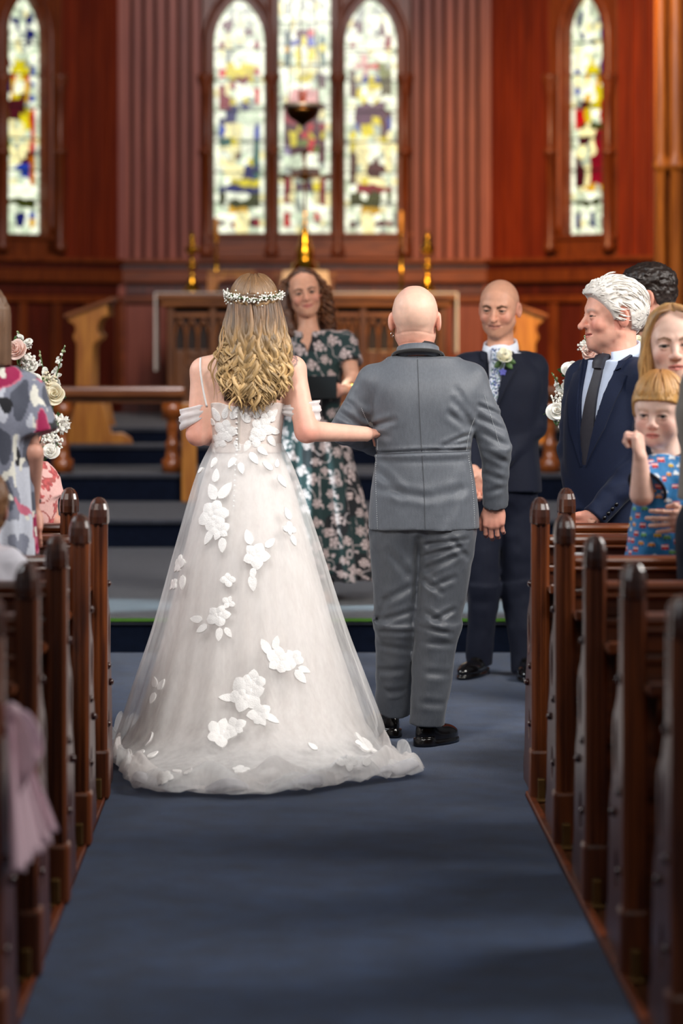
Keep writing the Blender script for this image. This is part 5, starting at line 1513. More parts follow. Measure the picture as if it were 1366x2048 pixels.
a2 = W(1050, 1360, YG - 0.1); shoe_obj(gr, np.array([a2[0] + 0.02, YG - 0.02]), np.array([a2[0] - 0.01, YG - 0.30]), 0.002)
child_fix(gr)

# ================================================================ PERSON: white-haired man in profile
YO = 10.70
om = thing('person', 'white-haired person in a blue suit and dark tie standing in profile by the pews', 'person', (W(1228, 1480, YO)[0], YO, 0))
zo = lambda py: EYE - (py - PY0) * YO / FPX
J = {'neck': w(1240, 706, YO), 'shL': w(1170, 760, YO + 0.13), 'shR': w(1290, 758, YO - 0.13), 'elL': w(1148, 895, YO + 0.10), 'wrL': w(1160, 1030, YO - 0.06),
     'elR': w(1296, 915, YO - 0.17), 'wrR': w(1188, 1036, YO - 0.22),
     'hipL': w(1200, 1090, YO + 0.07), 'hipR': w(1256, 1090, YO - 0.07), 'knL': w(1200, 1290, YO + 0.05), 'knR': w(1250, 1290, YO - 0.09), 'anL': w(1205, 1440, YO + 0.08), 'anR': w(1250, 1450, YO - 0.06)}
LEV = [(zo(1090), 0, 0, 0.185, 0.155), (zo(1000), 0, 0, 0.182, 0.165), (zo(930), 0, -0.005, 0.180, 0.165), (zo(850), 0, -0.005, 0.19, 0.155), (zo(790), 0, 0, 0.19, 0.138), (zo(752), 0, 0, 0.165, 0.105), (zo(720), 0, 0.0, 0.095, 0.085)]
os_ = Suit((W(1230, 900, YO)[0], YO), -0.82, LEV, J, arm=(0.074, 0.062, 0.058, 0.048), leg=(0.095, 0.075, 0.06), vopen=(zo(925), 0.006, 0.19), seed=21, folds=0.003)
os_.build(om, M_suit_blue, M_suit_blue, M_shirt_blue, res=0.006)
M_tie_dark = mat('charcoal_tie', '#2b2a33', rough=0.5, var=0.15, scale=90, bump=0.1)
suit_front(os_, J['neck'][2] - 0.008, M_suit_blue, M_tie_dark, M_shirt_blue, om, tw=0.040, knot=0.026, lapw=0.066)
for i in range(4):                                   # cuff buttons on the near sleeve
    u = (J['elR'] - J['wrR']); u /= np.linalg.norm(u)
    p = J['wrR'] + u * (0.03 + 0.022 * i) + np.array([0.012, -0.052, -0.018])
    V, F = lathe([(0.001, 0), (0.007, 0.0), (0.008, 0.003), (0.001, 0.004)], n=10)
    obj('cuff_button', V @ to_dir((0.1, -1, -0.2)).T + p, F, mat('black_button', '#0c0c10', rough=0.25), os_.jo)
def old_tint(P, c, mix):
    s_ = 0.30 * np.clip(vnoise(P, 70, 2), 0, 1) * (P[:, 1] < 0.03)
    return c * (1 - s_[:, None]) + lina((206, 118, 100)) * s_[:, None]
oo = {'skin': (230, 172, 150), 'blush': (218, 112, 98), 'nose': 1.3, 'jaw': 1.08, 'smile': 0.45, 'brow': (190, 170, 160), 'browk': 0.5, 'eye': 0.6, 'iris': (60, 56, 52), 'gaze': (0, -1, 0), 'lips': (206, 116, 104), 'tint': old_tint,
      'neckw': J['neck'] + np.array([0, 0.0, -0.05]), 'nr': 0.055, 'nr2': 0.066}
def sag(P, d):
    d = smin(d, cap(P, (0, -0.055, -0.098), (0, -0.012, -0.125), 0.022, 0.03), 0.02)
    return d + 0.0010 * vnoise(P, 55, 4)
oo['extra'] = sag
bd = Body(); bd.head(w(1224, 632, YO), rotz(-1.36) @ rotx(0.02), 1.06, oo)
bd.hand(J['wrR'] + np.array([0.01, 0, 0.01]), rotz(-0.3) @ roty(0.95), -1, curl=(0.6, 0.8, 0.5), k=1.0, col=(214, 150, 130), via=[J['wrR'], J['elR'], J['shR'], J['neck'] + np.array([0, 0, -0.05])])
bd.build(om)
BY = [-.11, -.085, -.065, -.045, -.030, -.016, -0.004, .004, .030, .05, .11]
bound = lambda x, y: np.interp(y, BY, [.075, .072, .052, .030, .012, -.016, -.010, .030, .034, -.052, -.070])
def oth(P): return 0.011 + 0.010 * smooth01(0.05, 0.1, P[:, 2]) + 0.006 * smooth01(0.0, -0.06, P[:, 1]) * smooth01(0.05, 0.08, P[:, 2])
wh = lina((236, 230, 222))
ho, HV, HF = hair_shell(om, bd, bound, oth, (236, 230, 222), rough=0.0022, freq=(70, 40, 70), colf=lambda V: wh * (0.92 + 0.10 * vnoise(V, (160, 60, 160), 3))[:, None])
rr = np.random.default_rng(5); st = []; cs = []
cand = HV[(HV[:, 2] > bound(np.abs(HV[:, 0]), HV[:, 1]) + 0.004)]
for i in rr.choice(len(cand), 520, replace=False):
    p = cand[i]; nrm = p - np.array([0, 0.02, 0.03]); nrm /= np.linalg.norm(nrm)
    flow = np.array([0.0, 0.9, -0.55 if p[1] > 0.0 else -0.15]) + rr.normal(0, 0.22, 3)
    flow -= nrm * flow.dot(nrm); flow /= np.linalg.norm(flow) + 1e-9
    L = rr.uniform(0.03, 0.06) * (0.35 if p[1] < -0.05 else 1.0); t = np.linspace(0, 1, 7)[:, None]
    pts = p - nrm * 0.003 + flow * L * t + nrm * (0.006 * np.sin(t * 2.6) - 0.010 * t ** 2)
    st.append(((pts * bd.k) @ bd.R.T + bd.C, 0.0026 * np.array([0.5, 0.9, 1, 1, 0.85, 0.55, 0.1]))); cs.append(wh * rr.uniform(0.82, 1.04))
lk = locks(st, np.clip(cs, 0, 1), 'hair_tufts', M_hair, ho); lk['kind'] = 'stuff'
child_fix(om)

# ================================================================ PERSON: bearded dark-haired man
YM = 11.65
bm = thing('person', 'bearded dark-haired person in a navy suit half hidden behind the white-haired person', 'person', (W(1310, 1480, YM)[0], YM, 0))
zm = lambda py: EYE - (py - PY0) * YM / FPX
J = {'neck': w(1312, 690, YM), 'shL': w(1238, 738, YM), 'shR': w(1386, 738, YM), 'elL': w(1225, 860, YM), 'wrL': w(1275, 955, YM - 0.15), 'elR': w(1398, 860, YM), 'wrR': w(1340, 955, YM - 0.15),
     'hipL': w(1275, 1015, YM), 'hipR': w(1350, 1015, YM), 'knL': w(1272, 1200, YM), 'knR': w(1352, 1200, YM), 'anL': w(1270, 1375, YM), 'anR': w(1355, 1375, YM)}
LEV = [(zm(1000), 0, 0, 0.18, 0.13), (zm(880), 0, 0, 0.165, 0.125), (zm(775), 0, 0, 0.195, 0.125), (zm(738), 0, 0, 0.165, 0.10), (zm(705), 0, 0, 0.09, 0.08)]
ms_ = Suit((W(1312, 900, YM)[0], YM), -0.1, LEV, J, vopen=(zm(830), 0.006, 0.2), seed=31)
ms_.build(bm, M_suit_navy, M_suit_navy, M_shirt, res=0.009)
suit_front(ms_, J['neck'][2] - 0.004, M_suit_navy, M_tie_floral, M_shirt, bm)
def beard(P, c, mix):
    x, y, z = np.abs(P[:, 0]), P[:, 1], P[:, 2]
    b_ = smooth01(0.0, 0.015, -(z - np.interp(y, [-.10, -.06, -.03, 0.0, .01], [-.05, -.055, -.035, 0.0, 0.0]))) * (y < 0.004) * (z > -0.135)
    return c * (1 - 0.85 * b_[:, None]) + lina((58, 44, 38)) * 0.85 * b_[:, None]
ob_ = {'skin': (220, 166, 142), 'brow': (40, 30, 26), 'tint': beard, 'jaw': 1.12, 'neckw': J['neck'] + np.array([0, 0, -0.05]), 'nr': 0.060, 'nr2': 0.066}
bd = Body(); bd.head(w(1291, 594, YM), rotz(-1.72), 1.05, ob_, res=0.0032)
bd.build(bm)
dk = lina((44, 32, 26))
hair_shell(bm, bd, lambda x, y: np.interp(y, [-.11, -.085, -.06, -.035, -.018, -.006, .004, .03, .05, .11], [.070, .066, .048, .02, -.03, -.03, .01, .012, -.045, -.062]),
           lambda P: 0.004 + 0.012 * smooth01(0.03, 0.09, P[:, 2]), (44, 32, 26), rough=0.004, freq=80,
           colf=lambda V: np.clip(dk * (1 + 0.35 * vnoise(V, 110, 3))[:, None] * (0.75 + 0.45 * smooth01(0.04, -0.02, V[:, 2]))[:, None] + 0.03 * smooth01(0.03, -0.04, V[:, 2])[:, None], 0, 1))
hair_shell(bm, bd, lambda x, y: np.where((y < 0.0) & (y > -0.2), -0.2, 0.5), lambda P: -0.02 + 0.032 * smooth01(0.0, 0.015, np.interp(P[:, 1], [-.10, -.06, -.03, 0.0, .01], [-.05, -.055, -.035, -0.01, -0.02]) - P[:, 2]),
           (52, 40, 34), name='beard', rough=0.003, freq=120, hi=(0.11, 0.02, 0.0), lo=(-0.11, -0.13, -0.15))
boutonniere(bm, pin(1294, 693, YM - 0.12, bvh(ms_.SV, ms_.SF), 0.035), 1.0)
child_fix(bm)
# ================================================================ PERSON: bride seen from behind
YBr = 10.45
br = thing('person', 'bride in a white floral tulle gown with long wavy fair hair, seen from behind', 'person', (W(490, 1500, YBr)[0], YBr, 0))
zb = lambda py: EYE - (py - PY0) * YBr / FPX
bx = lambda px: (px - PX0) * YBr / FPX
def tulle_mat(name, col, alpha, var=0.1, trans=0.35, stretch=(30, 30, 2)):
    m = bpy.data.materials.new(name); m.use_nodes = True; nt = m.node_tree; L = nt.links
    for n_ in list(nt.nodes): nt.nodes.remove(n_)
    out = nt.nodes.new('ShaderNodeOutputMaterial')
    df = nt.nodes.new('ShaderNodeBsdfDiffuse'); tl = nt.nodes.new('ShaderNodeBsdfTranslucent'); tp = nt.nodes.new('ShaderNodeBsdfTransparent')
    gl = nt.nodes.new('ShaderNodeBsdfSheen'); gl.inputs['Color'].default_value = (0.5, 0.5, 0.55, 1)
    for n_ in (df, tl): n_.inputs['Color'].default_value = (*lin(col), 1)
    m1 = nt.nodes.new('ShaderNodeMixShader'); m1.inputs[0].default_value = trans
    L.new(df.outputs[0], m1.inputs[1]); L.new(tl.outputs[0], m1.inputs[2])
    tc = nt.nodes.new('ShaderNodeTexCoord'); mp = nt.nodes.new('ShaderNodeMapping'); mp.inputs['Scale'].default_value = stretch
    nz = nt.nodes.new('ShaderNodeTexNoise'); nz.inputs['Scale'].default_value = 1.0; nz.inputs['Detail'].default_value = 4
    L.new(tc.outputs['Object'], mp.inputs[0]); L.new(mp.outputs[0], nz.inputs['Vector'])
    mr = nt.nodes.new('ShaderNodeMapRange'); mr.inputs['From Min'].default_value = 0.3; mr.inputs['From Max'].default_value = 0.7
    mr.inputs['To Min'].default_value = alpha - var; mr.inputs['To Max'].default_value = alpha + var
    L.new(nz.outputs['Fac'], mr.inputs['Value'])
    m2 = nt.nodes.new('ShaderNodeMixShader')
    L.new(mr.outputs[0], m2.inputs[0]); L.new(tp.outputs[0], m2.inputs[1]); L.new(m1.outputs[0], m2.inputs[2])
    L.new(m2.outputs[0], out.inputs[0])
    return m
M_tulle = tulle_mat('white_tulle', '#fbfbfb', 0.36)
M_tulle2 = tulle_mat('white_tulle_under', '#f6f2f0', 0.50)
M_sleeve = tulle_mat('sleeve_tulle', '#f7f4f4', 0.80, 0.08)
M_lining = mat('satin_lining', '#efe7e2', rough=0.6, var=0.05, scale=12, sheen=0.3, stretch=(3, 3, 0.5))
M_bodice = mat('bodice_net', '#dccfc8', rough=0.7, var=0.06, scale=50, bump=0.2, bscale=400)
M_lace = mat('lace_petal', '#f2f0ee', rough=0.75, var=0.05, scale=60, bump=0.5, bscale=260)

# ---- skin
BJ = {'neck': w(505, 694, YBr), 'shL': w(408, 744, YBr), 'shR': w(585, 741, YBr), 'elL': w(396, 868, YBr - 0.02), 'wrL': w(450, 880, YBr + 0.24), 'elR': w(613, 862, YBr - 0.06), 'wrR': w(732, 868, YBr + 0.13)}
TL = [(zb(905), 0, 0, 0.118, 0.088), (zb(880), 0, 0, 0.118, 0.088), (zb(840), 0, 0, 0.126, 0.090), (zb(800), 0, 0, 0.137, 0.098), (zb(760), 0, 0, 0.150, 0.100), (zb(728), 0, 0, 0.145, 0.085), (zb(705), 0.01, 0.005, 0.095, 0.065), (zb(690), 0.01, 0.01, 0.06, 0.055)]
cxb = bx(493)
def bride_torso(P, off=0.0):
    q = P - np.array([cxb, YBr, 0])
    return loft(q, [(z, x, y, rx + off, ry + off) for z, x, y, rx, ry in TL], 2.2)
def bride_skin(P):
    d = bride_torso(P)
    for k in 'LR':
        d = smin(d, cap(P, BJ['neck'] + np.array([0, 0.01, -0.03]), BJ['sh' + k] + np.array([0, 0, 0.006]), 0.045, 0.042), 0.035)
        d = smin(d, cap(P, BJ['sh' + k], BJ['el' + k], 0.047, 0.040), 0.03)
        d = smin(d, cap(P, BJ['el' + k], BJ['wr' + k], 0.039, 0.027), 0.02)
    d = smin(d, cap(P, BJ['neck'] + np.array([0, 0, -0.02]), BJ['neck'] + np.array([0, 0.0, 0.07]), 0.055, 0.05), 0.03)
    sp = np.abs(P[:, 0] - cxb); bk = P[:, 1] < YBr
    d = d + bk * 0.006 * g2(sp, 0.014) * (P[:, 2] < zb(700)) - bk * 0.006 * g2(np.hypot(sp - 0.075, (P[:, 2] - zb(755)) * 0.7), 0.035)
    return d
def bride_cols(V):
    c = np.ones((len(V), 3)) * lina((236, 192, 170))
    e = g2(np.linalg.norm(V - (BJ['elR'] + np.array([0, -0.03, -0.02])), axis=1), 0.06)[:, None] * 0.6 + g2(np.linalg.norm(V - BJ['elL'], axis=1), 0.08)[:, None] * 0.5
    arm = (np.abs(V[:, 0] - cxb) > 0.16)[:, None] * 0.22
    k = np.clip(e + arm, 0, 0.7); c = c * (1 - k) + lina((226, 148, 130)) * k
    mo = np.clip(vnoise(V, 28, 3) * 0.12, 0, 1)[:, None]; c = c * (1 - mo) + lina((224, 140, 124)) * mo
    # fine-line tattoo on the shoulder
    t = W(581, 722, YBr - 0.09); x, z = (V[:, 0] - t[0]) * 555, (V[:, 2] - t[2]) * 555
    r = np.hypot(x, z); a = np.arctan2(z, x)
    ln = ((np.abs(r - 13) < 1.5) | (np.abs(r - 7 - 2.5 * np.sin(3 * a)) < 1.2) | ((np.abs(np.hypot(x + 2, z + 16) - 7) < 1.2))) & (V[:, 1] < YBr)
    c[ln] = c[ln] * 0.3 + lina((80, 84, 100)) * 0.7
    return c
bd = Body()
V, F = bd.sdf(bride_skin, [bx(340), YBr - 0.25, zb(925)], [bx(770), YBr + 0.36, zb(640)], 0.0042, bride_cols)
bskin = bvh(V, F)
Rbk = rotz(math.pi + 0.05)
ob = {'skin': (236, 192, 170), 'fem': 1.0, 'smile': 0.5, 'neckw': BJ['neck'] + np.array([0, 0.01, -0.02]), 'nr': 0.047, 'nr2': 0.050, 'jaw': 0.9, 'lips': (200, 90, 96)}
bd.head(w(508, 619, YBr), Rbk, 0.99, ob, res=0.0042)
bd.hand(BJ['wrR'] + np.array([0.0, 0.0, 0.0]), rotz(-0.5) @ rotx(math.pi / 2), -1, curl=(0.35, 0.5, 0.4), k=0.92, col=(232, 172, 150), arm=BJ['wrR'] - np.array([0.05, 0.03, 0]), ar=0.028)
bd.build(br)

# ---- bodice
BL = [(zb(902), 0.0), (zb(803), 0.0)]
def bodice(P):
    d = bride_torso(P, 0.007)
    top = zb(806) - 0.012 * g2(P[:, 0] - cxb, 0.05) + 0.004 * np.cos((P[:, 0] - cxb) * 60)
    return np.maximum(np.maximum(d, P[:, 2] - top), zb(906) - P[:, 2])
V, F = mesh_sdf(bodice, [bx(400), YBr - 0.16, zb(915)], [bx(590), YBr + 0.16, zb(790)], 0.0042)
gown = obj('gown_bodice', V, F, M_bodice, br)
btree = bvh(V, F)
# ---- skirt
HEM = np.array([(-0.645, 10.80), (-0.66, 10.45), (-0.62, 10.12), (-0.585, 9.96), (-0.565, 9.78), (-0.51, 9.58), (-0.41, 9.47), (-0.29, 9.46), (-0.163, 9.43), (-0.05, 9.46), (0.05, 9.50), (0.13, 9.60), (0.20, 9.66), (0.337, 9.78), (0.40, 9.83), (0.462, 9.92), (0.40, 10.14), (0.29, 10.40), (0.21, 10.72), (0.06, 11.0), (-0.2, 11.12), (-0.48, 11.05)])
Zw = zb(888); CW = np.array([cxb + 0.0, YBr])
hd = HEM - CW; ha = np.arctan2(hd[:, 1], hd[:, 0]); hr = np.hypot(hd[:, 0], hd[:, 1])
o_ = np.argsort(ha); ha, hr = ha[o_], hr[o_]
ha_ = np.concatenate([ha - 2 * math.pi, ha, ha + 2 * math.pi]); hr_ = np.concatenate([hr] * 3)
def skirt(scale, nphi, nt, fold, seed, train=True, zoff=0.0, hemcurl=0.0):
    ph = np.linspace(-math.pi, math.pi, nphi, endpoint=False)
    H = np.interp(ph, ha_, hr_)
    G = np.zeros((nt, nphi, 3))
    rr = np.random.default_rng(seed)
    k1, k2, k3 = rr.uniform(0, 6, 3)
    pl = np.sin(17 * ph + k1 + 1.3 * np.sin(3 * ph + k2)) * 0.6 + np.sin(29 * ph + k3 + np.sin(5 * ph)) * 0.4
    for j in range(nphi):
        h = H[j]; c, s_ = math.cos(ph[j]), math.sin(ph[j])
        wr = 0.128 if abs(s_) < 0.5 else 0.118
        wr = 1 / math.sqrt((c / 0.128) ** 2 + (s_ / 0.098) ** 2)
        out = max(h - 0.50, 0.0) if train else 0.0
        hh = h if train else min(h, 0.52)
        sx = 1.0 + 0.10 * max(0, c) - 0.02
        pts = [(wr, Zw), (wr + 0.055, Zw - 0.12), (0.155 + 0.100 * sx, Zw - 0.36), (0.125 + 0.215 * sx, Zw - 0.66), (0.125 + 0.29 * sx, 0.24), (0.13 + 0.33 * sx + out * 0.12, 0.10)]
        if out > 0.05:
            pts += [(0.50 + out * 0.38, 0.045), (0.50 + out * 0.75, 0.028), (h, 0.016)]
        else:
            pts += [(0.47, 0.05), (0.48 + 0.3 * out, 0.012)]
        P = spline(np.array(pts), nt)
        t = np.linspace(0, 1, nt)
        rad = P[:, 0] * np.where(P[:, 1] > 0.12, scale, 1 - (1 - scale) * np.clip(P[:, 1] / 0.12, 0.6 if not train else 0.0, 1)) if scale != 1 else P[:, 0].copy()
        A_ = fold * t ** 1.2 * np.clip(P[:, 0] / 0.4, 0, 1)
        rad = rad + pl[j] * A_
        z = P[:, 1] + zoff + np.abs(pl[j]) * 0.020 * (t > 0.72) * np.clip((t - 0.72) / 0.2, 0, 1) * (out > 0.05)
        if hemcurl and out > 0.05:
            u = np.clip((t - 0.86) / 0.14, 0, 1)
            wv = 0.5 + 0.5 * math.sin(11 * ph[j] + k1) ; w2 = math.sin(23 * ph[j] + k2)
            z = z + hemcurl * np.sin(u * math.pi) * (0.35 + 0.65 * wv) + hemcurl * 0.35 * w2 * u * (1 - u) * 2
            rad = rad - 0.02 * u ** 2 * wv + 0.012 * u * math.sin(37 * ph[j] + k3)
        G[:, j, 0] = CW[0] + rad * c; G[:, j, 1] = CW[1] + rad * s_; G[:, j, 2] = np.maximum(z, 0.004 + zoff)
    return G.reshape(-1, 3), grid_faces(nt, nphi, True)
V, F = skirt(0.80, 200, 50, 0.012, 5, train=False)
lin_o = obj('skirt_lining', V, F, M_lining, br)
V, F = skirt(0.86, 260, 56, 0.022, 8, hemcurl=0.04)
obj('skirt_underlayer', V, F, M_tulle2, br)
V, F = skirt(1.0, 340, 64, 0.021, 2, zoff=0.004, hemcurl=0.065)
sk_o = obj('skirt_tulle', V, F, M_tulle, br)
stree = bvh(V, F)
V, F = skirt(0.84, 260, 56, 0.02, 21, zoff=0.002, hemcurl=0.075)
obj('train_layer', V, F, M_tulle2, br)
# hem band: stiff horsehair edge, standing in waves along the back of the train
ph = np.linspace(-math.pi * 0.99, 0.10, 260)
H = np.interp(ph, ha_, hr_)
rows = []
for v in np.linspace(0, 1, 7):
    wv = 0.5 + 0.5 * np.sin(15 * ph + 1.0 + 1.6 * np.sin(4 * ph)); w2 = np.sin(31 * ph + np.sin(7 * ph))
    rad = H - 0.14 + 0.13 * v + 0.045 * wv * np.sin(v * 3.0) - 0.03 * (1 - wv) * v ** 2 + 0.014 * w2 * v
    z = 0.012 + 0.075 * np.sin(v * math.pi * (0.55 + 0.25 * wv)) * (0.35 + 0.75 * wv) * (1 - 0.75 * v) + 0.012 * (1 + w2) * v
    rows.append(np.stack([CW[0] + rad * np.cos(ph), CW[1] + rad * np.sin(ph), z], -1))
obj('hem_band', np.array(rows).reshape(-1, 3), grid_faces(7, len(ph)), tulle_mat('horsehair_hem', '#fbfafc', 0.5, 0.08, trans=0.55), br, solid=0.001)

# ---- lace flowers and leaves, each petal laid on the cloth
def petal_poly(L, wd, n=9, notch=0.0):
    t = np.linspace(0, 1, n)
    wv = wd * np.sin(math.pi * np.clip(t, 0.0, 1) ** 0.75) ** 0.7
    a = [(-wv[i], t[i] * L) for i in range(n)]; b = [(wv[i], t[i] * L) for i in range(n - 2, 0, -1)]
    if notch: a[-1] = (0, L * (1 - notch))
    return a + b
def lay(px, py, rot, L, wd, tree_, parent, Yr, name='petal', puff=0.004, notch=0.0, d=(0, 1, 0)):
    """one petal: px, py = its root; rot = direction it points (0 up, clockwise); sizes in pixels"""
    s_ = Yr / FPX
    poly = [(x, y) for x, y in petal_poly(L, wd, notch=notch)]
    c, sn = math.cos(rot), math.sin(rot)
    poly = [((x * c + y * sn) * s_, (-x * sn + y * c) * s_) for x, y in poly]
    eye = np.array([0, 0, EYE]); dv = W(px, py, Yr) - eye; dv /= np.linalg.norm(dv)
    h = tree_.ray_cast(Vector(eye), Vector(dv))
    if h[0] is None: return
    nn = np.array(h[1]); nn = -nn if nn @ dv > 0 else nn
    if abs(nn[2]) > 0.6: nn = np.array([0, -0.35, 1.0])
    nn = nn / np.linalg.norm(nn)
    e2 = np.array([0, 0, 1.0]) - nn * nn[2] if abs(nn[2]) < 0.8 else np.array([0, 1.0, 0]) - nn * nn[1]
    e2 /= np.linalg.norm(e2); e1 = np.cross(e2, nn); e1 = e1 / np.linalg.norm(e1)
    if e1[0] < 0: e1 = -e1
    o0 = np.array(h[0])
    try:
        V, F, uv = decal(tree_, poly, o0, e1, e2, -nn, off=0.0022, thick=0.0012, step=max(0.009, 0.16 * L * s_), back=0.12,
                         puff=(lambda uv: puff * np.clip(1 - np.hypot(uv[:, 0] - np.mean(uv[:, 0]), uv[:, 1] - np.mean(uv[:, 1])) / (0.5 * L * s_ + 1e-6), 0, 1)))
    except Exception:
        return
    obj(name, V, F, M_lace, parent, auto=60)
def flower(px, py, r, tree_, parent, Yr, n=5, rot=0.0, seed=0, inner=True):
    rr = np.random.default_rng(int(px * 7 + py) + seed)
    for i in range(n):
        a = rot + i * 2 * math.pi / n + rr.uniform(-0.2, 0.2)
        L = r * rr.uniform(0.85, 1.15)
        lay(px + math.sin(a) * r * 0.10, py - math.cos(a) * r * 0.10, a, L, L * rr.uniform(0.40, 0.5), tree_, parent, Yr, puff=0.004, notch=rr.choice([0, 0.1]))
    if inner:
        for i in range(3):
            a = rot + 0.5 + i * 2.1
            lay(px, py, a, r * 0.5, r * 0.24, tree_, parent, Yr, puff=0.006)
def leaf_(px, py, rot, L, tree_, parent, Yr, wd=0.26): lay(px, py, rot, L, L * wd, tree_, parent, Yr, name='lace_leaf', puff=0.001)
Ys = 10.15
SF = [  # flowers: px, py, radius, petals, rot
 (428, 1030, 33, 6, 0.2), (440, 1062, 20, 5, 0.9), (512, 1112, 25, 5, 0.5), (357, 1128, 19, 5, 0.1), (346, 1168, 15, 4, 0.6), (436, 1232, 24, 5, 0.3), (456, 1160, 14, 4, 0.0), (457, 1205, 14, 4, 0.5),
 (560, 1322, 27, 6, 0.0), (585, 1318, 20, 5, 0.6), (492, 1388, 38, 6, 0.4), (505, 1365, 24, 5, 0.2), (520, 1428, 22, 5, 0.8), (578, 1058, 14, 4, 0.2), (440, 1470, 26, 5, 0.3), (470, 1455, 22, 5, 0.9), (540, 1545, 20, 5, 0.2), (330, 1555, 16, 5, 0.4), (480, 1540, 18, 5, 0.1), (730, 1490, 24, 5, 0.5), (700, 1525, 16, 4, 0.2)]
for px, py, r, n, ro in SF: flower(px, py, r, stree, sk_o, Ys, n, ro)
SL = [(432, 1000, -0.6, 42), (438, 998, 0.5, 42), (430, 965, -0.1, 30), (425, 1060, 3.5, 34), (445, 1075, 3.0, 32), (502, 1090, -0.3, 34), (530, 1095, 0.9, 28), (508, 1135, 3.3, 26), (503, 1150, 3.0, 34), (366, 1150, 3.0, 30), (405, 1240, -1.5, 30), (415, 1250, -2.2, 28), (440, 1255, 3.2, 28), (450, 1255, 2.6, 24),
      (540, 1310, -0.4, 36), (548, 1300, 0.3, 30), (590, 1340, 2.5, 34), (596, 1335, 1.9, 26), (512, 1420, 2.6, 40), (530, 1430, 2.0, 30), (470, 1395, -1.7, 32), (580, 1040, -0.2, 28), (582, 1070, 2.9, 24), (545, 940, -0.8, 26), (552, 935, 0.4, 20), (556, 950, 2.7, 30), (392, 940, 0.2, 30), (397, 945, 0.9, 20), (312, 1375, -0.6, 28), (316, 1380, 0.5, 26), (310, 1385, 3.4, 24),
      (293, 1490, 0.3, 30), (288, 1505, -0.7, 26), (295, 1515, 0.9, 26), (285, 1530, 2.9, 24), (360, 1545, -0.5, 30), (368, 1550, 0.6, 26), (390, 1575, 0.9, 30), (400, 1580, -0.4, 24), (560, 1550, 1.3, 28), (600, 1580, 0.5, 22), (690, 1530, -1.0, 30), (725, 1530, 1.1, 28), (635, 1500, -0.9, 24), (480, 925, 2.9, 26), (470, 915, 3.6, 26), (432, 915, 3.3, 24), (500, 905, 2.6, 30), (515, 895, 2.3, 26)]
for px, py, ro, L in SL: leaf_(px, py, ro, L, stree, sk_o, Ys)
Yb_ = YBr - 0.08
for px, py, r, n, ro in [(452, 862, 24, 5, 0.2), (438, 882, 16, 4, 0.6), (522, 856, 24, 5, 0.4), (514, 876, 16, 4, 0.1), (536, 836, 15, 4, 0.3)]: flower(px, py, r, btree, gown, Yb_, n, ro)
for px, py, ro, L in [(440, 842, -0.6, 32), (448, 838, 0.3, 26), (462, 838, 0.6, 30), (430, 850, -0.9, 22), (500, 845, -0.7, 30), (512, 838, 0.1, 30), (535, 840, 0.8, 30), (540, 860, 1.8, 26), (535, 872, 2.4, 28), (500, 880, 3.6, 26), (470, 880, 2.7, 24), (428, 895, 3.3, 20)]: leaf_(px, py, ro, L, btree, gown, Yb_)
# closure: placket strip, pearl buttons
def bon(px, py, off, tr=btree):
    p = W(px, py, Yb_); h = tr.ray_cast(Vector((p[0], YBr - 1.6, p[2])), Vector((0, 1, 0)))
    return None if h[0] is None else np.array(h[0]) + np.array(h[1]) * off
pl_ = np.array([p for p in (bon(478, y, 0.002) for y in range(808, 900, 6)) if p is not None])
MB().tube(pl_, 0.006, 6, flat=0.4).build('placket', mat('placket_satin', '#c2b9b2', rough=0.4), gown)
for i, y in enumerate(range(812, 905, 11)):
    p = bon(474, y, 0.004)
    if p is not None: MB().lathe([(0.0005, -0.004), (0.004, -0.0025), (0.0048, 0), (0.004, 0.0025), (0.0005, 0.004)], n=8).build('button', M_lace, gown, loc=None).location = tuple(p)
for i, y in enumerate(range(908, 1010, 10)):
    p = bon(472 - (y - 908) * 0.04, y, 0.004, stree)
    if p is not None: MB().lathe([(0.0005, -0.004), (0.004, -0.0025), (0.0048, 0), (0.004, 0.0025), (0.0005, 0.004)], n=8).build('button', M_lace, sk_o, loc=None).location = tuple(p)
# strap over the shoulder blade, off-shoulder sleeves
def sk(px, py, off=0.003):
    p = W(px, py, YBr); h = bskin.ray_cast(Vector((p[0], YBr - 0.8, p[2])), Vector((0, 1, 0)))
    return None if h[0] is None else np.array(h[0]) + np.array(h[1]) * off
sp_ = np.array([p for p in (sk(a, b) for a, b in spline([(403, 706), (402, 735), (407, 775), (414, 812)], 24)) if p is not None])
MB().tube(sp_, 0.0042, 6, flat=0.5).build('strap', M_lace, gown)
def drape(cpx, cpy, rx, ry, tilt, h_in, h_out, side, seed):
    n, m = 64, 12; a = np.linspace(0, 2 * math.pi, n, endpoint=False); rows = []
    c0 = W(cpx, cpy, YBr - 0.005); rr = np.random.default_rng(seed)
    for v in np.linspace(0, 1, m):
        out = 0.5 + 0.5 * np.cos(a) * side                    # 1 at the outer side of the arm
        hh = (h_in + (h_out - h_in) * out) * YBr / FPX
        pleat = 0.0035 * np.sin(v * 15 + 1.2 * np.sin(2 * a) + seed) + 0.002 * np.sin(v * 31 + a)
        r = 1.0 + 0.06 * math.sin(v * math.pi)
        X_ = c0[0] + (rx * r + pleat) * np.cos(a); Y_ = c0[1] + (ry * r + pleat) * np.sin(a)
        rows.append(np.stack([X_, Y_, c0[2] + tilt * np.cos(a) - (v - 0.5) * hh], -1))
    return obj('off_shoulder_sleeve', np.array(rows).reshape(-1, 3), grid_faces(m, n, True), M_sleeve, br, solid=0.0012)
drape(388, 829, 0.049, 0.056, 0.020, 26, 42, -1, 1)
drape(600, 821, 0.070, 0.062, -0.002, 18, 44, 1, 2)

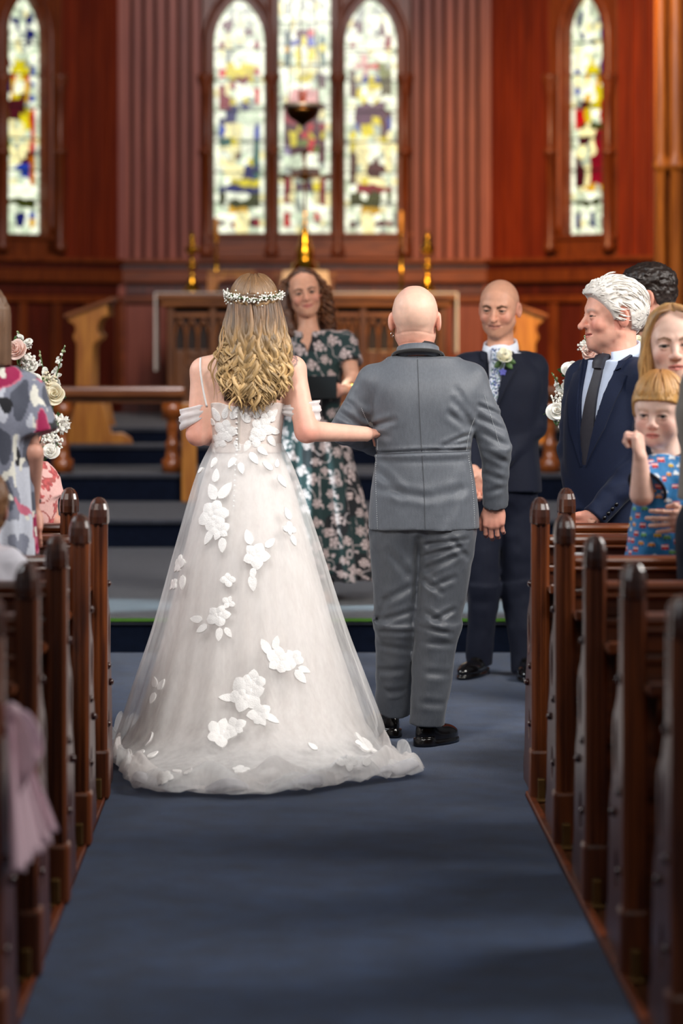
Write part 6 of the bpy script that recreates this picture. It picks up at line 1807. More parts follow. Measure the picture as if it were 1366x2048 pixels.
# ---- hair
HC = bd.C; root_c, mid_c, tip_c, shade_c = lina((112, 82, 56)), lina((160, 126, 86)), lina((208, 174, 120)), lina((74, 52, 34))
def hbase(P):
    q = P - HC
    d = ell(q, (0, -0.020, 0.028), (0.079, 0.098, 0.096))
    d = smin(d, loft(P - np.array([0, YBr - 0.055, 0]), [(zb(800), bx(506), -0.034, 0.094, 0.016), (zb(740), bx(508), -0.030, 0.094, 0.022), (zb(680), bx(509), -0.022, 0.084, 0.035), (zb(620), bx(509), -0.012, 0.072, 0.062), (zb(590), bx(509), -0.01, 0.06, 0.07)], 2.2), 0.03)
    d = np.maximum(d, -(P[:, 1] - (YBr + 0.05)) * -1)
    return d + 0.003 * vnoise(P, (60, 60, 14), 3)
V, F = mesh_sdf(hbase, HC - np.array([0.16, 0.2, 0.40]), HC + np.array([0.16, 0.13, 0.16]), 0.005)
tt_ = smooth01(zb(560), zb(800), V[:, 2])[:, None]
hair = obj('hair', V, F, M_hair, br, cols=root_c * 0.8 * (1 - tt_) + shade_c * 1.2 * tt_)  # shadow beneath the locks put into the base colour, deeper lower down
rr = np.random.default_rng(12)
st = []; cs = []
def head_pt(th, z):
    """point on the hair cap: th = 0 straight back, + towards the viewer's right"""
    k_ = math.sqrt(max(1 - ((z - 0.030) / 0.104) ** 2, 0.0))
    return HC + np.array([0.0855 * k_ * math.sin(th), -0.020 - 0.107 * k_ * math.cos(th), z])
# combed crown, drawn back to the wreath
for i in range(150):
    th = rr.uniform(-1.75, 1.75); z1 = 0.035 + 0.02 * abs(th) / 1.7 + rr.uniform(-0.012, 0.006)
    z0 = rr.uniform(0.100, 0.131)
    t = np.linspace(0, 1, 10)
    th0 = th * 0.65 + rr.normal(0, 0.08)
    pts = np.array([head_pt(th0 + (th - th0) * u, z0 + (z1 - z0) * u ** 1.4) for u in t]) 
    st.append((pts, 0.0055 * np.array([.3, .7, .9, 1, 1, 1, 1, .9, .8, .5]) * rr.uniform(.7, 1.2)))
    f = rr.uniform(0.8, 1.25); cs.append(np.clip((root_c * (1 - t[:, None] * 0.5) + mid_c * t[:, None] * 0.5) * f, 0, 1))
# loose waves below it
NL = 290; WLc = np.random.default_rng(78).uniform(0.085, 0.15, 40); CP = np.random.default_rng(77).uniform(0, 6.28, 40)
for i in range(NL + 60):
    lay_ = rr.random()
    u0 = rr.uniform(-1, 1); th = u0 * 1.65
    p0 = head_pt(th, rr.uniform(-0.01, 0.045))
    cen = 1 - abs(u0) ** 1.6
    xe = bx(508 + u0 * 64 + rr.normal(0, 9)); ye = 780 + 40 * cen - rr.random() ** 2 * (95 if i < NL else 25) + rr.normal(0, 7)
    n = 34; t = np.linspace(0, 1, n)
    sh = abs(u0) ** 2
    pm = np.array([bx(510 + u0 * 68), YBr - 0.140 + 0.07 * sh - 0.012 * lay_, zb(690)])
    pe = np.array([xe, YBr - 0.128 - 0.018 * lay_ + 0.02 * sh, zb(ye)])
    P = spline([p0, p0 * 0.45 + pm * 0.55 + np.array([0.004 * u0, -0.004, 0]), pm, pm * 0.45 + pe * 0.55, pe], n)
    ci = int(round(u0 * 13 + 0.7 * lay_)) + 16
    phs = CP[ci] + rr.normal(0, 0.35); wl = WLc[ci] * rr.uniform(0.93, 1.07)
    s_len = np.cumsum(np.r_[0, np.linalg.norm(np.diff(P, axis=0), axis=1)])
    amp = 0.0015 + 0.0125 * smooth01(0.12, 0.85, t) * rr.uniform(0.6, 1.15)
    ang = 2 * math.pi * s_len / wl * (1 + 0.25 * t) + phs
    hnd = 1 if CP[ci] > 3.1 else -1
    P[:, 0] += amp * np.sin(ang) * hnd; P[:, 1] += amp * 0.5 * np.cos(ang) - 0.004 * lay_
    rad = rr.uniform(0.0038, 0.0085) * np.interp(t, [0, .15, .6, .9, 1], [.6, 1, 1.25, 1.0, .2])
    st.append((P, rad))
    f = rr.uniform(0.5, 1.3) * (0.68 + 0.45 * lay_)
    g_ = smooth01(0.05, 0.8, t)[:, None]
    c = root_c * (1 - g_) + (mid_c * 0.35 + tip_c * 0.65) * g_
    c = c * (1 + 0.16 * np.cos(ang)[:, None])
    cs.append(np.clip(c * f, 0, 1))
# a few stray strands over the shoulder blade
for x0, x1, y1 in ((452, 428, 770), (448, 424, 800), (455, 418, 745), (562, 576, 770), (565, 580, 745)):
    n = 26; t = np.linspace(0, 1, n)
    P = spline([W(x0, 640, YBr - 0.06), W((x0 * 2 + x1) / 3, 690, YBr - 0.12), W(x1, 735, YBr - 0.115), W(x1 + 4, y1, YBr - 0.115)], n)
    P[:, 0] += 0.005 * np.sin(t * 14 + x0)
    st.append((P, 0.003 * np.interp(t, [0, .2, .8, 1], [.6, 1, .8, .1]))); cs.append(np.clip(mid_c * np.ones((n, 1)) * 1.15, 0, 1))
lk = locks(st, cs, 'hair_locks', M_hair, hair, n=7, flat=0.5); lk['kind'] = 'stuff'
# twisted strands under the wreath
for s_ in (-1, 1):
    t = np.linspace(0, 1, 24)
    P = np.array([head_pt(s_ * (1.45 - 1.4 * u), 0.040 - 0.026 * u + 0.004 * math.sin(u * 26)) for u in t]) ; P[:, 1] -= 0.004
    MB().tube(P, 0.008 * np.interp(t, [0, .1, .9, 1], [.5, 1, 1, .6]), 8, col=mid_c * 0.9).build('twist', M_hair, hair, vc=True)
# flower wreath
wr_ = []
mbf = MB(); mbs = MB()
for i in range(26):
    th = -1.62 + 3.24 * i / 25; wr_.append(head_pt(th, 0.034 + 0.020 * abs(th) / 1.6 + 0.003 * math.sin(i * 1.7)) + np.array([0.012 * math.sin(th), -0.014 * math.cos(th), 0]))
wreath = MB().tube(spline(wr_, 60), 0.0022, 5).build('flower_wreath', M_leaf, br)
for i in range(230):
    th = rr.uniform(-1.66, 1.66); dz = rr.normal(0, 0.0095)
    b0 = head_pt(th, 0.034 + 0.020 * abs(th) / 1.6); n0 = b0 - HC - np.array([0, -0.02, 0.04]); n0 /= np.linalg.norm(n0)
    p = b0 + n0 * rr.uniform(0.012, 0.028) + np.array([0, 0, dz])
    r = rr.uniform(0.0022, 0.0042)
    V, F = lathe([(0.0003, -r), (r * .8, -r * .5), (r, 0), (r * .75, r * .6), (0.0003, r)], n=7); mbf.add(V + p, F)
    if i % 3 == 0: mbs.tube([b0, p], 0.0008, 4)
fo = mbf.build('florets', mat('gypsophila_white', '#f0efe6', rough=0.7, var=0.05), wreath); fo['kind'] = 'stuff'
fs = mbs.build('floret_stems', M_leaf, wreath); fs['kind'] = 'stuff'
child_fix(br)
# ================================================================ printed cloth
def normals_of(V, F):
    F = np.asarray(F); n = np.cross(V[F[:, 2]] - V[F[:, 0]], V[F[:, 3]] - V[F[:, 1]])
    N = np.zeros_like(V)
    for k in range(4): np.add.at(N, F[:, k], n)
    return N / (np.linalg.norm(N, axis=1)[:, None] + 1e-12)
def seeds_on(V, N, dmin, seed, cap_=420):
    rr = np.random.default_rng(seed); ok = []
    for i in rr.permutation(len(V))[:9000]:
        if len(ok) == 0 or np.min(np.linalg.norm(V[ok] - V[i], axis=1)) > dmin: ok.append(i)
        if len(ok) >= cap_: break
    return np.array(ok)
def near_seed(V, N, ids):
    """for every vertex: nearest seed and its place (u level, v up) in that seed's own plane"""
    best = np.full(len(V), 9.0); bi = np.zeros(len(V), int)
    for k, i in enumerate(ids):
        d = np.linalg.norm(V - V[i], axis=1); m = d < best; best[m] = d[m]; bi[m] = k
    s_ = V[ids][bi]; n = N[ids][bi]
    th = np.stack([-n[:, 1], n[:, 0], 0 * n[:, 0]], -1); th /= np.linalg.norm(th, axis=1)[:, None] + 1e-9
    dv = V - s_
    return bi, (dv * th).sum(1), dv[:, 2]

M_print = vmat('printed_cotton', rough=0.75, bump=0.12, bscale=500, sheen=0.15, var=0.06, vscale=120)

# ================================================================ PERSON: officiant
YOf = 14.6; ZP = 0.161
of = thing('person', 'curly-haired smiling person in a dark floral dress holding an open black folder', 'person', (W(625, 1200, YOf)[0], YOf, ZP))
zf = lambda py: EYE - (py - PY0) * YOf / FPX
fx = lambda px: (px - PX0) * YOf / FPX
OJ = {'neck': w(616, 662, YOf), 'shL': w(548, 690, YOf), 'shR': w(690, 684, YOf), 'elR': w(706, 760, YOf - 0.10), 'wrR': w(688, 779, YOf - 0.34), 'elL': w(540, 775, YOf - 0.08), 'wrL': w(590, 790, YOf - 0.33)}
DL = [(zf(1152), 0.03, 0, 0.285, 0.25), (zf(1050), 0.02, 0, 0.255, 0.225), (zf(930), 0.01, 0, 0.205, 0.185), (zf(860), 0, 0, 0.170, 0.150), (zf(800), 0, 0, 0.138, 0.118), (zf(750), 0, 0, 0.160, 0.130), (zf(710), 0, 0, 0.168, 0.118), (zf(685), 0, 0, 0.14, 0.09), (zf(662), -0.01, 0.01, 0.075, 0.068)]
def dress(P):
    q = P - np.array([fx(622), YOf, 0])
    d = loft(q, DL, 2.2)
    a = np.arctan2(q[:, 1], q[:, 0]); lo_ = smooth01(zf(800), zf(1100), q[:, 2])
    d = d - 0.022 * lo_ * np.sin(11 * a + 1.5 * np.sin(2 * a)) - 0.006 * lo_ * np.sin(23 * a)
    for k in 'LR':
        d = smin(d, cap(P, OJ['neck'] + np.array([0, 0.01, -0.055]), OJ['sh' + k], 0.042, 0.058), 0.03)
        d = smin(d, cone(P, OJ['sh' + k], OJ['sh' + k] * 0.42 + OJ['el' + k] * 0.58, 0.062, 0.070), 0.02)
    # keyhole neck slit
    wz_ = np.clip((q[:, 2] - zf(706)) * 0.22, 0, 0.03)
    d = np.maximum(d, -np.maximum(np.maximum(np.abs(q[:, 0] + 0.018) - wz_, q[:, 1] + 0.01), zf(706) - q[:, 2]))
    d = np.maximum(d, -sph(P, OJ['neck'] + np.array([0, -0.02, 0.045]), 0.062))
    return d + 0.003 * vnoise(P, (14, 14, 10), 4)
V, F = mesh_sdf(dress, [fx(470), YOf - 0.36, zf(1160)], [fx(775), YOf + 0.32, zf(650)], 0.0048)
N = normals_of(V, F); ids = seeds_on(V, N, 0.062, 3); bi, u, v = near_seed(V, N, ids)
rr = np.random.default_rng(8)
R0 = rr.uniform(0.022, 0.034, len(ids))[bi]; phs = rr.uniform(0, 6, len(ids))[bi]
r = np.hypot(u, v); a = np.arctan2(v, u)
base = np.where((vnoise(V, 9, 5) > 0.0)[:, None], lina((16, 44, 44)), lina((12, 15, 20)))
vine = (np.abs(vnoise(V, 17, 8)) < 0.045) & (r > R0 * 0.9)
c = base.copy(); c[vine] = lina((170, 156, 154))
NPt = rr.choice([4, 5, 6, 7], len(ids))[bi]; fl = r < R0 * (0.80 + 0.13 * np.cos(NPt * a + phs) + 0.16 * vnoise(V, 70, 12))
pt = 0.5 + 0.5 * np.cos(5 * a + phs) * np.clip(r / R0 * 1.6, 0, 1)
pc = lina((206, 184, 180)) * (0.55 + 0.5 * pt)[:, None] * np.where((np.abs(r / R0 - 0.45) < 0.09), 0.5, 1.0)[:, None]
c[fl] = pc[fl]
lf = (np.hypot((u - R0 * 1.1) / 0.006, (v + R0 * 0.5) / 0.014) < 1) ; c[lf] = lina((186, 168, 166))
dr = obj('dress', V, F, M_print, of, cols=np.clip(c, 0, 1))
# gathered sleeve edge and neckline frill
ra = OJ['sh' + 'R'] * 0.42 + OJ['elR'] * 0.58
bd = Body()
def of_skin(P):
    d = cap(P, OJ['neck'] + np.array([0, 0.0, -0.09]), OJ['neck'] + np.array([0, 0, 0.04]), 0.085, 0.048)
    d = smin(d, ell(P, OJ['neck'] + np.array([0, -0.01, -0.07]), (0.11, 0.075, 0.07)), 0.03)
    for k in 'LR':
        e = smin(cap(P, OJ['sh' + k], OJ['el' + k], 0.045, 0.038), cap(P, OJ['el' + k], OJ['wr' + k], 0.037, 0.025), 0.02)
        d = smin(d, e, 0.02)
    return d
bd.sdf(of_skin, [fx(520), YOf - 0.42, zf(800)], [fx(730), YOf + 0.15, zf(640)], 0.0052, (216, 160, 132))
oo_ = {'skin': (220, 160, 130), 'fem': 1.0, 'smile': 0.7, 'jaw': 1.0, 'brow': (96, 62, 44), 'browk': 0.85, 'eye': 1.12, 'iris': (48, 38, 30), 'gaze': (0, -1, 0), 'lips': (196, 96, 92), 'nose': 1.05,
       'neckw': OJ['neck'] + np.array([0, 0.0, -0.03]), 'nr': 0.048, 'nr2': 0.055}
bd.head(w(609, 588, YOf), rotz(0.06) @ roty(-0.16) @ rotx(-0.04), 1.0, oo_, res=0.003)
Rh_ = np.array([[0, 0, 1.0], [0, -1.0, 0], [1.0, 0, 0]]) @ rotz(0) @ roty(0.12)
bd.hand(OJ['wrR'] + np.array([-0.005, -0.005, 0]), Rh_, 1, curl=(0.15, 0.25, 0.2), k=0.93, col=(222, 160, 138), thumb=0.2, spread=0.03, arm=OJ['wrR'] + np.array([0.03, 0.03, 0]), ar=0.027)
bd.build(of)
# bangle and earrings
def ring(name, c0, R, rx, ry, m, parent, t=0.004, n=22):
    th = np.linspace(0, 2 * math.pi, n); P = np.stack([rx * np.cos(th), ry * np.sin(th), 0 * th], -1) @ R.T + c0
    return MB().tube(P, t, 6).build(name, m, parent)
M_gold = mat('gold', '#d8a040', rough=0.2, metallic=1.0)
ring('bangle', OJ['wrR'] + np.array([0.035, 0.02, 0.002]), to_dir((1, 0.3, 0)), 0.031, 0.031, M_gold, of, 0.005)
for s_ in (-1, 1):
    e = bd.C + np.array([s_ * 0.078, 0.0, -0.04]) @ bd.R.T
    MB().tube([e, e + np.array([0, 0, -0.03]), e + np.array([0, 0, -0.055])], 0.0022, 5).build('earring', M_gold, of)
# curly hair
hb = lina((92, 58, 40)); hl = lina((150, 98, 62)); HC2 = bd.C
def cur(P):
    q = (P - HC2) @ bd.R
    d = ell(q, (0, 0.03, 0.035), (0.086, 0.098, 0.102))
    d = smin(d, chain(P, [HC2 + np.array([-0.075, 0.03, 0.03]), HC2 + np.array([-0.105, 0.03, -0.06]), HC2 + np.array([-0.085, -0.02, -0.20])], [0.045, 0.05, 0.05], 0.03), 0.03)
    d = smin(d, chain(P, [HC2 + np.array([0.075, 0.04, 0.03]), HC2 + np.array([0.105, 0.06, -0.06]), HC2 + np.array([0.12, 0.08, -0.16])], [0.035, 0.042, 0.045], 0.03), 0.03)
    d = np.maximum(d, -ell(q, (0.006, -0.078, -0.026), (0.060, 0.07, 0.088)))
    return d + 0.006 * vnoise(P, 40, 6) + 0.003 * vnoise(P, 90, 7)
V, F = mesh_sdf(cur, HC2 - np.array([0.2, 0.14, 0.30]), HC2 + np.array([0.2, 0.18, 0.16]), 0.005)
hair = obj('hair', V, F, M_hair, of, cols=np.clip(hb * (0.8 + 0.5 * vnoise(V, 60, 2))[:, None], 0, 1))
st = []; cs = []
for i in range(120):
    s_ = -1 if rr.random() < 0.62 else 1
    x0 = s_ * rr.uniform(0.03, 0.085); y0 = rr.uniform(-0.03, 0.08)
    p0 = HC2 + np.array([x0, y0, 0.035 + 0.095 * math.sqrt(max(0.0, 1 - (x0 / 0.09) ** 2))])
    p1 = HC2 + np.array([s_ * rr.uniform(0.085, 0.13), y0 * 0.7 + 0.01, rr.uniform(-0.03, 0.02)])
    ze = rr.uniform(-0.24, -0.10) if s_ < 0 else rr.uniform(-0.19, -0.08)
    p2 = HC2 + np.array([s_ * rr.uniform(0.055, 0.145), rr.uniform(-0.05, 0.06) + (0.05 if s_ > 0 else 0), ze])
    n = 44; t = np.linspace(0, 1, n); P = spline([p0, p1, p2], n)
    am = 0.004 + 0.011 * smooth01(0.15, 0.6, t); an = t * rr.uniform(22, 34) + rr.uniform(0, 6)
    P[:, 0] += am * np.cos(an); P[:, 1] += am * np.sin(an)
    st.append((P, rr.uniform(0.0035, 0.006) * np.interp(t, [0, .1, .85, 1], [.5, 1, .9, .2]))); f = rr.uniform(0.6, 1.3)
    cs.append(np.clip((hb * (1 - 0.55 * rr.random()) + hl * 0.5) * f * np.ones((n, 1)), 0, 1))
lk = locks(st, cs, 'hair_curls', M_hair, hair, n=6, flat=0.7); lk['kind'] = 'stuff'
for s_ in (-1, 1):
    p = w(632 + s_ * 20, 1196, YOf); shoe_obj(of, np.array([p[0], YOf + 0.08]), np.array([p[0], YOf - 0.14]), ZP + 0.002, 0.04, mat('tan_leather', '#8a5a3c', rough=0.4))
    MB().tube([(p[0], YOf + 0.04, ZP + 0.07), (p[0], YOf + 0.03, ZP + 0.3), (p[0], YOf + 0.02, zf(1050))], [0.038, 0.052, 0.05], 12, col=lina((216, 160, 132))).build('leg', M_skin, of, vc=True)
child_fix(of)
# the folder
fo = thing('service_folder', 'black folder of service papers held open by the curly-haired person', 'folder', tuple(w(638, 776, YOf - 0.375)))
k = YOf / FPX
c0 = np.array(fo.location)
for nm, lo, hi, m in (('cover', (-42, -0.004, -22), (35, 0.004, 24), mat('black_leatherette', '#070607', rough=0.8, spec=0.2)), ('pages', (-40, 0.004, -20), (33, 0.016, 23), mat('page_edges', '#9a9088', rough=0.8)), ('back_cover', (-42, 0.016, -22), (35, 0.022, 25), mat('black_leatherette', '#070607', rough=0.8, spec=0.2))):
    b = MB().box((lo[0] * k, lo[1], lo[2] * k), (hi[0] * k, hi[1], hi[2] * k)).build(nm, m, fo, smooth=False, bevel=0.002)
fo.rotation_euler = (-0.25, 0, 0)

# ================================================================ PERSON: woman in floral blouse
YW = 9.12
wo = thing('person', 'brown-bobbed person in a grey and magenta abstract floral blouse standing at the pews', 'person', (W(-25, 1500, YW)[0], YW, 0))
zw_ = lambda py: EYE - (py - PY0) * YW / FPX
wx = lambda px: (px - PX0) * YW / FPX
WJ = {'neck': w(-22, 715, YW), 'shR': w(48, 778, YW), 'elR': w(66, 905, YW - 0.03), 'wrR': w(62, 1010, YW + 0.10), 'shL': w(-110, 778, YW), 'elL': w(-128, 905, YW), 'wrL': w(-100, 1000, YW + 0.15)}
BLv = [(zw_(1118), 0, 0, 0.160, 0.135), (zw_(1040), 0, 0, 0.150, 0.13), (zw_(930), 0, 0, 0.140, 0.12), (zw_(840), 0, 0, 0.152, 0.125), (zw_(790), 0, 0, 0.155, 0.115), (zw_(760), 0, 0, 0.135, 0.09), (zw_(735), 0, 0, 0.07, 0.07)]
def blouse(P):
    q = P - np.array([wx(-28), YW, 0]); d = loft(q, BLv, 2.3)
    for k in 'LR':
        d = smin(d, cap(P, WJ['neck'] + np.array([0, 0, -0.06]), WJ['sh' + k], 0.045, 0.060), 0.03)
        e = WJ['sh' + k] * 0.28 + WJ['el' + k] * 0.72 + np.array([0.016 if k == 'R' else -0.016, 0, 0])
        d = smin(d, cone(P, WJ['sh' + k] + np.array([0, 0, 0.01]), e, 0.064, 0.076), 0.025)
    hem = zw_(1112) + (P[:, 0] - wx(60)) * -0.35
    d = np.maximum(d, hem - P[:, 2])
    a = np.arctan2(q[:, 1], q[:, 0])
    return d - 0.008 * smooth01(zw_(850), zw_(1100), P[:, 2]) * np.sin(13 * a) + 0.004 * vnoise(P, (10, 10, 7), 3) + 0.003 * vnoise(P, (25, 25, 9), 5)
V, F = mesh_sdf(blouse, [wx(-190), YW - 0.22, zw_(1130)], [wx(125), YW + 0.22, zw_(700)], 0.005)
c = np.ones((len(V), 3)) * lina((126, 130, 146))
Vw = V + 0.03 * np.stack([vnoise(V, 18, 21), vnoise(V, 18, 22), vnoise(V, 18, 23)], -1)
n1, n2, n3, n4 = vnoise(Vw, (26, 26, 12), 1), vnoise(Vw, (22, 22, 13), 2), vnoise(Vw, (12, 12, 10), 9), vnoise(Vw, 34, 5)
c[n1 > 0.25] = lina((196, 200, 212)); c[n1 < -0.35] = lina((74, 78, 92))
c[(n2 < -0.42)] = lina((16, 17, 26)); c[(n3 > 0.26)] = lina((150, 10, 72)); c[(n3 > 0.19) & (n3 <= 0.26)] = lina((200, 104, 128)); c[(n4 > 0.62)] = lina((228, 226, 214))
obj('blouse', V, F, M_print, wo, cols=c)
V, F = mesh_sdf(lambda P: smin(smin(cap(P, W(-60, 1110, YW + 0.06), W(-60, 1300, YW + 0.08), 0.09, 0.07), cap(P, W(10, 1110, YW + 0.06), W(10, 1300, YW + 0.08), 0.09, 0.07), 0.03), smin(cap(P, W(-60, 1300, YW + 0.08), W(-60, 1560, YW + 0.1), 0.07, 0.05), cap(P, W(10, 1300, YW + 0.08), W(10, 1560, YW + 0.1), 0.07, 0.05), 0.03), 0.03), [wx(-150), YW - 0.15, 0.004], [wx(100), YW + 0.25, zw_(1070)], 0.012)
obj('trousers', V, F, M_lining, wo)
bd = Body()
bd.head(w(-42, 645, YW), rotz(math.pi + 0.25), 1.0, {'skin': (214, 160, 138), 'fem': 1.0, 'neckw': WJ['neck'] + np.array([0, 0, -0.04]), 'nr': 0.048}, res=0.004)
bd.hand(WJ['wrR'], rotz(math.pi) @ rotx(0.35), 1, curl=(0.4, 0.5, 0.4), k=0.95, col=(206, 152, 132), arm=WJ['elR'], ar=0.036, via=[WJ['elR'], WJ['elR'], WJ['shR'], WJ['neck'] + np.array([0, 0, -0.05])])
bd.build(wo)
ring('bracelet', WJ['wrR'] + np.array([0.0, 0.0, 0.012]), rotx(0.4), 0.030, 0.026, mat('dark_leather_cord', '#2a1a14', rough=0.6), wo, 0.0035)
bob = lina((112, 84, 64))
def bobf(P):
    q = (P - bd.C) @ bd.R
    d = smin(ell(q, (0, 0.02, 0.03), (0.088, 0.108, 0.102)), loft(q - np.array([0, 0.02, 0]), [(-0.135, 0, 0.01, 0.094, 0.085), (-0.08, 0, 0, 0.098, 0.10), (0.0, 0, 0, 0.092, 0.108), (0.04, 0, 0, 0.086, 0.10)], 2.3), 0.03)
    d = np.maximum(d, -ell(q, (0, -0.095, -0.02), (0.062, 0.07, 0.12)))
    return d + 0.003 * vnoise(P, (120, 120, 8), 2)
V, F = mesh_sdf(bobf, bd.C - np.array([0.14, 0.16, 0.17]), bd.C + np.array([0.14, 0.16, 0.16]), 0.0045)
obj('hair', V, F, M_hair, wo, cols=np.clip(bob * (1 + 0.35 * vnoise(V, (130, 130, 6), 4))[:, None], 0, 1))
child_fix(wo)

# ================================================================ PERSON: seated woman in pink
YK = 10.28
pk = thing('person', 'person in a pink rose-print dress sitting bent forward on the foremost pew', 'person', (W(40, 1300, YK)[0], YK - 0.05, 0.445))
zk_ = lambda py: EYE - (py - PY0) * YK / FPX
kx = lambda px: (px - PX0) * YK / FPX
KJ = {'neck': w(35, 925, YK + 0.02), 'shR': w(92, 958, YK), 'elR': w(106, 1045, YK - 0.02), 'wrR': w(70, 1065, YK + 0.18), 'shL': w(-22, 958, YK), 'elL': w(-40, 1045, YK), 'wrL': w(20, 1060, YK + 0.2)}
KL = [(0.455, 0, 0.0, 0.17, 0.15), (zk_(1150), 0, 0, 0.15, 0.13), (zk_(1060), 0, 0, 0.13, 0.12), (zk_(990), 0, 0, 0.145, 0.12), (zk_(945), 0, 0, 0.12, 0.09), (zk_(928), 0, 0, 0.07, 0.06)]
def pink(P):
    q = P - np.array([kx(38), YK, 0]); d = loft(q, KL, 2.3)
    for k in 'LR':
        d = smin(d, cap(P, KJ['neck'] + np.array([0, 0, -0.05]), KJ['sh' + k], 0.04, 0.05), 0.03)
        d = smin(d, cone(P, KJ['sh' + k], KJ['sh' + k] * 0.55 + KJ['el' + k] * 0.45, 0.050, 0.060), 0.02)
    for s_ in (-1, 1): d = smin(d, cap(P, (kx(38) + s_ * 0.09, YK, 0.53), (kx(38) + s_ * 0.08, YK + 0.42, 0.52), 0.085, 0.075), 0.03)
    return np.maximum(d, 0.447 - P[:, 2]) + 0.005 * vnoise(P, (16, 16, 12), 7)
V, F = mesh_sdf(pink, [kx(-100), YK - 0.2, 0.43], [kx(150), YK + 0.55, zk_(900)], 0.006)
N = normals_of(V, F); ids = seeds_on(V, N, 0.055, 5, 260); bi, u, v = near_seed(V, N, ids); r = np.hypot(u, v); a = np.arctan2(v, u)
c = np.ones((len(V), 3)) * lina((226, 178, 172)); fl = r < 0.026 * (0.8 + 0.2 * np.cos(5 * a + bi))
c[fl] = (lina((186, 84, 84)) * (0.7 + 0.5 * (0.5 + 0.5 * np.cos(r / 0.004 + 2 * a)))[:, None])[fl]; c[(np.abs(vnoise(V, 22, 3)) < 0.05) & ~fl] = lina((170, 90, 84))
obj('dress', V, F, M_print, pk, cols=np.clip(c, 0, 1))
bd = Body()
bd.head(w(34, 868, YK + 0.10), rotz(math.pi) @ rotx(0.5), 0.98, {'skin': (220, 166, 146), 'fem': 1.0, 'neckw': KJ['neck'] + np.array([0, 0, -0.03]), 'nr': 0.047}, res=0.0045)
for k, sd in (('R', 1), ('L', -1)):
    bd.hand(KJ['wr' + k], rotz(math.pi) @ rotx(1.2), sd, curl=(0.3, 0.4, 0.3), k=0.93, col=(216, 160, 140), arm=KJ['el' + k], ar=0.036, via=[KJ['el' + k], KJ['el' + k], KJ['sh' + k], KJ['neck'] + np.array([0, 0, -0.03])], res=0.004)
bd.build(pk)
th = np.linspace(0, 2 * math.pi, 26)
for i, t in enumerate(th[:-1:1]):
    p = KJ['wrR'] * 0.75 + KJ['elR'] * 0.25 + np.array([0, 0.035 * math.cos(t), 0.034 * math.sin(t)])
    if i == 0: mbb = MB()
    V, F = lathe([(0.0004, -0.004), (0.0034, -0.001), (0.0034, 0.001), (0.0004, 0.004)], n=6); mbb.add(V + p, F)
bb_ = mbb.build('chain_bracelet', M_gold, pk); bb_['kind'] = 'stuff'
hk = lina((84, 60, 44))
hair_shell(pk, bd, lambda x, y: np.interp(y, [-.1, -.07, -.03, 0, .05, .11], [.08, .06, .0, -.05, -.09, -.1]), 0.016, (84, 60, 44), res=0.0055)
child_fix(pk)

# ================================================================ PERSON: seated child in white
YCh = 8.02
ch = thing('person', 'small person in a plain white top sitting behind the floral blouse', 'person', (W(-40, 1250, YCh)[0], YCh, 0.445))
cx_ = lambda px: (px - PX0) * YCh / FPX
zc_ = lambda py: EYE - (py - PY0) * YCh / FPX
CJ = {'neck': w(-38, 1085, YCh), 'shR': w(18, 1128, YCh), 'elR': w(34, 1200, YCh), 'wrR': w(10, 1230, YCh + 0.15), 'shL': w(-92, 1128, YCh), 'elL': w(-110, 1200, YCh), 'wrL': w(-80, 1230, YCh + 0.15)}
CLv = [(0.455, 0, 0, 0.15, 0.12), (zc_(1200), 0, 0, 0.125, 0.10), (zc_(1140), 0, 0, 0.11, 0.085), (zc_(1105), 0, 0, 0.06, 0.055)]
def white_top(P):
    q = P - np.array([cx_(-38), YCh, 0]); d = loft(q, CLv, 2.3)
    for k in 'LR':
        d = smin(d, cap(P, CJ['neck'] + np.array([0, 0, -0.035]), CJ['sh' + k], 0.032, 0.045), 0.03)
        d = smin(d, cone(P, CJ['sh' + k], CJ['el' + k], 0.046, 0.060), 0.02)
    for s_ in (-1, 1): d = smin(d, cap(P, (cx_(-38) + s_ * 0.07, YCh, 0.51), (cx_(-38) + s_ * 0.07, YCh + 0.28, 0.51), 0.062, 0.055), 0.03)
    return np.maximum(d, 0.447 - P[:, 2]) + 0.004 * vnoise(P, 14, 7)
V, F = mesh_sdf(white_top, [cx_(-170), YCh - 0.16, 0.43], [cx_(100), YCh + 0.38, zc_(1070)], 0.006)
obj('top', V, F, mat('white_cotton', '#d6d4de', rough=0.85, var=0.04, sheen=0.2), ch)
bd = Body()
bd.head(w(-40, 1016, YCh), rotz(math.pi), 0.86, {'skin': (214, 160, 142), 'fem': 1.0, 'neckw': CJ['neck'] + np.array([0, 0, -0.02]), 'nr': 0.042}, res=0.0045)
bd.hand(CJ['wrR'], rotz(math.pi) @ rotx(1.0), 1, k=0.7, arm=CJ['elR'], ar=0.036, col=(214, 160, 142), via=[CJ['elR'], CJ['elR'], CJ['shR'], CJ['neck'] + np.array([0, 0, -0.03])], res=0.004)
bd.build(ch)
hair_shell(ch, bd, lambda x, y: np.interp(y, [-.1, -.07, -.03, 0, .05, .11], [.08, .06, .0, -.05, -.09, -.1]), 0.014, (120, 84, 56), res=0.0055)
child_fix(ch)
